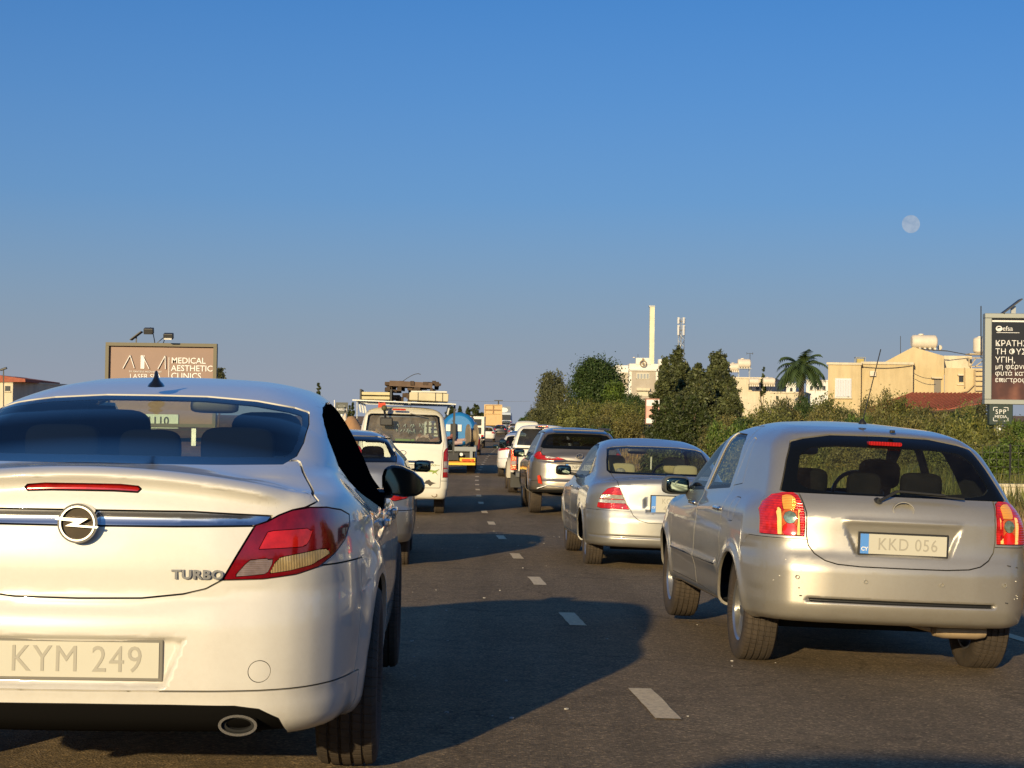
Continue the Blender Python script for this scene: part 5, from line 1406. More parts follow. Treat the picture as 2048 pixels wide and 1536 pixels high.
    # exhaust tail pipe, emblem, lettering, antenna
    for s in (-1, 1):
        P0, P1 = oval(s * .512, .302, .062, .034), oval(s * .512, .302, .053, .026)
        ex = ring(MB(), P0, P1, .035, .22).build("exhaust_pipe", M_CHROME, root, sharp=50)
        P2, P3 = oval(s * .512, .302, .0525, .0255), oval(s * .512, .302, .04, .018)
        mb = ring(MB(), P2, P3, .06, .2); mb.prism(oval(s * .512, .302, .051, .024), .12, .13); mb.build("pipe_liner", M_TYREWELL, ex)
    MB().box((0, .75, .27), (1.1, .7, .10)).build("underbody_panel", M_TYREWELL, root)
    MB().bar((-.2, .45, .27), (.30, .35, .255), .07, .05, n=8).build("silencer", plain("rusty_silencer", (.20, .12, .08), .6, metal=.5), root)
    M_RINGS = plain("brushed_bright_metal", (.9, .88, .84), .34, metal=.8)
    e = link("emblem", None, root, (0, .018, .938))
    N_ = 40
    mb = MB(); P0 = oval(0, 0, .063, .063, N_); P1 = oval(0, 0, .057, .057, N_); ring(mb, P0, P1, -.030, .02)
    mb.build("emblem_rim", M_CHROME, e, sharp=60)
    mb = MB(); ring(mb, oval(0, 0, .056, .056, N_), oval(0, 0, .051, .051, N_), -.036, .0); mb.build("emblem_ring", M_RINGS, e, sharp=60)
    mb = MB(); mb.prism(oval(0, 0, .0515, .0515, N_), -.022, .01); mb.build("emblem_disc", plain("emblem_bronze", (.035, .024, .014), .3, metal=.5, var=.3, vscale=20), e)
    mb = MB(); mb.prism([(-.068, .013), (-.064, .019), (.036, .016), (.004, -.004), (.068, -.008), (.064, -.014), (-.036, -.008), (-.006, .006), (-.062, .011)][::-1], -.044, -.034); mb.build("lightning_bolt", M_RINGS, e)
    text("boot_lettering", "TURBO", .040, M_SATIN, root, (.375, .030, .778), (R(90), 0, R(2)), extrude=.003, bold=.0016, sx=1.15, spacing=1.12)
    text("boot_lettering", "INSIGNIA", .040, M_SATIN, root, (-.42, .032, .778), (R(90), 0, R(-2)), extrude=.003, bold=.0016, sx=1.0, spacing=1.1)
    pl = plate(root, .0, .028, .506, "KYM 249", eu=False, fsize=.118, w=.52, h=.112, frame=plain("grey_plate_frame", (.16, .15, .13), .5))
    mb = MB(); mb.lathe([(0, .042), (.006, .041), (.016, .034), (.028, .022), (.045, .013), (.075, .008), (.082, .001)], 20, axis='z')
    a = mb.build("antenna", plain("gloss_black", (.008, .008, .008), .08, coat=1), root, loc=(0, 1.45, 1.405), rot=(R(5), 0, 0)); a.scale = (.8, 1.3, .78)
    # mirrors
    gb = plain("gloss_black", (.008,) * 3, .08)
    for sg in (1, -1):
        m_ = link("door_mirror", None, root, (sg * .955, 2.92, 1.005))
        tear = [(-.098, -.045), (-.105, .02), (-.095, .060), (-.06, .078), (-.01, .072), (.045, .048), (.088, .012), (.104, -.022), (.095, -.052), (.06, -.070), (0, -.076), (-.06, -.068)]
        tp_ = [(sg * x, z) for x, z in tear]; g_ = [(sg * x * .86 + sg * .002, z * .84) for x, z in tear]
        MB().prism(tp_[::sg], -.035, .10).build("mirror_housing", gb, m_, bevel=.022)
        MB().prism(g_[::sg], -.039, -.03).build("mirror_glass", M_MIRRG, m_)
        MB().box((-sg * .13, .03, -.062), (.16, .09, .045)).build("mirror_arm", gb, m_, bevel=.015)
    # door handles
    for s in (-1, 1):
        for y in (1.95, 2.95):
            MB().box((s * .912, y, .86), (.03, .20, .035)).build("door_handle", M_CHROME, root, bevel=.01)
    # interior
    seats(root, 2.55, 1.45, 1.10, hz=1.20, hw=.135, headw=.16)
    ellipsoid("parcel_shelf", (0, .95, 1.06), (.62, .35, .02), M_INT, root, p=6)
    dash(root, 3.35, 1.05)
    # tape strips / heater wires and seat belts visible as pale slivers
    for s in (-1, 1):
        MB().bar((s * .50, 2.45, 1.36), (s * .60, 2.5, .95), .05, .006).build("seat_belt", plain("belt_webbing", (.10, .10, .10), .8), root)
    return root
white_saloon()
# ------------------------------------------------------------------ silver hatchback, right lane, nearest
def silver_hatchback():
    rec = [(0, .893), (.30, .890), (.352, .880), (.350, .862), (.285, .705), (.262, .690), (0, .690)]
    recP = pxz(rec, y1=.4)
    def extra(x, y, z, ax):
        rp = recP(x, y, z)
        e = .030 * sstep(.003, -.030, rp) * sstep(.90, .80, z) + .0
        e = e - .010 * np.exp(-((z - .890) / .014) ** 2) * sstep(.36, .30, ax) * sstep(.4, .3, y)
        e = e + .016 * np.exp(-((z - .436) / .010) ** 2) * sstep(.56, .53, ax) * sstep(.3, .2, y)         # black groove of the bumper
        e = e - .006 * np.exp(-((z - .775) / .02) ** 2) * sstep(.55, .7, ax) * sstep(.5, .4, y)
        e = e - .014 * np.exp(-((np.sqrt((y - .78) ** 2 + (z - .30) ** 2) - .355) / .045) ** 2) * sstep(.6, .8, ax)
        e = e - .014 * np.exp(-((np.sqrt((y - 3.38) ** 2 + (z - .30) ** 2) - .355) / .045) ** 2) * sstep(.6, .8, ax)
        e = e - .012 * np.exp(-((z - .535) / .022) ** 2) * sstep(.75, .8, ax) * sstep(1.2, 1.25, y) * sstep(3.0, 2.95, y)   # side moulding
        e = e + .006 * np.exp(-((z - (.765 + .02 * y)) / .05) ** 2) * sstep(.7, .8, ax) * sstep(.8, 1.2, y)
        e = e - .012 * np.exp(-((z - (1.405 - .12 * ax ** 2)) / .018) ** 2) * sstep(.9, .75, y) * sstep(.58, .5, ax)
        return e
    F = body_field(dict(
        hw=CV((.15, .80), (.28, .825), (.42, .843), (.60, .850), (.75, .846), (.90, .828), (1.0, .80), (1.1, .76)),
        plan=CV((0, -.03), (.5, -.004), (1.0, 0), (3.2, 0), (3.7, -.03), (4.2, -.11)),
        yr=CV((.15, .22), (.26, .10), (.33, .03), (.42, .0), (.60, .0), (.66, .015), (.72, .045), (.80, .06), (.90, .07), (.98, .10), (1.05, .16), (1.2, .4)),
        kr=CV((0, 0), (.4, .02), (.6, .06), (.75, .13), (.85, .22), (1.0, .34)),
        yf=CV((.15, 4.0), (.4, 4.18), (.6, 4.16), (.9, 3.95)), kf=CV((0, 0), (.5, .06), (.9, .35)),
        top=CV((0, 1.0), (.3, 1.05), (1.0, 1.05), (2.8, .96), (3.2, .97), (3.8, .86), (4.18, .7)), kt=.12, rt=.07, rrc=.20, rfc=.3, zb=.30,
        gw=CV((.5, .835), (.85, .822), (.95, .80), (1.04, .768), (1.15, .728), (1.3, .668), (1.4, .60), (1.48, .52)),
        gplan=CV((0, -.07), (.6, -.035), (1.2, -.005), (2.0, 0), (2.8, -.02), (3.4, -.06)),
        gyr=CV((.9, .06), (.98, .10), (1.04, .17), (1.15, .29), (1.3, .48), (1.38, .60), (1.43, .72), (1.48, 1.0)),
        gyf=CV((.9, 3.45), (1.0, 3.18), (1.2, 2.75), (1.38, 2.3), (1.46, 2.0)), kgr=.22, kgf=.2,
        roof=CV((.5, 1.42), (.8, 1.445), (1.3, 1.468), (1.8, 1.475), (2.3, 1.455), (2.8, 1.38)), krf=.13, rj=.05, rgr=.10, rgs=.10, rgt=.05, extra=extra))
    silver = paint("silver_hatchback_paint", (.47, .445, .39), metal=.6, rough=.40, dirt=.22)
    lamp = [(.553, .780), (.549, .86), (.556, .96), (.574, 1.022), (.60, 1.037), (.66, 1.036), (.715, 1.020), (.76, .975), (.785, .93), (.79, .78)]
    glassO = [(0, 1.392), (.30, 1.380), (.47, 1.352), (.548, 1.330), (.60, 1.22), (.645, 1.10), (.668, 1.04), (.64, 1.034), (0, 1.036)]
    glassI = [(0, 1.305), (.30, 1.300), (.45, 1.282), (.505, 1.24), (.545, 1.13), (.552, 1.10), (.52, 1.075), (.42, 1.060), (0, 1.055)]
    rw, ri = pxz(glassO, y1=1.0), pxz(glassI, r=-.015, y1=1.0)
    lid = [(0, .632), (.25, .634), (.38, .642), (.45, .660), (.505, .695), (.538, .74), (.549, .80), (.549, .92), (.572, 1.03), (.60, 1.037), (0, 1.04)]
    sw1 = pyz([(1.28, 1.02), (1.33, 1.18), (1.44, 1.325), (1.55, 1.362), (1.93, 1.372), (2.0, .985)], amin=.45)
    sw2 = pyz([(2.10, .980), (2.02, 1.372), (2.25, 1.35), (2.62, 1.20), (3.02, .965), (2.6, .962)], amin=.45)
    sw3 = pyz([(.98, 1.055), (1.14, 1.33), (1.24, 1.345), (1.22, 1.18), (1.20, 1.035)], amin=.45)
    g1 = glassy("hatchback_clear_glass", (.74, .80, .74), dust=.02)
    ax = np.abs
    frm = plain("window_frame_black", (.012, .012, .012), .4)
    def frame_reg(g, d=.022):
        return [dict(name="side_window", g=g, mat=frm, off=-.006, rim=.01, split=True, lv=1, sub=[dict(name="glass_pane", g=grow(g, -d), mat=g1, gap=0, off=-.001, rim=0)]),
                dict(name="hole", g=grow(g, -d), mat=M_INT, void=True, see=True, lv=0)]
    red1 = lens("hatch_lamp_red", (.70, .022, .02), .18, ribs=70, axis=2, emit=.22, var=.5, ecol=(1, .03, .02))
    amb = lens("hatch_lamp_amber", (.95, .36, .05), .14, ribs=110, axis=2, emit=.5, ecol=(1, .38, .05))
    disc = lens("hatch_lamp_red_disc", (.75, .02, .015), .12, emit=.35, ecol=(1, .03, .015))
    circ = lambda cx, cz, r: (lambda x, y, z: np.maximum(np.sqrt((ax(x) - cx) ** 2 + (z - cz) ** 2) - r, y - .6))
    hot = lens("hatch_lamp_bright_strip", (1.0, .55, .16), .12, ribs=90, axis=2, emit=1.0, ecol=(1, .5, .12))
    lampsub = [dict(name="reversing_lamp", g=circ(.640, .892, .036), mat=plain("clear_round_lens", (.34, .40, .24), .08, metal=.6, coat=1, var=.5, vscale=60), off=.002),
               dict(name="fog_lamp", g=circ(.640, .822, .040), mat=disc, off=.002),
               dict(name="indicator", g=pxz([(.605, .935), (.600, 1.0), (.62, 1.018), (.665, 1.018), (.675, .99), (.675, .935)], y1=.6), mat=amb, off=.001),
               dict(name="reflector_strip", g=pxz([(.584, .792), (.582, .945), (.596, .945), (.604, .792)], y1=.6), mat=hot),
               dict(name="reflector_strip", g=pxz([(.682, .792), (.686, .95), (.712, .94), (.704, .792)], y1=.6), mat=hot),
               dict(name="lamp_centre", g=pxz([(.604, .790), (.598, .932), (.684, .932), (.681, .790)], y1=.6), mat=lens("hatch_lamp_orange", (.85, .16, .04), .16, ribs=110, axis=2, emit=.28, ecol=(1, .2, .04)))]
    regs = [
        dict(name="rear_window", g=rw, mat=M_FRIT, off=-.003, rim=.01, gap=.003, lv=2, sub=[dict(name="glass_pane", g=ri, mat=g1, gap=0, off=-.0005, rim=0)]),
        dict(name="hole", g=ri, mat=M_INT, void=True, see=True, lv=0)] + frame_reg(sw1) + frame_reg(sw2) + [
        dict(name="quarter_window", g=sw3, mat=silver, off=.0, rim=.01, split=True, lv=0),
        dict(name="windscreen", g=pxz([(0, 1.40), (.45, 1.37), (.55, 1.32), (.70, 1.02), (0, .98)], y0=2.0), mat=glassy("windscreen_glass", (.97, .99, .97), dust=.004), off=-.003, see=True, lv=1),
        dict(name="tail_light", g=pxz(lamp, r=.008, y1=.46), mat=red1, off=.006, rim=.025, split=True, lv=3, sub=lampsub),
        dict(name="tailgate", g=pxz(lid, y1=.6), mat=silver, off=0, lv=2, gap=.0035),
        dict(name="bumper_groove", g=pxz([(0, .447), (.535, .447), (.525, .425), (0, .425)], r=.002, y1=.3), mat=M_BLACK, off=-.004, lv=3, rim=.004),
        dict(name="rear_bumper", g=lambda x, y, z: np.maximum(z - .772, y - np.interp(z, [.1, .45, .60, .70, .772], [.50, .50, .56, .50, .40])), mat=silver, lv=1, gap=.0018),
        dict(name="rear_door", g=pyz([(1.95, .36), (2.03, .55), (2.06, 1.42), (1.5, 1.42), (1.38, 1.36), (1.24, 1.20), (1.17, .98), (1.17, .72), (1.10, .62), (1.22, .42), (1.3, .34)], amin=.5), mat=silver, split=True, lv=1),
        dict(name="front_door", g=pyz([(1.96, .36), (2.035, .55), (2.065, 1.42), (2.3, 1.38), (2.75, 1.17), (3.07, .96), (3.06, .6), (2.97, .36)], amin=.5), mat=silver, split=True, lv=1),
        dict(name="fuel_flap", g=lambda x, y, z: np.maximum(np.maximum(sdpoly(rrect(.88, .90, .15, .145, .03), y, z), x + .5), -z), mat=silver, lv=2),
        dict(name="bonnet", g=pxz([(0, .7), (0, 1.2), (.7, 1.2), (.7, .7)], y0=3.2), mat=silver, lv=0)]
    fine = [(lambda x, y, z: np.maximum(np.abs(recP(x, y, z)) - .035, 0 * x - 1), 1), (lambda x, y, z: np.maximum(np.maximum(np.abs(z - .436) - .03, y - .3), 0 * x - 1), 1)]
    root, ob = build_car(dict(name="silver_hatchback_car", label="silver hatchback with lit ribbed red tail lights and a scuffed bumper, nearest on the right", cat="car", F=F, dims=(.87, 4.2, 1.49), h=.025,
        pos=(2.215, 10.2, -.135), yaw=4.0, roll=1.9, mat=silver, regs=regs, fine=fine, arches=[(.78, .30, .345), (3.38, .30, .345)], wheels=(.80, [.78, 3.38], .312, .205, .20, 5)))
    # rear wiper
    w = link("rear_wiper", None, root, (0, 0, 0))
    MB().lathe([(-.02, .001), (-.02, .016), (.03, .02)], 14, axis='y', c=(-.14, .10, 1.008)).build("wiper_pivot", M_BLACK, w)
    mb = MB(); mb.bar((-.14, .085, 1.008), (-.03, .10, 1.068), .022, .014); mb.bar((-.03, .10, 1.068), (.25, .115, 1.056), .018, .012); mb.build("wiper_arm", M_BLACK, w, bevel=.002)
    mb = MB(); mb.bar((.02, .125, 1.062), (.37, .135, 1.038), .016, .010); mb.build("wiper_blade", M_BLACK, w)
    # high brake light and washer nozzle
    MB().prism(rrect(0, 1.337, .20, .022, .009), .50, .56).build("high_brake_light", lens("hatch_high_brake", (.5, .015, .015), .1, ribs=60, axis=0, emit=.12, ecol=(1, .04, .03)), root)
    MB().box((.075, .63, 1.413), (.028, .03, .018)).build("washer_nozzle", M_BLACK, root, bevel=.004)
    mb = MB(); mb.lathe([(0, .026), (.012, .022), (.03, .010), (.036, .001)], 14, axis='z'); mb.build("antenna_base", M_BLACK, root, loc=(-.01, 1.0, 1.455))
    MB().bar((-.01, 1.0, 1.47), (.10, 1.05, 1.93), .007, n=6).build("antenna_rod", M_BLACK, root)
    plate(root, 0, .05, .765, "KKD 056", eu=True, w=.50, h=.112)
    # ghost of a removed oval emblem: a shallow ring
    ring(MB(), oval(0, .962, .062, .047, 32), oval(0, .962, .057, .042, 32), .066, .10).build("emblem_ring", silver, root, rot=(0, 0, 0))
    # parking sensors
    for x, yy, zz in ((-.60, .052, .56), (-.22, .0, .552), (.22, .0, .552), (.60, .052, .56)):
        ring(MB(), oval(x, zz, .012, .012, 14), oval(x, zz, .009, .009, 14), yy - .003, yy + .02).build("parking_sensor", plain("sensor_ring", (.28, .27, .24), .5), root)
    # scuffs on the bumper corners
    sc = plain("scuff_bare_plastic", (.03, .03, .03), .8); sc2 = plain("scuff_pale", (.75, .72, .62), .7)
    M_ = MB(); rr = random.Random(5)
    for (x0, z0, n, sx) in ((.66, .55, 5, 1), (-.72, .60, 3, 1)):
        for i in range(n):
            x = x0 + rr.uniform(-.06, .06); z = z0 + rr.uniform(-.07, .07)
            V0 = project(F, np.array([[x, .1, z]]), 4)[0]
            M_.box((V0[0], V0[1] - .0005, V0[2]), (rr.uniform(.004, .011), .003, rr.uniform(.002, .005)), (0, rr.uniform(-.6, .6), 0))
    M_.build("scuff_marks", sc2, root)["kind"] = "stuff"
    M_ = MB()
    for (x, z, w_) in ((.62, .665, .035), (.70, .668, .02), (.60, .46, .03), (-.56, .455, .03), (-.575, .50, .012)):
        V0 = project(F, np.array([[x, .1, z]]), 4)[0]; M_.box((V0[0], V0[1] - .0005, V0[2]), (w_, .003, .006), (0, .1, R(-20) if x > 0 else R(20)))
    M_.build("bare_scrapes", sc, root)["kind"] = "stuff"
    # exhaust box, rear axle, mud flaps under the car
    mb = MB(); mb.lathe([(-.17, .001), (-.15, .05), (-.10, .062), (.10, .062), (.15, .05), (.17, .001)], 18, axis='x'); o = mb.build("silencer", plain("dusty_silencer", (.52, .40, .26), .55, metal=.3, var=.3), root, loc=(.46, .42, .262)); o.scale = (1, 1.3, .85)
    MB().bar((.30, .42, .26), (.16, .50, .275), .06, .04, n=8, w2=.02).build("exhaust_pipe", o.data.materials[0], root)
    MB().box((0, .55, .32), (1.2, .5, .06)).build("underbody_panel", M_BLACK, root)
    MB().box((0, .72, .24), (1.1, .08, .05)).build("rear_axle", M_TYREWELL, root)
    # doors handles, mirrors
    for s in (-1, 1):
        for y in (1.30, 2.22):
            h_ = MB().box((s * .845, y, .885), (.03, .19, .028)).build("door_handle", M_CHROME if s < 0 else silver, root, bevel=.012)
        MB().box((s * .862, 2.1, .535), (.004, 1.75, .010)).build("moulding_strip", M_CHROME, root)
    mirror(root, -.865, 2.80, .982, .19, .135, plain("grey_mirror_shell", (.10, .105, .10), .35), side=-1, shape='rect')
    mirror(root, .905, 2.78, .985, .19, .135, silver, side=1, shape='rect')
    seats(root, 2.0, 1.05, 1.02, hz=1.12, hw=.12, headw=.14, w=.36)
    MB().box((-.07, .93, 1.05), (.008, .01, .06)).build("headrest_post", M_CHROME, root); MB().box((.07, .93, 1.05), (.008, .01, .06)).build("headrest_post", M_CHROME, root)
    dash(root, 2.75, .98)
    return root
silver_hatchback()

# ------------------------------------------------------------------ silver saloon behind it (further ahead)
def silver_saloon():
    rec = pxz([(0, .83), (.26, .825), (.22, .66), (0, .66)], y1=.3)
    def extra(x, y, z, ax):
        e = .018 * sstep(.003, -.025, rec(x, y, z))
        e = e + .010 * np.exp(-((z - .385) / .012) ** 2) * sstep(.4, .3, y)
        e = e - .012 * np.exp(-((np.sqrt((y - .95) ** 2 + (z - .30) ** 2) - .355) / .045) ** 2) * sstep(.6, .8, ax)
        e = e - .012 * np.exp(-((np.sqrt((y - 3.55) ** 2 + (z - .30) ** 2) - .355) / .045) ** 2) * sstep(.6, .8, ax)
        e = e - .010 * np.exp(-((z - .52) / .02) ** 2) * sstep(.75, .8, ax) * sstep(1.35, 1.4, y) * sstep(3.1, 3.0, y)
        return e
    F = body_field(dict(
        hw=CV((.15, .80), (.28, .83), (.45, .848), (.65, .852), (.80, .842), (.92, .81), (1.0, .77), (1.08, .72)),
        plan=CV((0, -.04), (.6, -.008), (1.1, 0), (3.4, 0), (3.9, -.03), (4.4, -.11)),
        yr=CV((.15, .2), (.24, .06), (.32, .01), (.38, 0), (.55, 0), (.63, .02), (.70, .04), (.90, .05), (.98, .06), (1.03, .09)),
        kr=CV((0, 0), (.4, .03), (.6, .08), (.75, .15), (.85, .22), (1.0, .34)),
        yf=CV((.15, 4.2), (.4, 4.39), (.6, 4.36), (.9, 4.15)), kf=CV((0, 0), (.5, .06), (.9, .35)),
        top=CV((0, 1.02), (.3, 1.035), (.6, 1.04), (1.5, 1.0), (3.0, .98), (3.4, .97), (4.0, .87), (4.39, .7)), kt=.14, rt=.06, rrc=.22, rfc=.3, zb=.27,
        gw=CV((.5, .84), (.85, .82), (.95, .79), (1.04, .74), (1.15, .70), (1.3, .64), (1.4, .58), (1.48, .50)),
        gplan=CV((.3, -.08), (.8, -.03), (1.4, 0), (2.2, 0), (3.0, -.02), (3.6, -.07)),
        gyr=CV((.95, .35), (1.02, .48), (1.08, .58), (1.2, .82), (1.3, 1.03), (1.38, 1.25), (1.44, 1.5)),
        gyf=CV((.9, 3.6), (1.0, 3.35), (1.2, 2.95), (1.38, 2.5), (1.46, 2.2)), kgr=.18, kgf=.2,
        roof=CV((.9, 1.36), (1.3, 1.42), (1.7, 1.46), (2.1, 1.47), (2.5, 1.455), (3.0, 1.38)), krf=.13, rj=.06, rgr=.10, rgs=.10, extra=extra))
    silver = paint("silver_saloon_paint", (.46, .46, .43), metal=.70, rough=.38, dirt=.22)
    lamp = [(.385, .675), (.43, .74), (.47, .83), (.50, .905), (.52, .925), (.58, .925), (.64, .905), (.70, .84), (.735, .75), (.745, .69), (.70, .675)]
    glass = [(0, 1.375), (.3, 1.368), (.48, 1.352), (.548, 1.335), (.585, 1.2), (.60, 1.09), (.57, 1.06), (0, 1.055)]
    gA = pxz(glass, y1=1.9)
    gB = grow(gA, -.02)
    gm = glassy("saloon_clear_glass", (.74, .80, .74), dust=.05)
    sw = pyz([(1.15, 1.02), (1.30, 1.20), (1.50, 1.33), (1.8, 1.375), (2.3, 1.38), (2.6, 1.32), (3.15, .985), (2.6, .965), (1.6, .975)], amin=.4)
    swi = grow(sw, -.025)
    lid = [(0, .535), (.20, .545), (.30, .57), (.36, .62), (.385, .675), (.43, .74), (.50, .905), (.52, .925), (.535, 1.0), (.56, 1.06), (0, 1.05)]
    regs = [
        dict(name="rear_window", g=gA, mat=M_FRIT, off=-.003, rim=.006, lv=1, sub=[dict(name="glass_pane", g=gB, mat=gm, gap=0, rim=0)]),
        dict(name="hole", g=gB, mat=M_INT, void=True, see=True, lv=0),
        dict(name="side_window", g=sw, mat=plain("window_frame_black", (.012,) * 3, .4), off=-.005, split=True, lv=1, sub=[dict(name="glass_pane", g=swi, mat=glassy("saloon_side_glass", (.35, .38, .36), dust=.03), gap=0, rim=0)]),
        dict(name="hole", g=swi, mat=M_INT, void=True, see=True, lv=0),
        dict(name="windscreen", g=pxz([(0, 1.40), (.45, 1.37), (.55, 1.32), (.68, 1.03), (0, .99)], y0=2.2), mat=glassy("windscreen_glass"), off=-.003, see=True, lv=1),
        dict(name="tail_light", g=pxz(lamp, r=.006, y1=.42), mat=lens("saloon_lamp_red", (.62, .02, .02), .15, ribs=60, axis=2, emit=.12, ecol=(1, .04, .03)), off=.004, split=True, lv=2,
             sub=[dict(name="indicator", g=pxz([(.43, .79), (.72, .79), (.70, .835), (.45, .835)], y1=.5), mat=lens("saloon_lamp_clear", (.60, .56, .45), .1, ribs=80, axis=0)),
                  dict(name="reversing_lamp", g=pxz([(.41, .745), (.735, .745), (.725, .782), (.42, .782)], y1=.5), mat=lens("saloon_lamp_clear2", (.62, .60, .55), .1, ribs=80, axis=0))]),
        dict(name="boot_lid", g=pxz(lid, y1=.62), mat=silver, lv=1, gap=.003),
        dict(name="rear_bumper", g=lambda x, y, z: np.maximum(z - .665, y - .58), mat=silver, lv=1, gap=.002),
        dict(name="rear_door", g=pyz([(1.28, 1.0), (1.26, .70), (1.36, .42), (1.42, .33), (2.18, .33), (2.22, .96)], amin=.5), mat=silver, split=True, lv=1),
        dict(name="front_door", g=pyz([(2.19, .33), (2.23, .96), (3.2, .97), (3.22, .6), (3.12, .33)], amin=.5), mat=silver, split=True, lv=1)]
    root, ob = build_car(dict(name="silver_saloon_car", label="silver saloon with beige headrests, between the hatchback and the grey SUV in the right lane", cat="car", F=F, dims=(.87, 4.4, 1.49), h=.034,
        pos=(1.685, 19.6, -.285), yaw=3.0, roll=1.4, mat=silver, regs=regs, fine=[(lambda x, y, z: np.maximum(np.maximum(np.abs(z - .385) - .03, y - .4), 0 * x - 1), 2)], arches=[(.95, .30, .345), (3.55, .30, .345)], wheels=(.795, [.95, 3.55], .305, .195, .19, 7)))
    plate(root, 0, .045, .745, "KQT\n492", eu=True, w=.33, h=.19, fsize=.082)
    mirror(root, -.90, 2.9, 1.03, .19, .125, M_BLACK, side=-1, shape='rect'); mirror(root, .90, 2.9, 1.03, .19, .125, silver, side=1, shape='rect')
    for s in (-1, 1):
        for y in (1.45, 2.4): MB().box((s * .842, y, .86), (.03, .18, .028)).build("door_handle", M_CHROME, root, bevel=.01)
    seats(root, 2.2, 1.25, 1.02, hz=1.13, hw=.13, mat=M_SEATB, w=.36, rear=2)
    ellipsoid("parcel_shelf", (0, .85, 1.0), (.60, .3, .025), M_SEATB, root, p=6)
    ellipsoid("white_cloth", (.05, .75, 1.04), (.22, .12, .035), plain("cream_cloth", (.6, .58, .45), .9), root, p=2)
    MB().bar((.02, 1.6, 1.1), (.02, 1.6, 1.25), .02, n=6).build("hanging_strap", M_WHITE, root)
    ellipsoid("soft_toy", (-.44, .72, 1.07), (.06, .05, .05), plain("grey_plush", (.3, .28, .25), .95, var=.5, vscale=60), root, p=2)
    dash(root, 2.95, 1.0)
    MB().box((0, .75, .28), (1.2, .6, .06)).build("underbody_panel", M_BLACK, root)
    MB().box((0, .95, .22), (1.0, .07, .05)).build("rear_axle", M_TYREWELL, root)
    return root
silver_saloon()
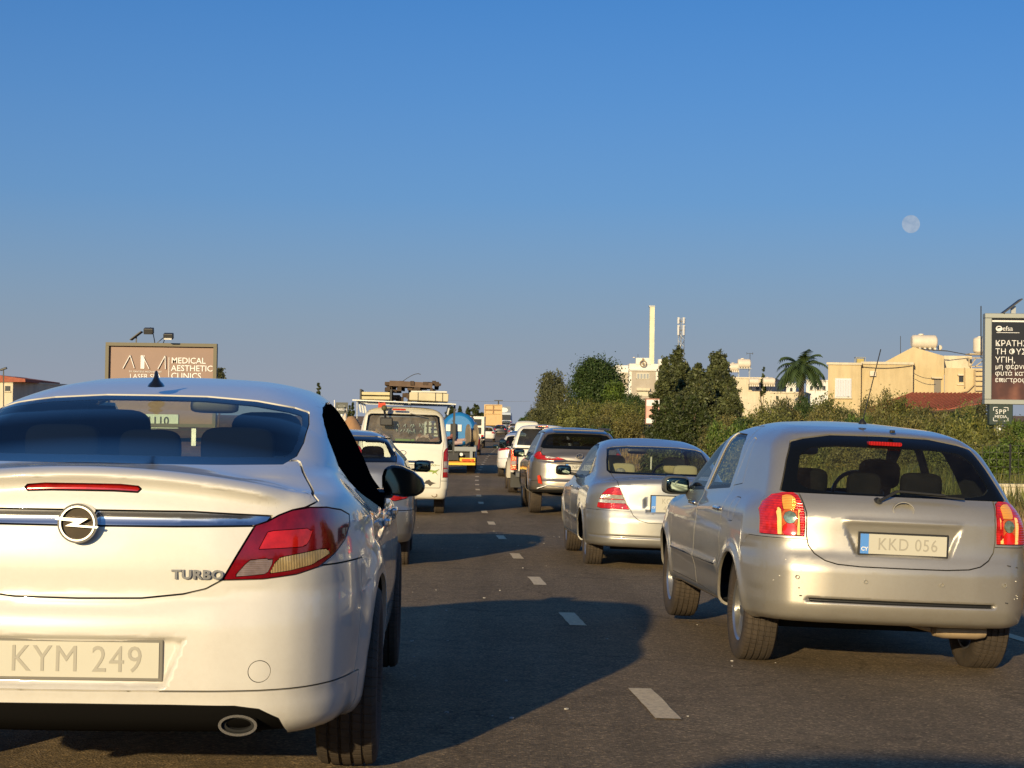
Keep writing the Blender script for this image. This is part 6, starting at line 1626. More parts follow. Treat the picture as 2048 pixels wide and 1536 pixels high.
# ------------------------------------------------------------------ the other traffic, one parametric family of bodies
def heading(y):
    return -math.degrees(math.atan((XL(y + 1.5) - XL(y - 1.5)) / 3))
def vehicle(name, label, cat, pos, col, kind, yaw=None, roll=.8, h=.05, group=None, P=None, lit=0, plate_txt=None):
    """kind: hatch, suv, crossover, van, saloon"""
    D = dict(hatch=(4.15, .86, 1.48, .95), suv=(4.85, .945, 1.70, 1.08), crossover=(4.3, .90, 1.55, 1.0), saloon=(4.5, .87, 1.45, .95), van=(4.84, .85, 1.99, 1.15), panel=(5.3, .98, 2.4, 1.3))[kind]
    L, W, H, B = D
    P = P or {}
    L = P.get('L', L); W = P.get('W', W); H = P.get('H', H); B = P.get('B', B)
    sal, van = kind == 'saloon', kind in ('van', 'panel')
    zb = P.get('zb', .42 if kind == 'suv' else .30)
    yr = [(.1, .18), (zb, .05), (zb + .1, .0), (.62, .0), (.70, .03), (B - .1, .05), (B, .07), (B + .1, .10)]
    gyr = [(.5, .10), (B, .12), (B + .1, .18), (H - .25, .42), (H - .12, .52), (H - .03, .75)]
    if van: yr = [(.1, .1), (zb, .03), (zb + .12, .0), (.7, .0), (B, .03), (B + .1, .04)]; gyr = [(.5, .03), (B, .035), (H - .5, .08), (H - .2, .15), (H - .03, .30)]
    if sal: yr = [(.1, .18), (zb, .05), (.4, .0), (.62, .0), (.70, .03), (B, .05), (B + .08, .09)]; gyr = [(B - .1, .35), (B, .48), (B + .08, .60), (H - .15, 1.15), (H - .03, 1.5)]
    if kind == 'suv': gyr = [(.5, .1), (B, .12), (B + .15, .2), (H - .25, .45), (H - .12, .58), (H - .03, .8)]
    top = [(0, B + .08), (1.0, B + .05), (L * .68, B), (L * .76, B - .02), (L * .93, B - .12), (L, B - .3)]
    if van: top = [(0, B + .1), (L * .85, B + .0), (L * .95, B - .1), (L, B - .3)]
    gyf = [(B - .1, L * .82), (B, L * .77), (B + .2, L * .68), (H - .12, L * .56), (H - .03, L * .5)]
    if van: gyf = [(B - .1, L * .985), (B, L * .96), (H - .4, L * .88), (H - .1, L * .78), (H - .03, L * .72)]
    gw = [(.5, W - .03), (B - .1, W - .035), (B, W - .065), (B + .12, W - .11), (H - .2, W - .24), (H - .08, W - .31), (H, W - .40)]
    if van: gw = [(.5, W - .01), (B, W - .012), (B + .2, W - .03), (H - .25, W - .10), (H - .08, W - .16), (H, W - .24)]
    F = body_field(dict(hw=CV((.1, W - .05), (zb, W - .02), (.55, W), (.8, W - .005), (B, W - .03), (B + .1, W - .07)),
        plan=CV((0, -.03), (.6, -.004), (1.0, 0), (L * .8, 0), (L * .9, -.03), (L, -.12)), yr=CV(*yr),
        kr=CV((0, 0), (.4, .02), (.6, .05), (.75, .11), (.9, .2), (1.05, .3)) if not van else CV((0, 0), (.6, .015), (.85, .06), (1, .12)),
        yf=CV((.1, L - .15), (.45, L), (.65, L - .02), (B, L - .2)), kf=CV((0, 0), (.5, .05), (.9, .32)), top=CV(*top), kt=.10, rt=.06, zb=zb, rrc=.20 if not van else .10, rfc=.28,
        gw=CV(*gw), gplan=CV((0, -.04 if not van else -.01), (.8, 0), (L * .5, 0), (L * .75, -.05)), gyr=CV(*gyr), gyf=CV(*gyf), kgr=.15 if not van else .06, kgf=.2,
        roof=CV((0, H - .08), (.6, H - .04), (1.4, H - .005), (2.2, H), (L * .6, H - .04), (L * .8, H - .15)) if not van else CV((0, H - .03), (.5, H), (L * .6, H), (L * .85, H - .06)),
        krf=.10, rj=.05, rgr=.09, rgs=.09 if not van else .12, rgt=.06, rt2=0, extra=P.get('extra')))
    rearg = P.get('glass') or ([(0, H - .10), (W * .45, H - .11), (W * .62, H - .15), (W * .74, B + .12), (W * .70, B + .07), (0, B + .06)] if not van else [(0, H - .17), (W * .78, H - .18), (W * .84, B + .15), (0, B + .15)])
    gA = pxz(rearg, r=-.0 if not P.get('gr') else P['gr'], y1=1.9)
    gi = grow(gA, -P.get('frit', .03))
    tint = P.get('tint', (.30, .34, .32))
    gm = glassy("traffic_glass_%d" % int(tint[0] * 100), tint, dust=P.get('dust', .06))
    frm = plain("window_frame_black", (.012,) * 3, .4)
    sideg = P.get('side') or ([(.55, B + .04), (.75, B + .22), (1.05, H - .20), (1.5, H - .13), (L * .48, H - .13), (L * .58, H - .28), (L * .71, B + .03), (L * .5, B)] if not sal else
                              [(1.1, B + .04), (1.3, B + .2), (1.6, H - .14), (2.4, H - .11), (L * .56, H - .2), (L * .72, B + .02), (2, B)])
    if kind == 'van': sideg = [(.35, B + .05), (.42, H - .25), (L * .72, H - .25), (L * .86, B + .02)]
    if kind == 'panel': sideg = [(L * .72, B + .02), (L * .72, H - .5), (L * .80, H - .55), (L * .88, B)]
    sw = pyz(sideg, amin=.4); swi = grow(sw, -.03)
    red = P.get('red') or lens("traffic_lamp_red", (.60, .02, .015), .15, ribs=50, axis=2, emit=lit * .15, ecol=(1, .03, .02))
    body = paint(*col)
    lampP = P.get('lamp') or [(W * .62, .82), (W * .60, B - .03), (W * .70, B + .02), (W * .86, B), (W * .97, B - .08), (W * .98, .80)]
    regs = []
    if not P.get('blind'):
        regs += [dict(name="rear_window", g=gA, mat=P.get('fritm', M_FRIT), off=-.004, rim=.01, lv=1, sub=[dict(name="glass_pane", g=gi, mat=gm, gap=0, rim=0)]),
                 dict(name="hole", g=gi, mat=M_INT, void=True, see=True, lv=0)]
    regs += [dict(name="side_window", g=sw, mat=frm, off=-.004, rim=.01, split=True, lv=1, sub=[dict(name="glass_pane", g=swi, mat=gm, gap=0, rim=0)]),
             dict(name="hole", g=swi, mat=M_INT, void=True, see=True, lv=0)]
    regs += [dict(name="windscreen", g=pxz([(0, H - .08), (W * .55, H - .11), (W * .68, H - .18), (W * .84, B + .06), (0, B + .02)], y0=L * .42 if not van else L * .7), mat=glassy("windscreen_glass", (.97, .99, .97), dust=.004), off=-.003, see=True, lv=0)]
    regs += [dict(name="tail_light", g=pxz(lampP, r=.004, y1=P.get('lampy', .38)), mat=red, off=.005, split=True, lv=2 if h < .045 else 1, sub=P.get('lampsub', []))]
    if P.get('black'): regs += [dict(name="bumper_trim", g=P['black'], mat=M_BLACK, off=-.004, lv=1)]
    regs += P.get('regs', [])
    lid = P.get('lid') or [(0, .66), (W * .5, .67), (W * .62, .76), (W * .61, B - .02), (W * .78, B + .08), (W * .66, H - .12), (0, H - .06)]
    if not van: regs += [dict(name="tailgate" if not sal else "boot_lid", g=pxz(lid, y1=.62), mat=body, lv=1, gap=.004)]
    else: regs += [dict(name="tailgate", g=pxz(P.get('lid', [(0, .52), (W * .80, .53), (W * .84, B), (W * .80, H - .14), (0, H - .06)]), y1=.4), mat=body, lv=1, gap=.004)]
    regs += [dict(name="rear_bumper", g=lambda x, y, z: np.maximum(z - .64, y - .5), mat=P.get('bumperm', body), lv=1, gap=.004)]
    for i, (a, b) in enumerate(((L * .30, L * .49), (L * .49, L * .70))):
        regs += [dict(name=("rear_door", "front_door")[i], g=pyz([(a, zb + .08), (a, B), (b, B), (b, zb + .08)], amin=.5), mat=body, split=True, lv=1, gap=.004)]
    wr, ww, rr, st = P.get('wheel', (.32, .20, .20, 5))
    ax_ = P.get('axles', (.95, L * .79)); zc = wr - .02
    root, ob = build_car(dict(name=name, label=label, cat=cat, group=group, F=F, dims=(W, L, H), h=h, hin=max(.06, h * 1.5), pos=pos, yaw=heading(pos[1]) if yaw is None else yaw, roll=roll, mat=body, regs=regs,
        arches=[(ax_[0], zc, wr + .05), (ax_[1], zc, wr + .05)], wheels=(W - .05, list(ax_), wr, ww, rr, st), gap=.004, lv=1))
    MB().box((0, .8, zb + .04), (W * 1.3, 1.2, .08)).build("underbody_panel", M_BLACK, root)
    ms = P.get('mirror', (.20, .14)); my = L * .66 if not van else L * .84
    if P.get('mirrors', True):
        for s in (-1, 1): mirror(root, s * (W + .06), my, B + .03 + (.1 if van else 0), ms[0], ms[1], M_BLACK if P.get('mblack', True) else body, side=s, shape='rect', base=.06)
    if not P.get('noseats'):
        seats(root, L * .45, .95 if not sal else 1.3, B + .03, hz=B + .15, w=.36, rear=P.get('rear', 2)); dash(root, L * .68, B)
    if plate_txt is not None:
        px, py, pz, ww_, hh_, eu = plate_txt[1:]
        plate(root, px, py, pz, plate_txt[0], eu=eu, w=ww_, h=hh_, dark=True, fsize=.085)
    return root

def grd(x, y, dz=0): return (x, y, gz(x, y) + dz)

# --- white minibus van with a loaded roof rack, left lane
def minibus():
    W, H = .85, 1.99
    lamp = [(.742, .70), (.745, 1.16), (.775, 1.22), (.82, 1.26), (.90, 1.26), (.90, .70)]
    cl = lens("van_lamp_clear", (.62, .52, .45), .12, ribs=60, axis=2)
    p = dict(glass=[(0, 1.855), (.60, 1.852), (.655, 1.82), (.715, 1.36), (.68, 1.315), (0, 1.315)], tint=(.50, .60, .52), dust=.30, frit=.04, lamp=lamp, lampy=.35,
             lampsub=[dict(name="reversing_lamp", g=pxz([(.70, .88), (.70, 1.0), (.95, 1.0), (.95, .88)], y1=.5), mat=cl), dict(name="indicator", g=pxz([(.70, .80), (.70, .86), (.95, .86), (.95, .80)], y1=.5), mat=cl)],
             side=None, mirror=(.16, .24), wheel=(.335, .195, .20, 'steel'), axles=(1.05, 3.65), lid=[(0, .50), (.70, .51), (.72, 1.0), (.74, 1.28), (.76, 1.4), (.70, 1.90), (0, 1.95)], B=1.15, zb=.30)
    root = vehicle("white_minibus", "white minibus with a loaded roof rack and dusty rear window, left lane", "van", grd(-2.0, 33), ("white_van_paint", (.80, .77, .66), 0, .38, .12), 'van', yaw=2.6, h=.036, P=p)
    MB().prism(rrect(-.09, 1.93, .25, .032, .015), .045, .10).build("high_brake_light", lens("van_high_brake", (.6, .05, .02), .2), root)
    MB().prism(rrect(.30, .985, .52, .035, .012), -.022, .03).build("chrome_handle", M_CHROME, root)
    ring(MB(), oval(0, 1.14, .065, .045), oval(0, 1.14, .055, .036), .01, .04).build("emblem_ring", M_CHROME, root)
    plate(root, .22, -.004, .865, "JAE 164", eu=False, w=.46, h=.11, dark=False)
    gr = plain("van_green_sticker", (.25, .33, .06), .6); dkst = plain("van_dark_sticker", (.05, .04, .03), .6)
    text("sticker_lettering", "moto~", .07, gr, root, (.52, .012, .93), extrude=.001, shear=.4, sx=1.6)
    MB().prism([(.46, .80), (.52, .84), (.60, .83), (.68, .86), (.62, .80), (.66, .74), (.60, .79), (.55, .76), (.56, .80)], .008, .014).build("lizard_sticker", gr, root)
    MB().prism([(.40, .58), (.44, .64), (.50, .66), (.54, .62), (.62, .60), (.56, .58), (.52, .54), (.47, .58)], .004, .010).build("animal_sticker", dkst, root)
    ring(MB(), oval(.60, .38, .055, .04), oval(.60, .38, .04, .028), .02, .30).build("exhaust_pipe", plain("rusty_pipe", (.15, .09, .05), .6, metal=.5), root)
    # rear view camera mirror hanging off the tailgate
    c = link("rear_mirror", None, root, (-.36, -.08, 1.75))
    ellipsoid("mirror_bracket", (0, 0, .20), (.05, .05, .05), plain("olive_plastic", (.08, .08, .03), .6), c, p=2.5)
    MB().bar((0, 0, .18), (.03, -.05, .02), .03).build("mirror_arm", M_BLACK, c)
    MB().box((.05, -.06, -.05), (.23, .09, .15)).build("mirror_housing", M_BLACK, c, bevel=.02)
    MB().bar((.12, .06, 1.86), (.42, .05, 1.80), .018).build("wiper_arm", M_BLACK, root)
    # writing in the dust and green box inside
    ds = plain("finger_marks_in_dust", (.30, .38, .34), .8)
    rr = random.Random(3); mb = MB()
    for i in range(9):
        x = -.12 + .06 * i
        for z in (1.62, 1.52):
            if rr.random() < .75: mb.tube([(x, .058, z), (x + rr.uniform(-.02, .04), .052, z + rr.uniform(.03, .07)), (x + rr.uniform(0, .05), .06, z - rr.uniform(-.03, .03))], .007, 4)
    mb.build("dust_writing", ds, root)["kind"] = "stuff"
    MB().box((.02, .9, 1.28), (.36, .3, .22)).build("green_crate", plain("lime_green_plastic", (.30, .62, .12), .5), root)
    # roof rack
    z0 = 2.06
    rk = link("roof_rack", None, root, (0, 0, 0))
    for y in (.15, .9, 1.7, 2.5, 3.2): MB().bar((-.86, y, z0), (.86, y, z0), .035, .025).build("cross_bar", M_METAL, rk)
    for s in (-1, 1):
        MB().bar((s * .86, .1, z0), (s * .86, 3.3, z0), .03).build("side_rail", M_METAL, rk)
        for y in (.3, 1.7, 3.1): MB().bar((s * .80, y, 1.86), (s * .84, y, z0), .03).build("rack_foot", M_METAL, rk)
    MB().bar((-.95, .05, z0 + .02), (.95, .05, z0 - .005), .05, .02).build("rear_beam", plain("aluminium_rail", (.6, .6, .55), .35, metal=.6), rk)
    for z in (1.75, 1.55, 1.35): MB().bar((.90, .5, z), (.90, .55, z), .02).build("ladder_rung", M_DARKM, rk)
    for y in (.32, .62): MB().bar((.93, y, 1.12), (.93, y, z0), .035).build("ladder_rail", M_DARKM, rk)
    def cargo(nm, lb, mk, cat):
        o = mk; o.parent = None; return o
    rz = R(2.6)
    def wpt(x, y, z):
        return Vector((-2.0 + x * math.cos(rz) - y * math.sin(rz), 33 + x * math.sin(rz) + y * math.cos(rz), gz(-2.0, 33) + z))
    alu = plain("pale_yellow_board", (.62, .54, .30), .55, var=.15, vscale=4); dw = plain("weathered_wood", (.075, .048, .03), .85, var=.5, vscale=12); cr = plain("cream_duct", (.62, .55, .36), .6, var=.15)
    t = thing("folding_table", "folded cream boards with dark ends at the left of the van's roof rack", "boards", wpt(-.50, .5, z0 + .03), rz)
    for k in range(2): MB().box((0, .3, .05 + .08 * k), (.52, 1.2, .06)).build("board", alu, t, bevel=.01)
    MB().box((-.28, .3, .10), (.03, 1.24, .22)).build("end_panel", M_DARKM, t); MB().box((.28, .3, .10), (.03, 1.24, .22)).build("end_panel", M_DARKM, t)
    t = thing("wooden_bundle", "bundle of dark weathered timber on the van's roof rack", "timber", wpt(.12, .9, z0 + .02), rz)
    rr = random.Random(11)
    for k in range(60):
        x, z = rr.uniform(-.44, .55), .03 + .34 * rr.random() * (1 if k % 3 else .4)
        MB().bar((x, -.3 + rr.uniform(-.1, .1), z), (x + rr.uniform(-.1, .1), 1.3, z + rr.uniform(-.05, .05)), rr.uniform(.05, .12), rr.uniform(.04, .09)).build("timber", dw, t)
    MB().box((.02, .3, .33), (.80, 1.3, .10), (0, R(2), 0)).build("top_board", plain("brown_board", (.14, .09, .06), .8, var=.3), t)
    t = thing("cream_box", "long cream duct box tied on the right of the van's roof rack", "box", wpt(.48, .45, z0 + .02), rz)
    MB().box((0, .3, .09), (.72, 1.4, .15), (0, R(1.5), 0)).build("box_body", cr, t, bevel=.015); MB().box((0, .3, .185), (.66, 1.4, .03)).build("box_lid", plain("pale_lid", (.72, .70, .60), .5), t)
    for k in (-.2, .12, .25): MB().box((k, .3, .09), (.012, 1.42, .165)).build("tie_cord", M_DARKM, t)
    t = thing("red_flag_rag", "red rag hanging from the van's roof rack", "rag", wpt(-.38, .03, z0 - .03), rz)
    MB().prism([(-.07, -.07), (.08, -.06), (.06, .03), (-.03, .01), (-.06, .04)], -.02, -.012).build("cloth", plain("red_rag", (.65, .08, .04), .8), t)
    t = thing("bent_wire_rod", "thin bent rod rising over the van's roof load", "rod", wpt(.0, 1.2, z0 + .3), rz)
    MB().tube([(-.15 + .5 * math.sin(a), 0, .25 * math.sin(a * 1.6) + .02) for a in np.linspace(0, 1.2, 9)], .012).build("rod", M_DARKM, t)
minibus()

# --- grey silver saloon-hatch behind the van
def grey_hatch():
    p = dict(L=4.4, W=.86, H=1.475, B=1.02, glass=[(0, 1.42), (.45, 1.405), (.575, 1.375), (.66, 1.20), (.665, 1.14), (0, 1.13)], frit=.05, tint=(.78, .84, .78), dust=.03,
             lamp=[(.54, .80), (.56, .755), (.66, .735), (.78, .76), (.82, .80), (.84, .90), (.70, .865), (.60, .85)], lampy=.45, wheel=(.31, .205, .20, 5))
    root = vehicle("grey_hatchback_car", "silver grey hatchback half hidden ahead of the white saloon", "car", (-1.86, 18.6, -.235), ("grey_hatch_paint", (.36, .37, .38), .7, .36, .18), 'hatch', yaw=2.4, roll=.3, h=.036, P=p)
    return root
grey_hatch()

# --- grey luxury SUV, right lane
def grey_suv():
    def extra(x, y, z, ax):
        e = .02 * np.exp(-((z - (1.0 + .06 * ax)) / .03) ** 2) * sstep(.5, .4, y)
        e = e - .018 * np.exp(-((np.sqrt((y - 1.0) ** 2 + (z - .36) ** 2) - .43) / .06) ** 2) * sstep(.6, .85, ax)
        return e
    lamp = [(.22, 1.05), (.50, 1.045), (.66, 1.04), (.80, 1.05), (.88, 1.12), (.80, 1.20), (.74, 1.215), (.70, 1.14), (.56, 1.12), (.38, 1.10)]
    cl = lens("suv_lamp_clear", (.66, .60, .55), .1, ribs=60, axis=2)
    p = dict(glass=[(0, 1.575), (.45, 1.565), (.58, 1.54), (.68, 1.42), (.735, 1.30), (.68, 1.27), (0, 1.265)], frit=.06, tint=(.10, .11, .11), dust=.02, lamp=lamp, lampy=.5,
             lampsub=[dict(name="indicator", g=pxz([(.42, 1.075), (.46, 1.10), (.62, 1.13), (.66, 1.115), (.64, 1.08)], y1=.5), mat=cl)], H=1.69, B=1.10,
             black=lambda x, y, z: np.maximum(z - (.50 - .04 * np.abs(x)), y - .55), wheel=(.375, .235, .25, 7), extra=extra, mblack=True, mirror=(.24, .17), axles=(1.0, 3.79), L=4.89)
    root = vehicle("grey_suv", "bronze grey SUV with slanted red tail lights, right lane", "car", grd(1.30, 34.5, .02), ("suv_paint", (.33, .295, .25), .75, .33, .12), 'suv', yaw=2.6, roll=.8, h=.036, P=p)
    plate(root, .0, -.005, .92, "NPS 371", eu=True, w=.52, h=.112, dark=True)
    MB().prism([(-.5, 1.045), (.5, 1.045), (.50, 1.03), (-.50, 1.03)], -.012, .05).build("chrome_strip", M_CHROME, root)
    ring(MB(), oval(0, 1.14, .07, .05), oval(0, 1.14, .052, .035), .0, .05).build("emblem_ring", M_CHROME, root)
    MB().prism([(-.03, 1.16), (-.015, 1.16), (.0, 1.125), (.04, 1.125), (.04, 1.115), (-.015, 1.115)], -.004, .04).build("emblem_stroke", M_CHROME, root)
    rf = lens("suv_reflector", (.9, .06, .02), .15, emit=.15, ecol=(1, .1, .03))
    for s in (-1, 1): MB().prism([(s * .70, .58), (s * .78, .60), (s * .80, .74), (s * .755, .76), (s * .74, .72)], .05, .12).build("bumper_reflector", rf, root)
    mb = MB(); pts = [(-.80, .06, .50), (-.62, .03, .56), (-.30, .01, .54), (-.18, .0, .48), (.18, .0, .48), (.30, .01, .54), (.62, .03, .56), (.80, .06, .50)]
    mb.tube(pts, .025); mb.build("skid_trim", M_SATIN, root)
    for s in (-1, 1): MB().bar((s * .66, .9, 1.66), (s * .66, 3.2, 1.68), .04).build("roof_rail", M_BLACK, root)
    MB().box((0, .50, 1.63), (1.0, .18, .03)).build("roof_spoiler", root.children[0].data.materials[0] if False else paint("suv_paint", (.33, .295, .25)), root, bevel=.01)
    MB().bar((.0, .30, 1.295), (.42, .29, 1.30), .02).build("rear_wiper", M_BLACK, root)
    MB().box((-.62, 4.1, 1.2), (.04, .05, .04)).build("sensor", M_BLACK, root)
grey_suv()

# --- white double-cab pickup
def pickup():
    X, Y = .05, 46
    X = .86
    root = thing("white_pickup_truck", "white pickup truck with tall red tail lights and a wide flared arch, right lane", "pickup", (X, Y, gz(X, Y)), rot=(0, R(.8), R(heading(Y))))
    pw = paint("pickup_white_paint", (.78, .76, .68), rough=.38, dirt=.15)
    W = .88
    # cab
    Fc = body_field(dict(hw=CV((.2, W - .04), (.6, W), (1.0, W - .02), (1.2, W - .06)), plan=CV((1.5, 0), (4.4, -.02), (5.2, -.12)), yr=CV((.2, 1.62), (1.2, 1.60)), kr=CV((0, 0), (1, .03)),
        yf=CV((.2, 5.1), (.6, 5.25), (1.1, 5.1)), kf=CV((0, 0), (.5, .05), (.9, .3)), top=CV((1.5, 1.14), (3.8, 1.14), (4.4, 1.12), (5.2, .98)), kt=.08, rrc=.06, zb=.45,
        gw=CV((.6, W - .04), (1.1, W - .07), (1.5, W - .18), (1.8, W - .30)), gyr=CV((.6, 1.62), (1.2, 1.64), (1.6, 1.74), (1.78, 1.86)), gyf=CV((1.0, 4.2), (1.2, 3.9), (1.6, 3.2), (1.78, 2.8)),
        roof=CV((1.4, 1.76), (2.2, 1.80), (3, 1.78), (3.6, 1.7)), kgr=.05, rgr=.08, rj=.05))
    gA = pxz([(0, 1.70), (.52, 1.69), (.60, 1.62), (.70, 1.24), (0, 1.22)], r=.01, y1=2.6)
    sk = Skin.make(Fc, (-1, 1.4, .3), (1, 5.4, 1.9), .05)
    sw = pyz([(1.95, 1.2), (2.1, 1.62), (3.0, 1.66), (3.5, 1.45), (4.0, 1.17)], amin=.4)
    gs = glassy("pickup_glass", (.45, .52, .45), dust=.08)
    def sel(V, T):
        m = np.zeros(len(T), bool)
        for g in (gA, sw): a = g(*V.T)[T]; m |= (a.min(1) < .004) & (a.max(1) > -.004)
        return m
    sk.refine(Fc, sel); sk.refine(Fc, sel)
    for nm, g in (("rear_window", gA), ("side_window", sw)):
        q = sk.clip(g(*sk.V.T) + .002); sk = sk.clip(-g(*sk.V.T) + .002)
        if nm == "rear_window":
            V, N, T = q.arrays(.01); link(nm, mesh_np(nm, V, T, gs, N), root)
        else:
            for s in (-1, 1): V, N, T = q.half(s).arrays(.01); link(nm, mesh_np(nm, V, T, gs, N), root)
    V, N, T = sk.arrays(.02); link("cab", mesh_np("cab", V, T, pw, N), root)
    fr = plain("window_frame_black", (.012,) * 3, .4)
    MB().box((0, 1.66, 1.46), (.03, .02, .48)).build("window_divider", pw, root)
    # bed
    for s in (-1, 1): MB().box((s * (W - .05), .85, .86), (.10, 1.62, .62)).build("bed_side", pw, root, bevel=.03)
    MB().box((0, .85, .60), (1.6, 1.6, .05)).build("bed_floor", M_BLACK, root)
    MB().box((0, .05, .88), (1.36, .06, .58)).build("tailgate", pw, root, bevel=.015)
    MB().box((0, .04, 1.175), (1.70, .10, .03)).build("bed_rail", M_BLACK, root, bevel=.01)
    MB().box((0, -.08, .50), (1.5, .20, .16)).build("rear_bumper", plain("bumper_dark_chrome", (.18, .18, .17), .3, metal=.7), root, bevel=.03)
    rl = lens("pickup_lamp", (.85, .10, .04), .15, ribs=50, axis=2, emit=.25, ecol=(1, .12, .04)); cl = lens("van_lamp_clear", (.62, .52, .45))
    for s in (-1, 1):
        tl = MB().box((s * (W - .075), .02, .88), (.15, .12, .52)).build("tail_light", rl, root, bevel=.02)
        MB().box((s * (W - .075), -.045, .80), (.12, .02, .10)).build("reversing_lamp", cl, tl)
        mb = MB(); prof = [(s * (W - .02), .45), (s * (W + .07), .46), (s * (W + .07), .50), (s * (W - .02), .53)]
        n = 16; V = []
        for (a, r_) in prof:
            for i in range(n + 1):
                t = math.pi * i / n; V.append((a, 1.1 + r_ * math.cos(t), .40 + r_ * math.sin(t)))
        mb.add(V, [(j * (n + 1) + i, j * (n + 1) + i + 1, ((j + 1) % 4) * (n + 1) + i + 1, ((j + 1) % 4) * (n + 1) + i) for j in range(4) for i in range(n)], True)
        mb.build("wheel_arch_flare", plain("dusty_flare", (.42, .38, .30), .6), root)
        MB().box((s * (W - .15), .50, .36), (.26, .02, .40)).build("mud_flap", M_BLACK, root)
    add_wheels(root, W + .03, [1.1, 4.3], .385, .26, .21, 'steel')
    MB().box((0, 1.3, .42), (1.0, 2.4, .15)).build("chassis", M_TYREWELL, root)
    mirror(root, -1.02, 3.9, 1.25, .2, .26, M_BLACK, side=-1, shape='rect'); mirror(root, 1.02, 3.9, 1.25, .2, .26, M_BLACK, side=1, shape='rect')
    MB().prism(rrect(0, 1.755, .25, .03, .01), 1.74, 1.8).build("high_brake_light", rl, root)
    seats(root, 3.0, 2.2, 1.15, hz=1.3, rear=0)
pickup()

# --- white crossover seen between the pickup and the lane line
g = at(1012, 955, 58)
vehicle("white_crossover_car", "white crossover with a dark rear window, left of the white pickup", "car", grd(.42, 62), ("crossover_white_paint", (.80, .79, .76), 0, .35, .06), 'crossover', h=.06,
        P=dict(tint=(.08, .08, .08), dust=.02, side=None, lamp=[(.30, .98), (.60, .95), (.86, .90), (.88, .97), (.70, 1.02), (.35, 1.01)]))
# --- more cars far ahead
far = [("hatch", 972, 170, (.78, .76, .70), "white hatchback far ahead, just past the white box truck"),
       ("hatch", 930, 100, (.30, .03, .035), "small red car tucked beside the flatbed truck"),
       ("saloon", 1000, 225, (.03, .03, .035), "small black saloon far ahead, below the dump truck"),
       ("suv", 1012, 300, (.05, .06, .07), "tiny dark car right of the dump truck on the road crest"),
       ("suv", 1046, 146, (.16, .17, .18), "dark grey SUV far ahead, left of the panel van"),
       ("hatch", 1040, 92, (.05, .05, .06), "black hatchback between the crossover and the panel van"),
       ("saloon", 1030, 200, (.30, .31, .33), "small grey saloon ahead of the dark grey SUV"),
       ("hatch", 1027, 270, (.6, .58, .5), "tiny cream car highest up the right lane")]
for i, (kd, px, Y, c, lb) in enumerate(far):
    g = at(px, 868, Y)
    vehicle("distant_car", lb, "car", (g.x, Y, gz(g.x, Y)), ("distant_paint_%d" % i, c, .0 if max(c) > .4 or i == 1 else .3, .4, .08), kd, h=.09, P=dict(tint=(.2, .22, .22), mirrors=True), group="cars queueing far ahead")
# --- white panel van
g = at(1053, 880, 128)
vehicle("white_panel_van", "plain white panel van beyond the pickup, windowless rear doors", "van", (g.x, 128, gz(g.x, 128)), ("panel_white_paint", (.80, .77, .66), 0, .45, .05), 'panel', h=.07,
        P=dict(L=4.4, W=.92, H=2.05, B=1.2, blind=True, noseats=True, tint=(.2, .2, .2)))
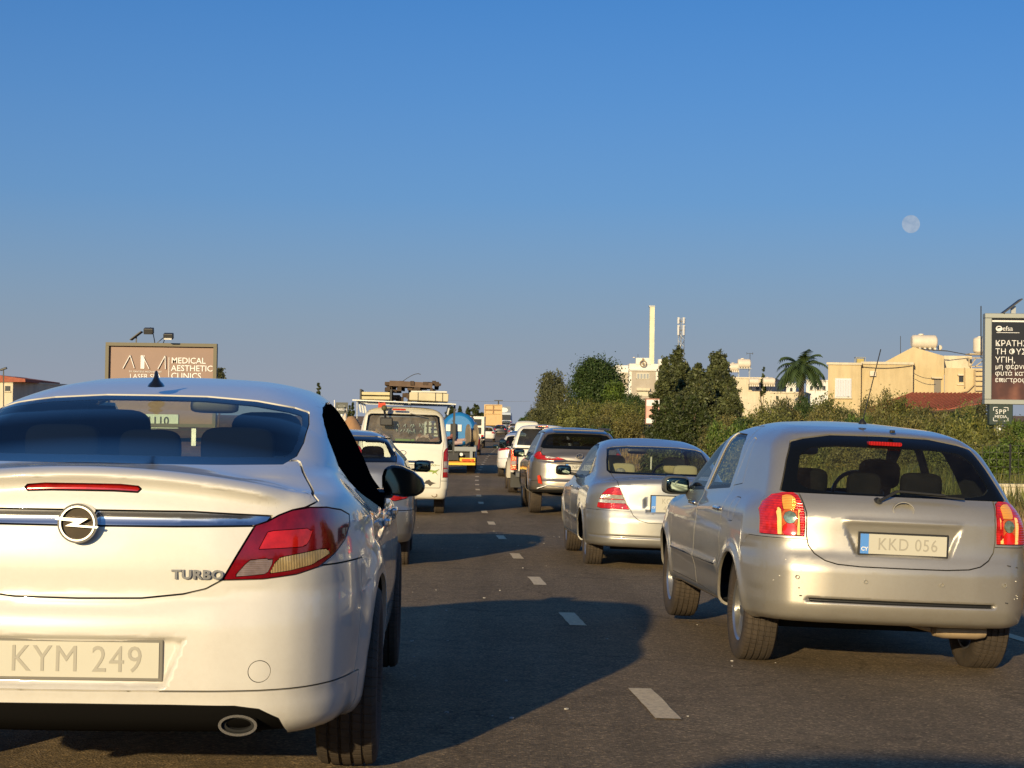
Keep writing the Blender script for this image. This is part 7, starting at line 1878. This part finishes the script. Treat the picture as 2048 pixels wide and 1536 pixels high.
# ------------------------------------------------------------------ trucks
def flatbed():
    Y = 64.0; xr = at(952, 930, Y).x; W = 2.15; X = xr - W / 2; g = gz(X, Y)
    t = thing("flatbed_truck", "flatbed truck with a yellow rear beam, ahead of the minibus", "truck", (X, Y, g), R(heading(Y)))
    dk = plain("truck_dark_steel", (.02, .022, .026), .6); gy = plain("truck_grey_rail", (.25, .27, .28), .5); yl = plain("truck_yellow", (.85, .55, .03), .5)
    MB().box((0, 2.4, .86), (W, 4.8, .12)).build("bed", gy, t, bevel=.02)
    for s in (-1, 1): MB().box((s * (W/2 - .04), 2.4, .94), (.08, 4.8, .16)).build("side_rail", plain("truck_blue_grey", (.08, .13, .18), .5), t)
    MB().box((0, .02, .90), (W, .08, .14)).build("rear_rail", gy, t)
    for x in (-.9, 0, .9): MB().box((x, .03, .70), (.10, .08, .36)).build("rear_post", gy, t)
    MB().box((0, .35, .66), (W - .1, .4, .34)).build("rear_box", dk, t)
    MB().box((0, -.04, .52), (W - .05, .12, .12)).build("rear_beam", yl, t, bevel=.01); MB().box((0, -.05, .36), (W - .05, .10, .08)).build("lower_beam", yl, t, bevel=.01)
    MB().box((0, .0, .44), (W - .05, .06, .08)).build("beam_gap", plain("beam_orange", (.55, .25, .02), .5), t)
    rl = lens("truck_lamp", (.8, .12, .03), .2, emit=.2, ecol=(1, .15, .03))
    for s in (-1, 1):
        MB().box((s * .72, -.12, .50), (.30, .04, .09)).build("tail_light", rl, t); MB().box((s * .95, -.12, .50), (.10, .04, .09)).build("reflector", rl, t)
        MB().lathe([(-.02, .001), (-.02, .06), (.03, .06)], 12, axis='y', c=(s * .55, -.1, .70)).build("work_lamp", M_WHITE, t)
        MB().box((s * .85, 4.9, 1.5), (.08, .08, 1.2)).build("headboard_post", dk, t)
    for k in range(4): MB().box((0, 4.9, 1.1 + .3 * k), (W - .3, .06, .06)).build("headboard_bar", dk, t)
    add_wheels(t, W/2 - .05, [1.2, 6.2], .42, .30, .24, 'steel'); MB().box((0, 3, .62), (.9, 6.5, .25)).build("chassis", dk, t)
    MB().box((0, 6.3, 1.15), (W - .1, 1.7, 1.5)).build("cab", plain("truck_cab_white", (.7, .7, .66), .4), t, bevel=.12)
    # load
    br = plain("brown_scrap", (.26, .10, .075), .8, var=.4, vscale=4); rr = random.Random(9)
    l = thing("scrap_load", "heap of reddish brown pipes and scrap on the flatbed", "scrap", (X, Y, g + .92), R(heading(Y)), )
    for k in range(16):
        c = Vector((rr.uniform(-.9, .7), rr.uniform(.3, 1.6), .08 + .3 * rr.random())); d = Vector((rr.uniform(-.3, .3), rr.uniform(-.3, .3), rr.uniform(-.08, .15)))
        MB().bar(c - d, c + d, rr.uniform(.10, .22), n=8).build("pipe", br if rr.random() < .75 else plain("pink_scrap", (.5, .35, .32), .6), l)
    tk = thing("blue_tank", "big blue tank standing on the flatbed truck", "tank", (X + .38, Y + 2.1, g + .92), R(heading(Y)))
    bl = plain("blue_tank_paint", (.02, .20, .50), .35, coat=.5, var=.1)
    mb = MB(); mb.lathe([(-.0, .001), (.0, .50), (.06, .58), (.2, .63), (2.1, .63), (2.3, .58), (2.4, .42), (2.4, .001)], 32, axis='y', c=(0, 0, .67)); o = mb.build("tank_body", bl, tk); 
    for x in (-.38, .02): MB().box((x, -.03, .72), (.17, .03, .24)).build("paper_notice", M_WHITE, tk)
    MB().box((-.19, -.12, .55), (.22, .2, .65)).build("black_box", dk, tk, bevel=.02); MB().box((0, 1.2, .1), (1.1, 2.0, .2)).build("cradle", dk, tk)
    rl_ = thing("cable_reel", "tan round cable reel at the right side of the flatbed", "reel", (X + .93, Y + 1.3, g + .92), R(heading(Y)))
    tan = plain("tan_reel", (.30, .235, .15), .7, var=.2)
    MB().lathe([(-.16, .001), (-.16, .42), (-.12, .42), (-.12, .22), (.12, .22), (.12, .42), (.16, .42), (.16, .001)], 28, axis='x', c=(0, .2, .44)).build("drum", tan, rl_, rot=(0, 0, R(14)))
flatbed()
def boxtruck():
    Y = 128.0; xr = at(968.5, 880, Y).x; W = 2.1; X = xr - W / 2; g = gz(X, Y)
    t = thing("white_box_truck", "white tall box truck behind the blue tank, doors with dark windows", "truck", (X, Y, g), R(heading(Y)))
    wm = plain("box_truck_white", (.80, .77, .68), .45)
    MB().box((0, 2.0, 1.42), (W, 4.0, 1.7)).build("box_body", wm, t, bevel=.05); MB().box((0, 5.0, 1.3), (W - .2, 1.8, 1.6)).build("cab", wm, t, bevel=.12)
    for s in (-1, 1):
        for z in (1.25, 1.85): MB().box((s * .55, -.02, z), (.55, .04, .45)).build("door_window", M_DKWIN, t)
        MB().box((s * .9, -.03, .8), (.16, .06, .3)).build("tail_light", L_RED, t)
    MB().box((0, -.05, .55), (W - .2, .12, .15)).build("rear_bumper", M_DARKM, t)
    add_wheels(t, W/2 - .05, [.9, 4.9], .36, .24, .20, 'steel')
boxtruck()
def dumptruck():
    Y = 245.0; c = at(986, 850, Y); W = 2.45; g = gz(c.x, Y)
    t = thing("dump_truck", "tan dump truck with a tall tipper body, far ahead in the left lane", "truck", (c.x, Y, g), R(heading(Y)))
    tn = plain("tipper_tan", (.62, .42, .20), .6, var=.15, vscale=2); td = plain("tipper_tan_dark", (.36, .21, .10), .7)
    zb, zt = .95, at(986, 810, Y).z - g
    MB().box((0, 2.6, (zb + .25 + zt) / 2), (W - .2, 5.2, zt - zb - .25)).build("tipper_body", tn, t, bevel=.04)
    for s in (-1, 1): MB().box((s * (W/2 - .09), -.05, (zb + zt) / 2), (.18, .2, zt - zb + .1)).build("corner_post", tn, t)
    for f in (1.0, .78, .62): MB().box((0, -.05, zb + (zt - zb) * f), (W, .22, .13)).build("cross_rib", tn if f != .78 else td, t)
    MB().box((0, -.04, zb + (zt - zb) * .8), (.14, .24, (zt - zb) * .4)).build("latch", td, t)
    MB().box((0, .6, zb + .02), (W - .5, 1.0, .3)).build("underframe", plain("truck_dark_steel", (.02, .022, .026), .6), t); MB().box((0, 6.2, 1.7), (W - .2, 1.9, 2.0)).build("cab", tn, t, bevel=.1)
    MB().box((0, -.1, .75), (W - .4, .1, .12)).build("rear_bumper", tn, t)
    for s in (-1, 1): MB().box((s * .8, -.14, .78), (.25, .05, .12)).build("tail_light", L_RED, t)
    add_wheels(t, W/2, [1.0, 2.3, 5.8], .5, .45, .28, 'steel')
dumptruck()
def coach():
    Y = 330.0; c = at(1011, 850, Y); g = gz(c.x, Y)
    t = thing("distant_coach", "pale blue coach roof under a round logo board, right of the dump truck", "bus", (c.x, Y, g), R(heading(Y)))
    MB().box((0, 3, 1.7), (2.4, 8, 2.8), taper=.85).build("body", plain("coach_blue_white", (.45, .52, .60), .4), t, bevel=.2); MB().box((0, -1.05, 2.2), (1.9, .05, .9)).build("rear_window", M_DKWIN, t); MB().box((0, -1.05, 1.0), (2.2, .08, .3)).build("rear_bumper", M_DARKM, t)
    for s in (-1, 1): MB().box((s * .95, -1.06, 1.3), (.2, .05, .3)).build("tail_light", L_RED, t)
    b = at(1008, 820, 340); s = thing("logo_board", "far board with a pale round logo, right of the dump truck", "sign", b); MB().box((0, 0, 0), (2.4, .2, 1.3)).build("panel", plain("board_slate", (.18, .22, .28), .5), s)
    MB().prism(oval(-.1, 0, .85, .45), -.16, -.1).build("logo_disc", M_WHITE, s); MB().bar((0, 0, -.6), (0, 0, -5), .2).build("post", M_METAL, s)
coach()
# parked cars on the raised left verge beyond the flatbed
for i, (px, c, lb) in enumerate(((911, (.7, .7, .66), "white"), (932, (.45, .04, .05), "red"), (950, (.30, .28, .24), "dark beige"))):
    Y = 290 + 3 * i; X = at(px, 832, Y).x
    vehicle("parked_car", "distant %s car roof seen above the blue tank" % lb, "car", (X, Y, at(px, 829, Y).z - 1.45), ("parked_paint_%d" % i, c, 0, .4, .05), "hatch", h=.10, yaw=0, roll=0, group="cars parked above the left verge")
X = at(930, 840, 292).x; bz = at(930, 829, 292).z - 1.46
bn = thing("parking_terrace", "raised earth terrace under the distant parked cars", "terrace", (X, 292, 0)); MB().span((-4.5, -5, -1), (4.5, 9, bz)).build("earth", M_EARTH, bn)
# charcoal trailer on the right shoulder beyond the SUV
p = at(1098, 850, 120); g = hz(p.x, 120); tr_ = thing("dark_trailer", "low dark covered trailer behind the panel van, right shoulder", "trailer", (p.x, 120, g), R(heading(120)))
MB().prism([(-.9, .5), (1.0, .5), (1.0, p.z - g - .1), (-.5, p.z - g)][::-1], 0, 3).build("cover", plain("charcoal_tarp", (.035, .035, .04), .7), tr_); add_wheels(tr_, .95, [1.5], .32, .2, .18, 'steel')
MB().box((.05, -.03, .48), (1.9, .05, .08)).build("rear_bar", plain("orange_bar", (.5, .2, .08), .5), tr_)

# unseen tall van standing in for the camera car, sized to cast its shadow
def own_car():
    r = vehicle("stand_in_van", "unseen dark van behind the camera, standing in for the camera car to cast its shadow", "van", (-1.0, -5.05, 0), ("own_car_paint", (.10, .10, .11), .4, .4, .1), 'van', yaw=1.5, roll=0, h=.10, P=dict(H=2.15))
own_car()
for i, (x, y, kd, c) in enumerate(((-.75, -13, "hatch", (.5, .5, .5)), (3.1, -3.4, "suv", (.25, .05, .04)), (3.1, -10.5, "saloon", (.75, .74, .7)))):
    vehicle("queueing_car", "car waiting behind the camera, outside the photo", "car", (x, y - 5, 0), ("queue_paint_%d" % i, c, .2, .4, .1), kd, yaw=1.5, roll=0, h=.10, group="cars waiting behind the camera")
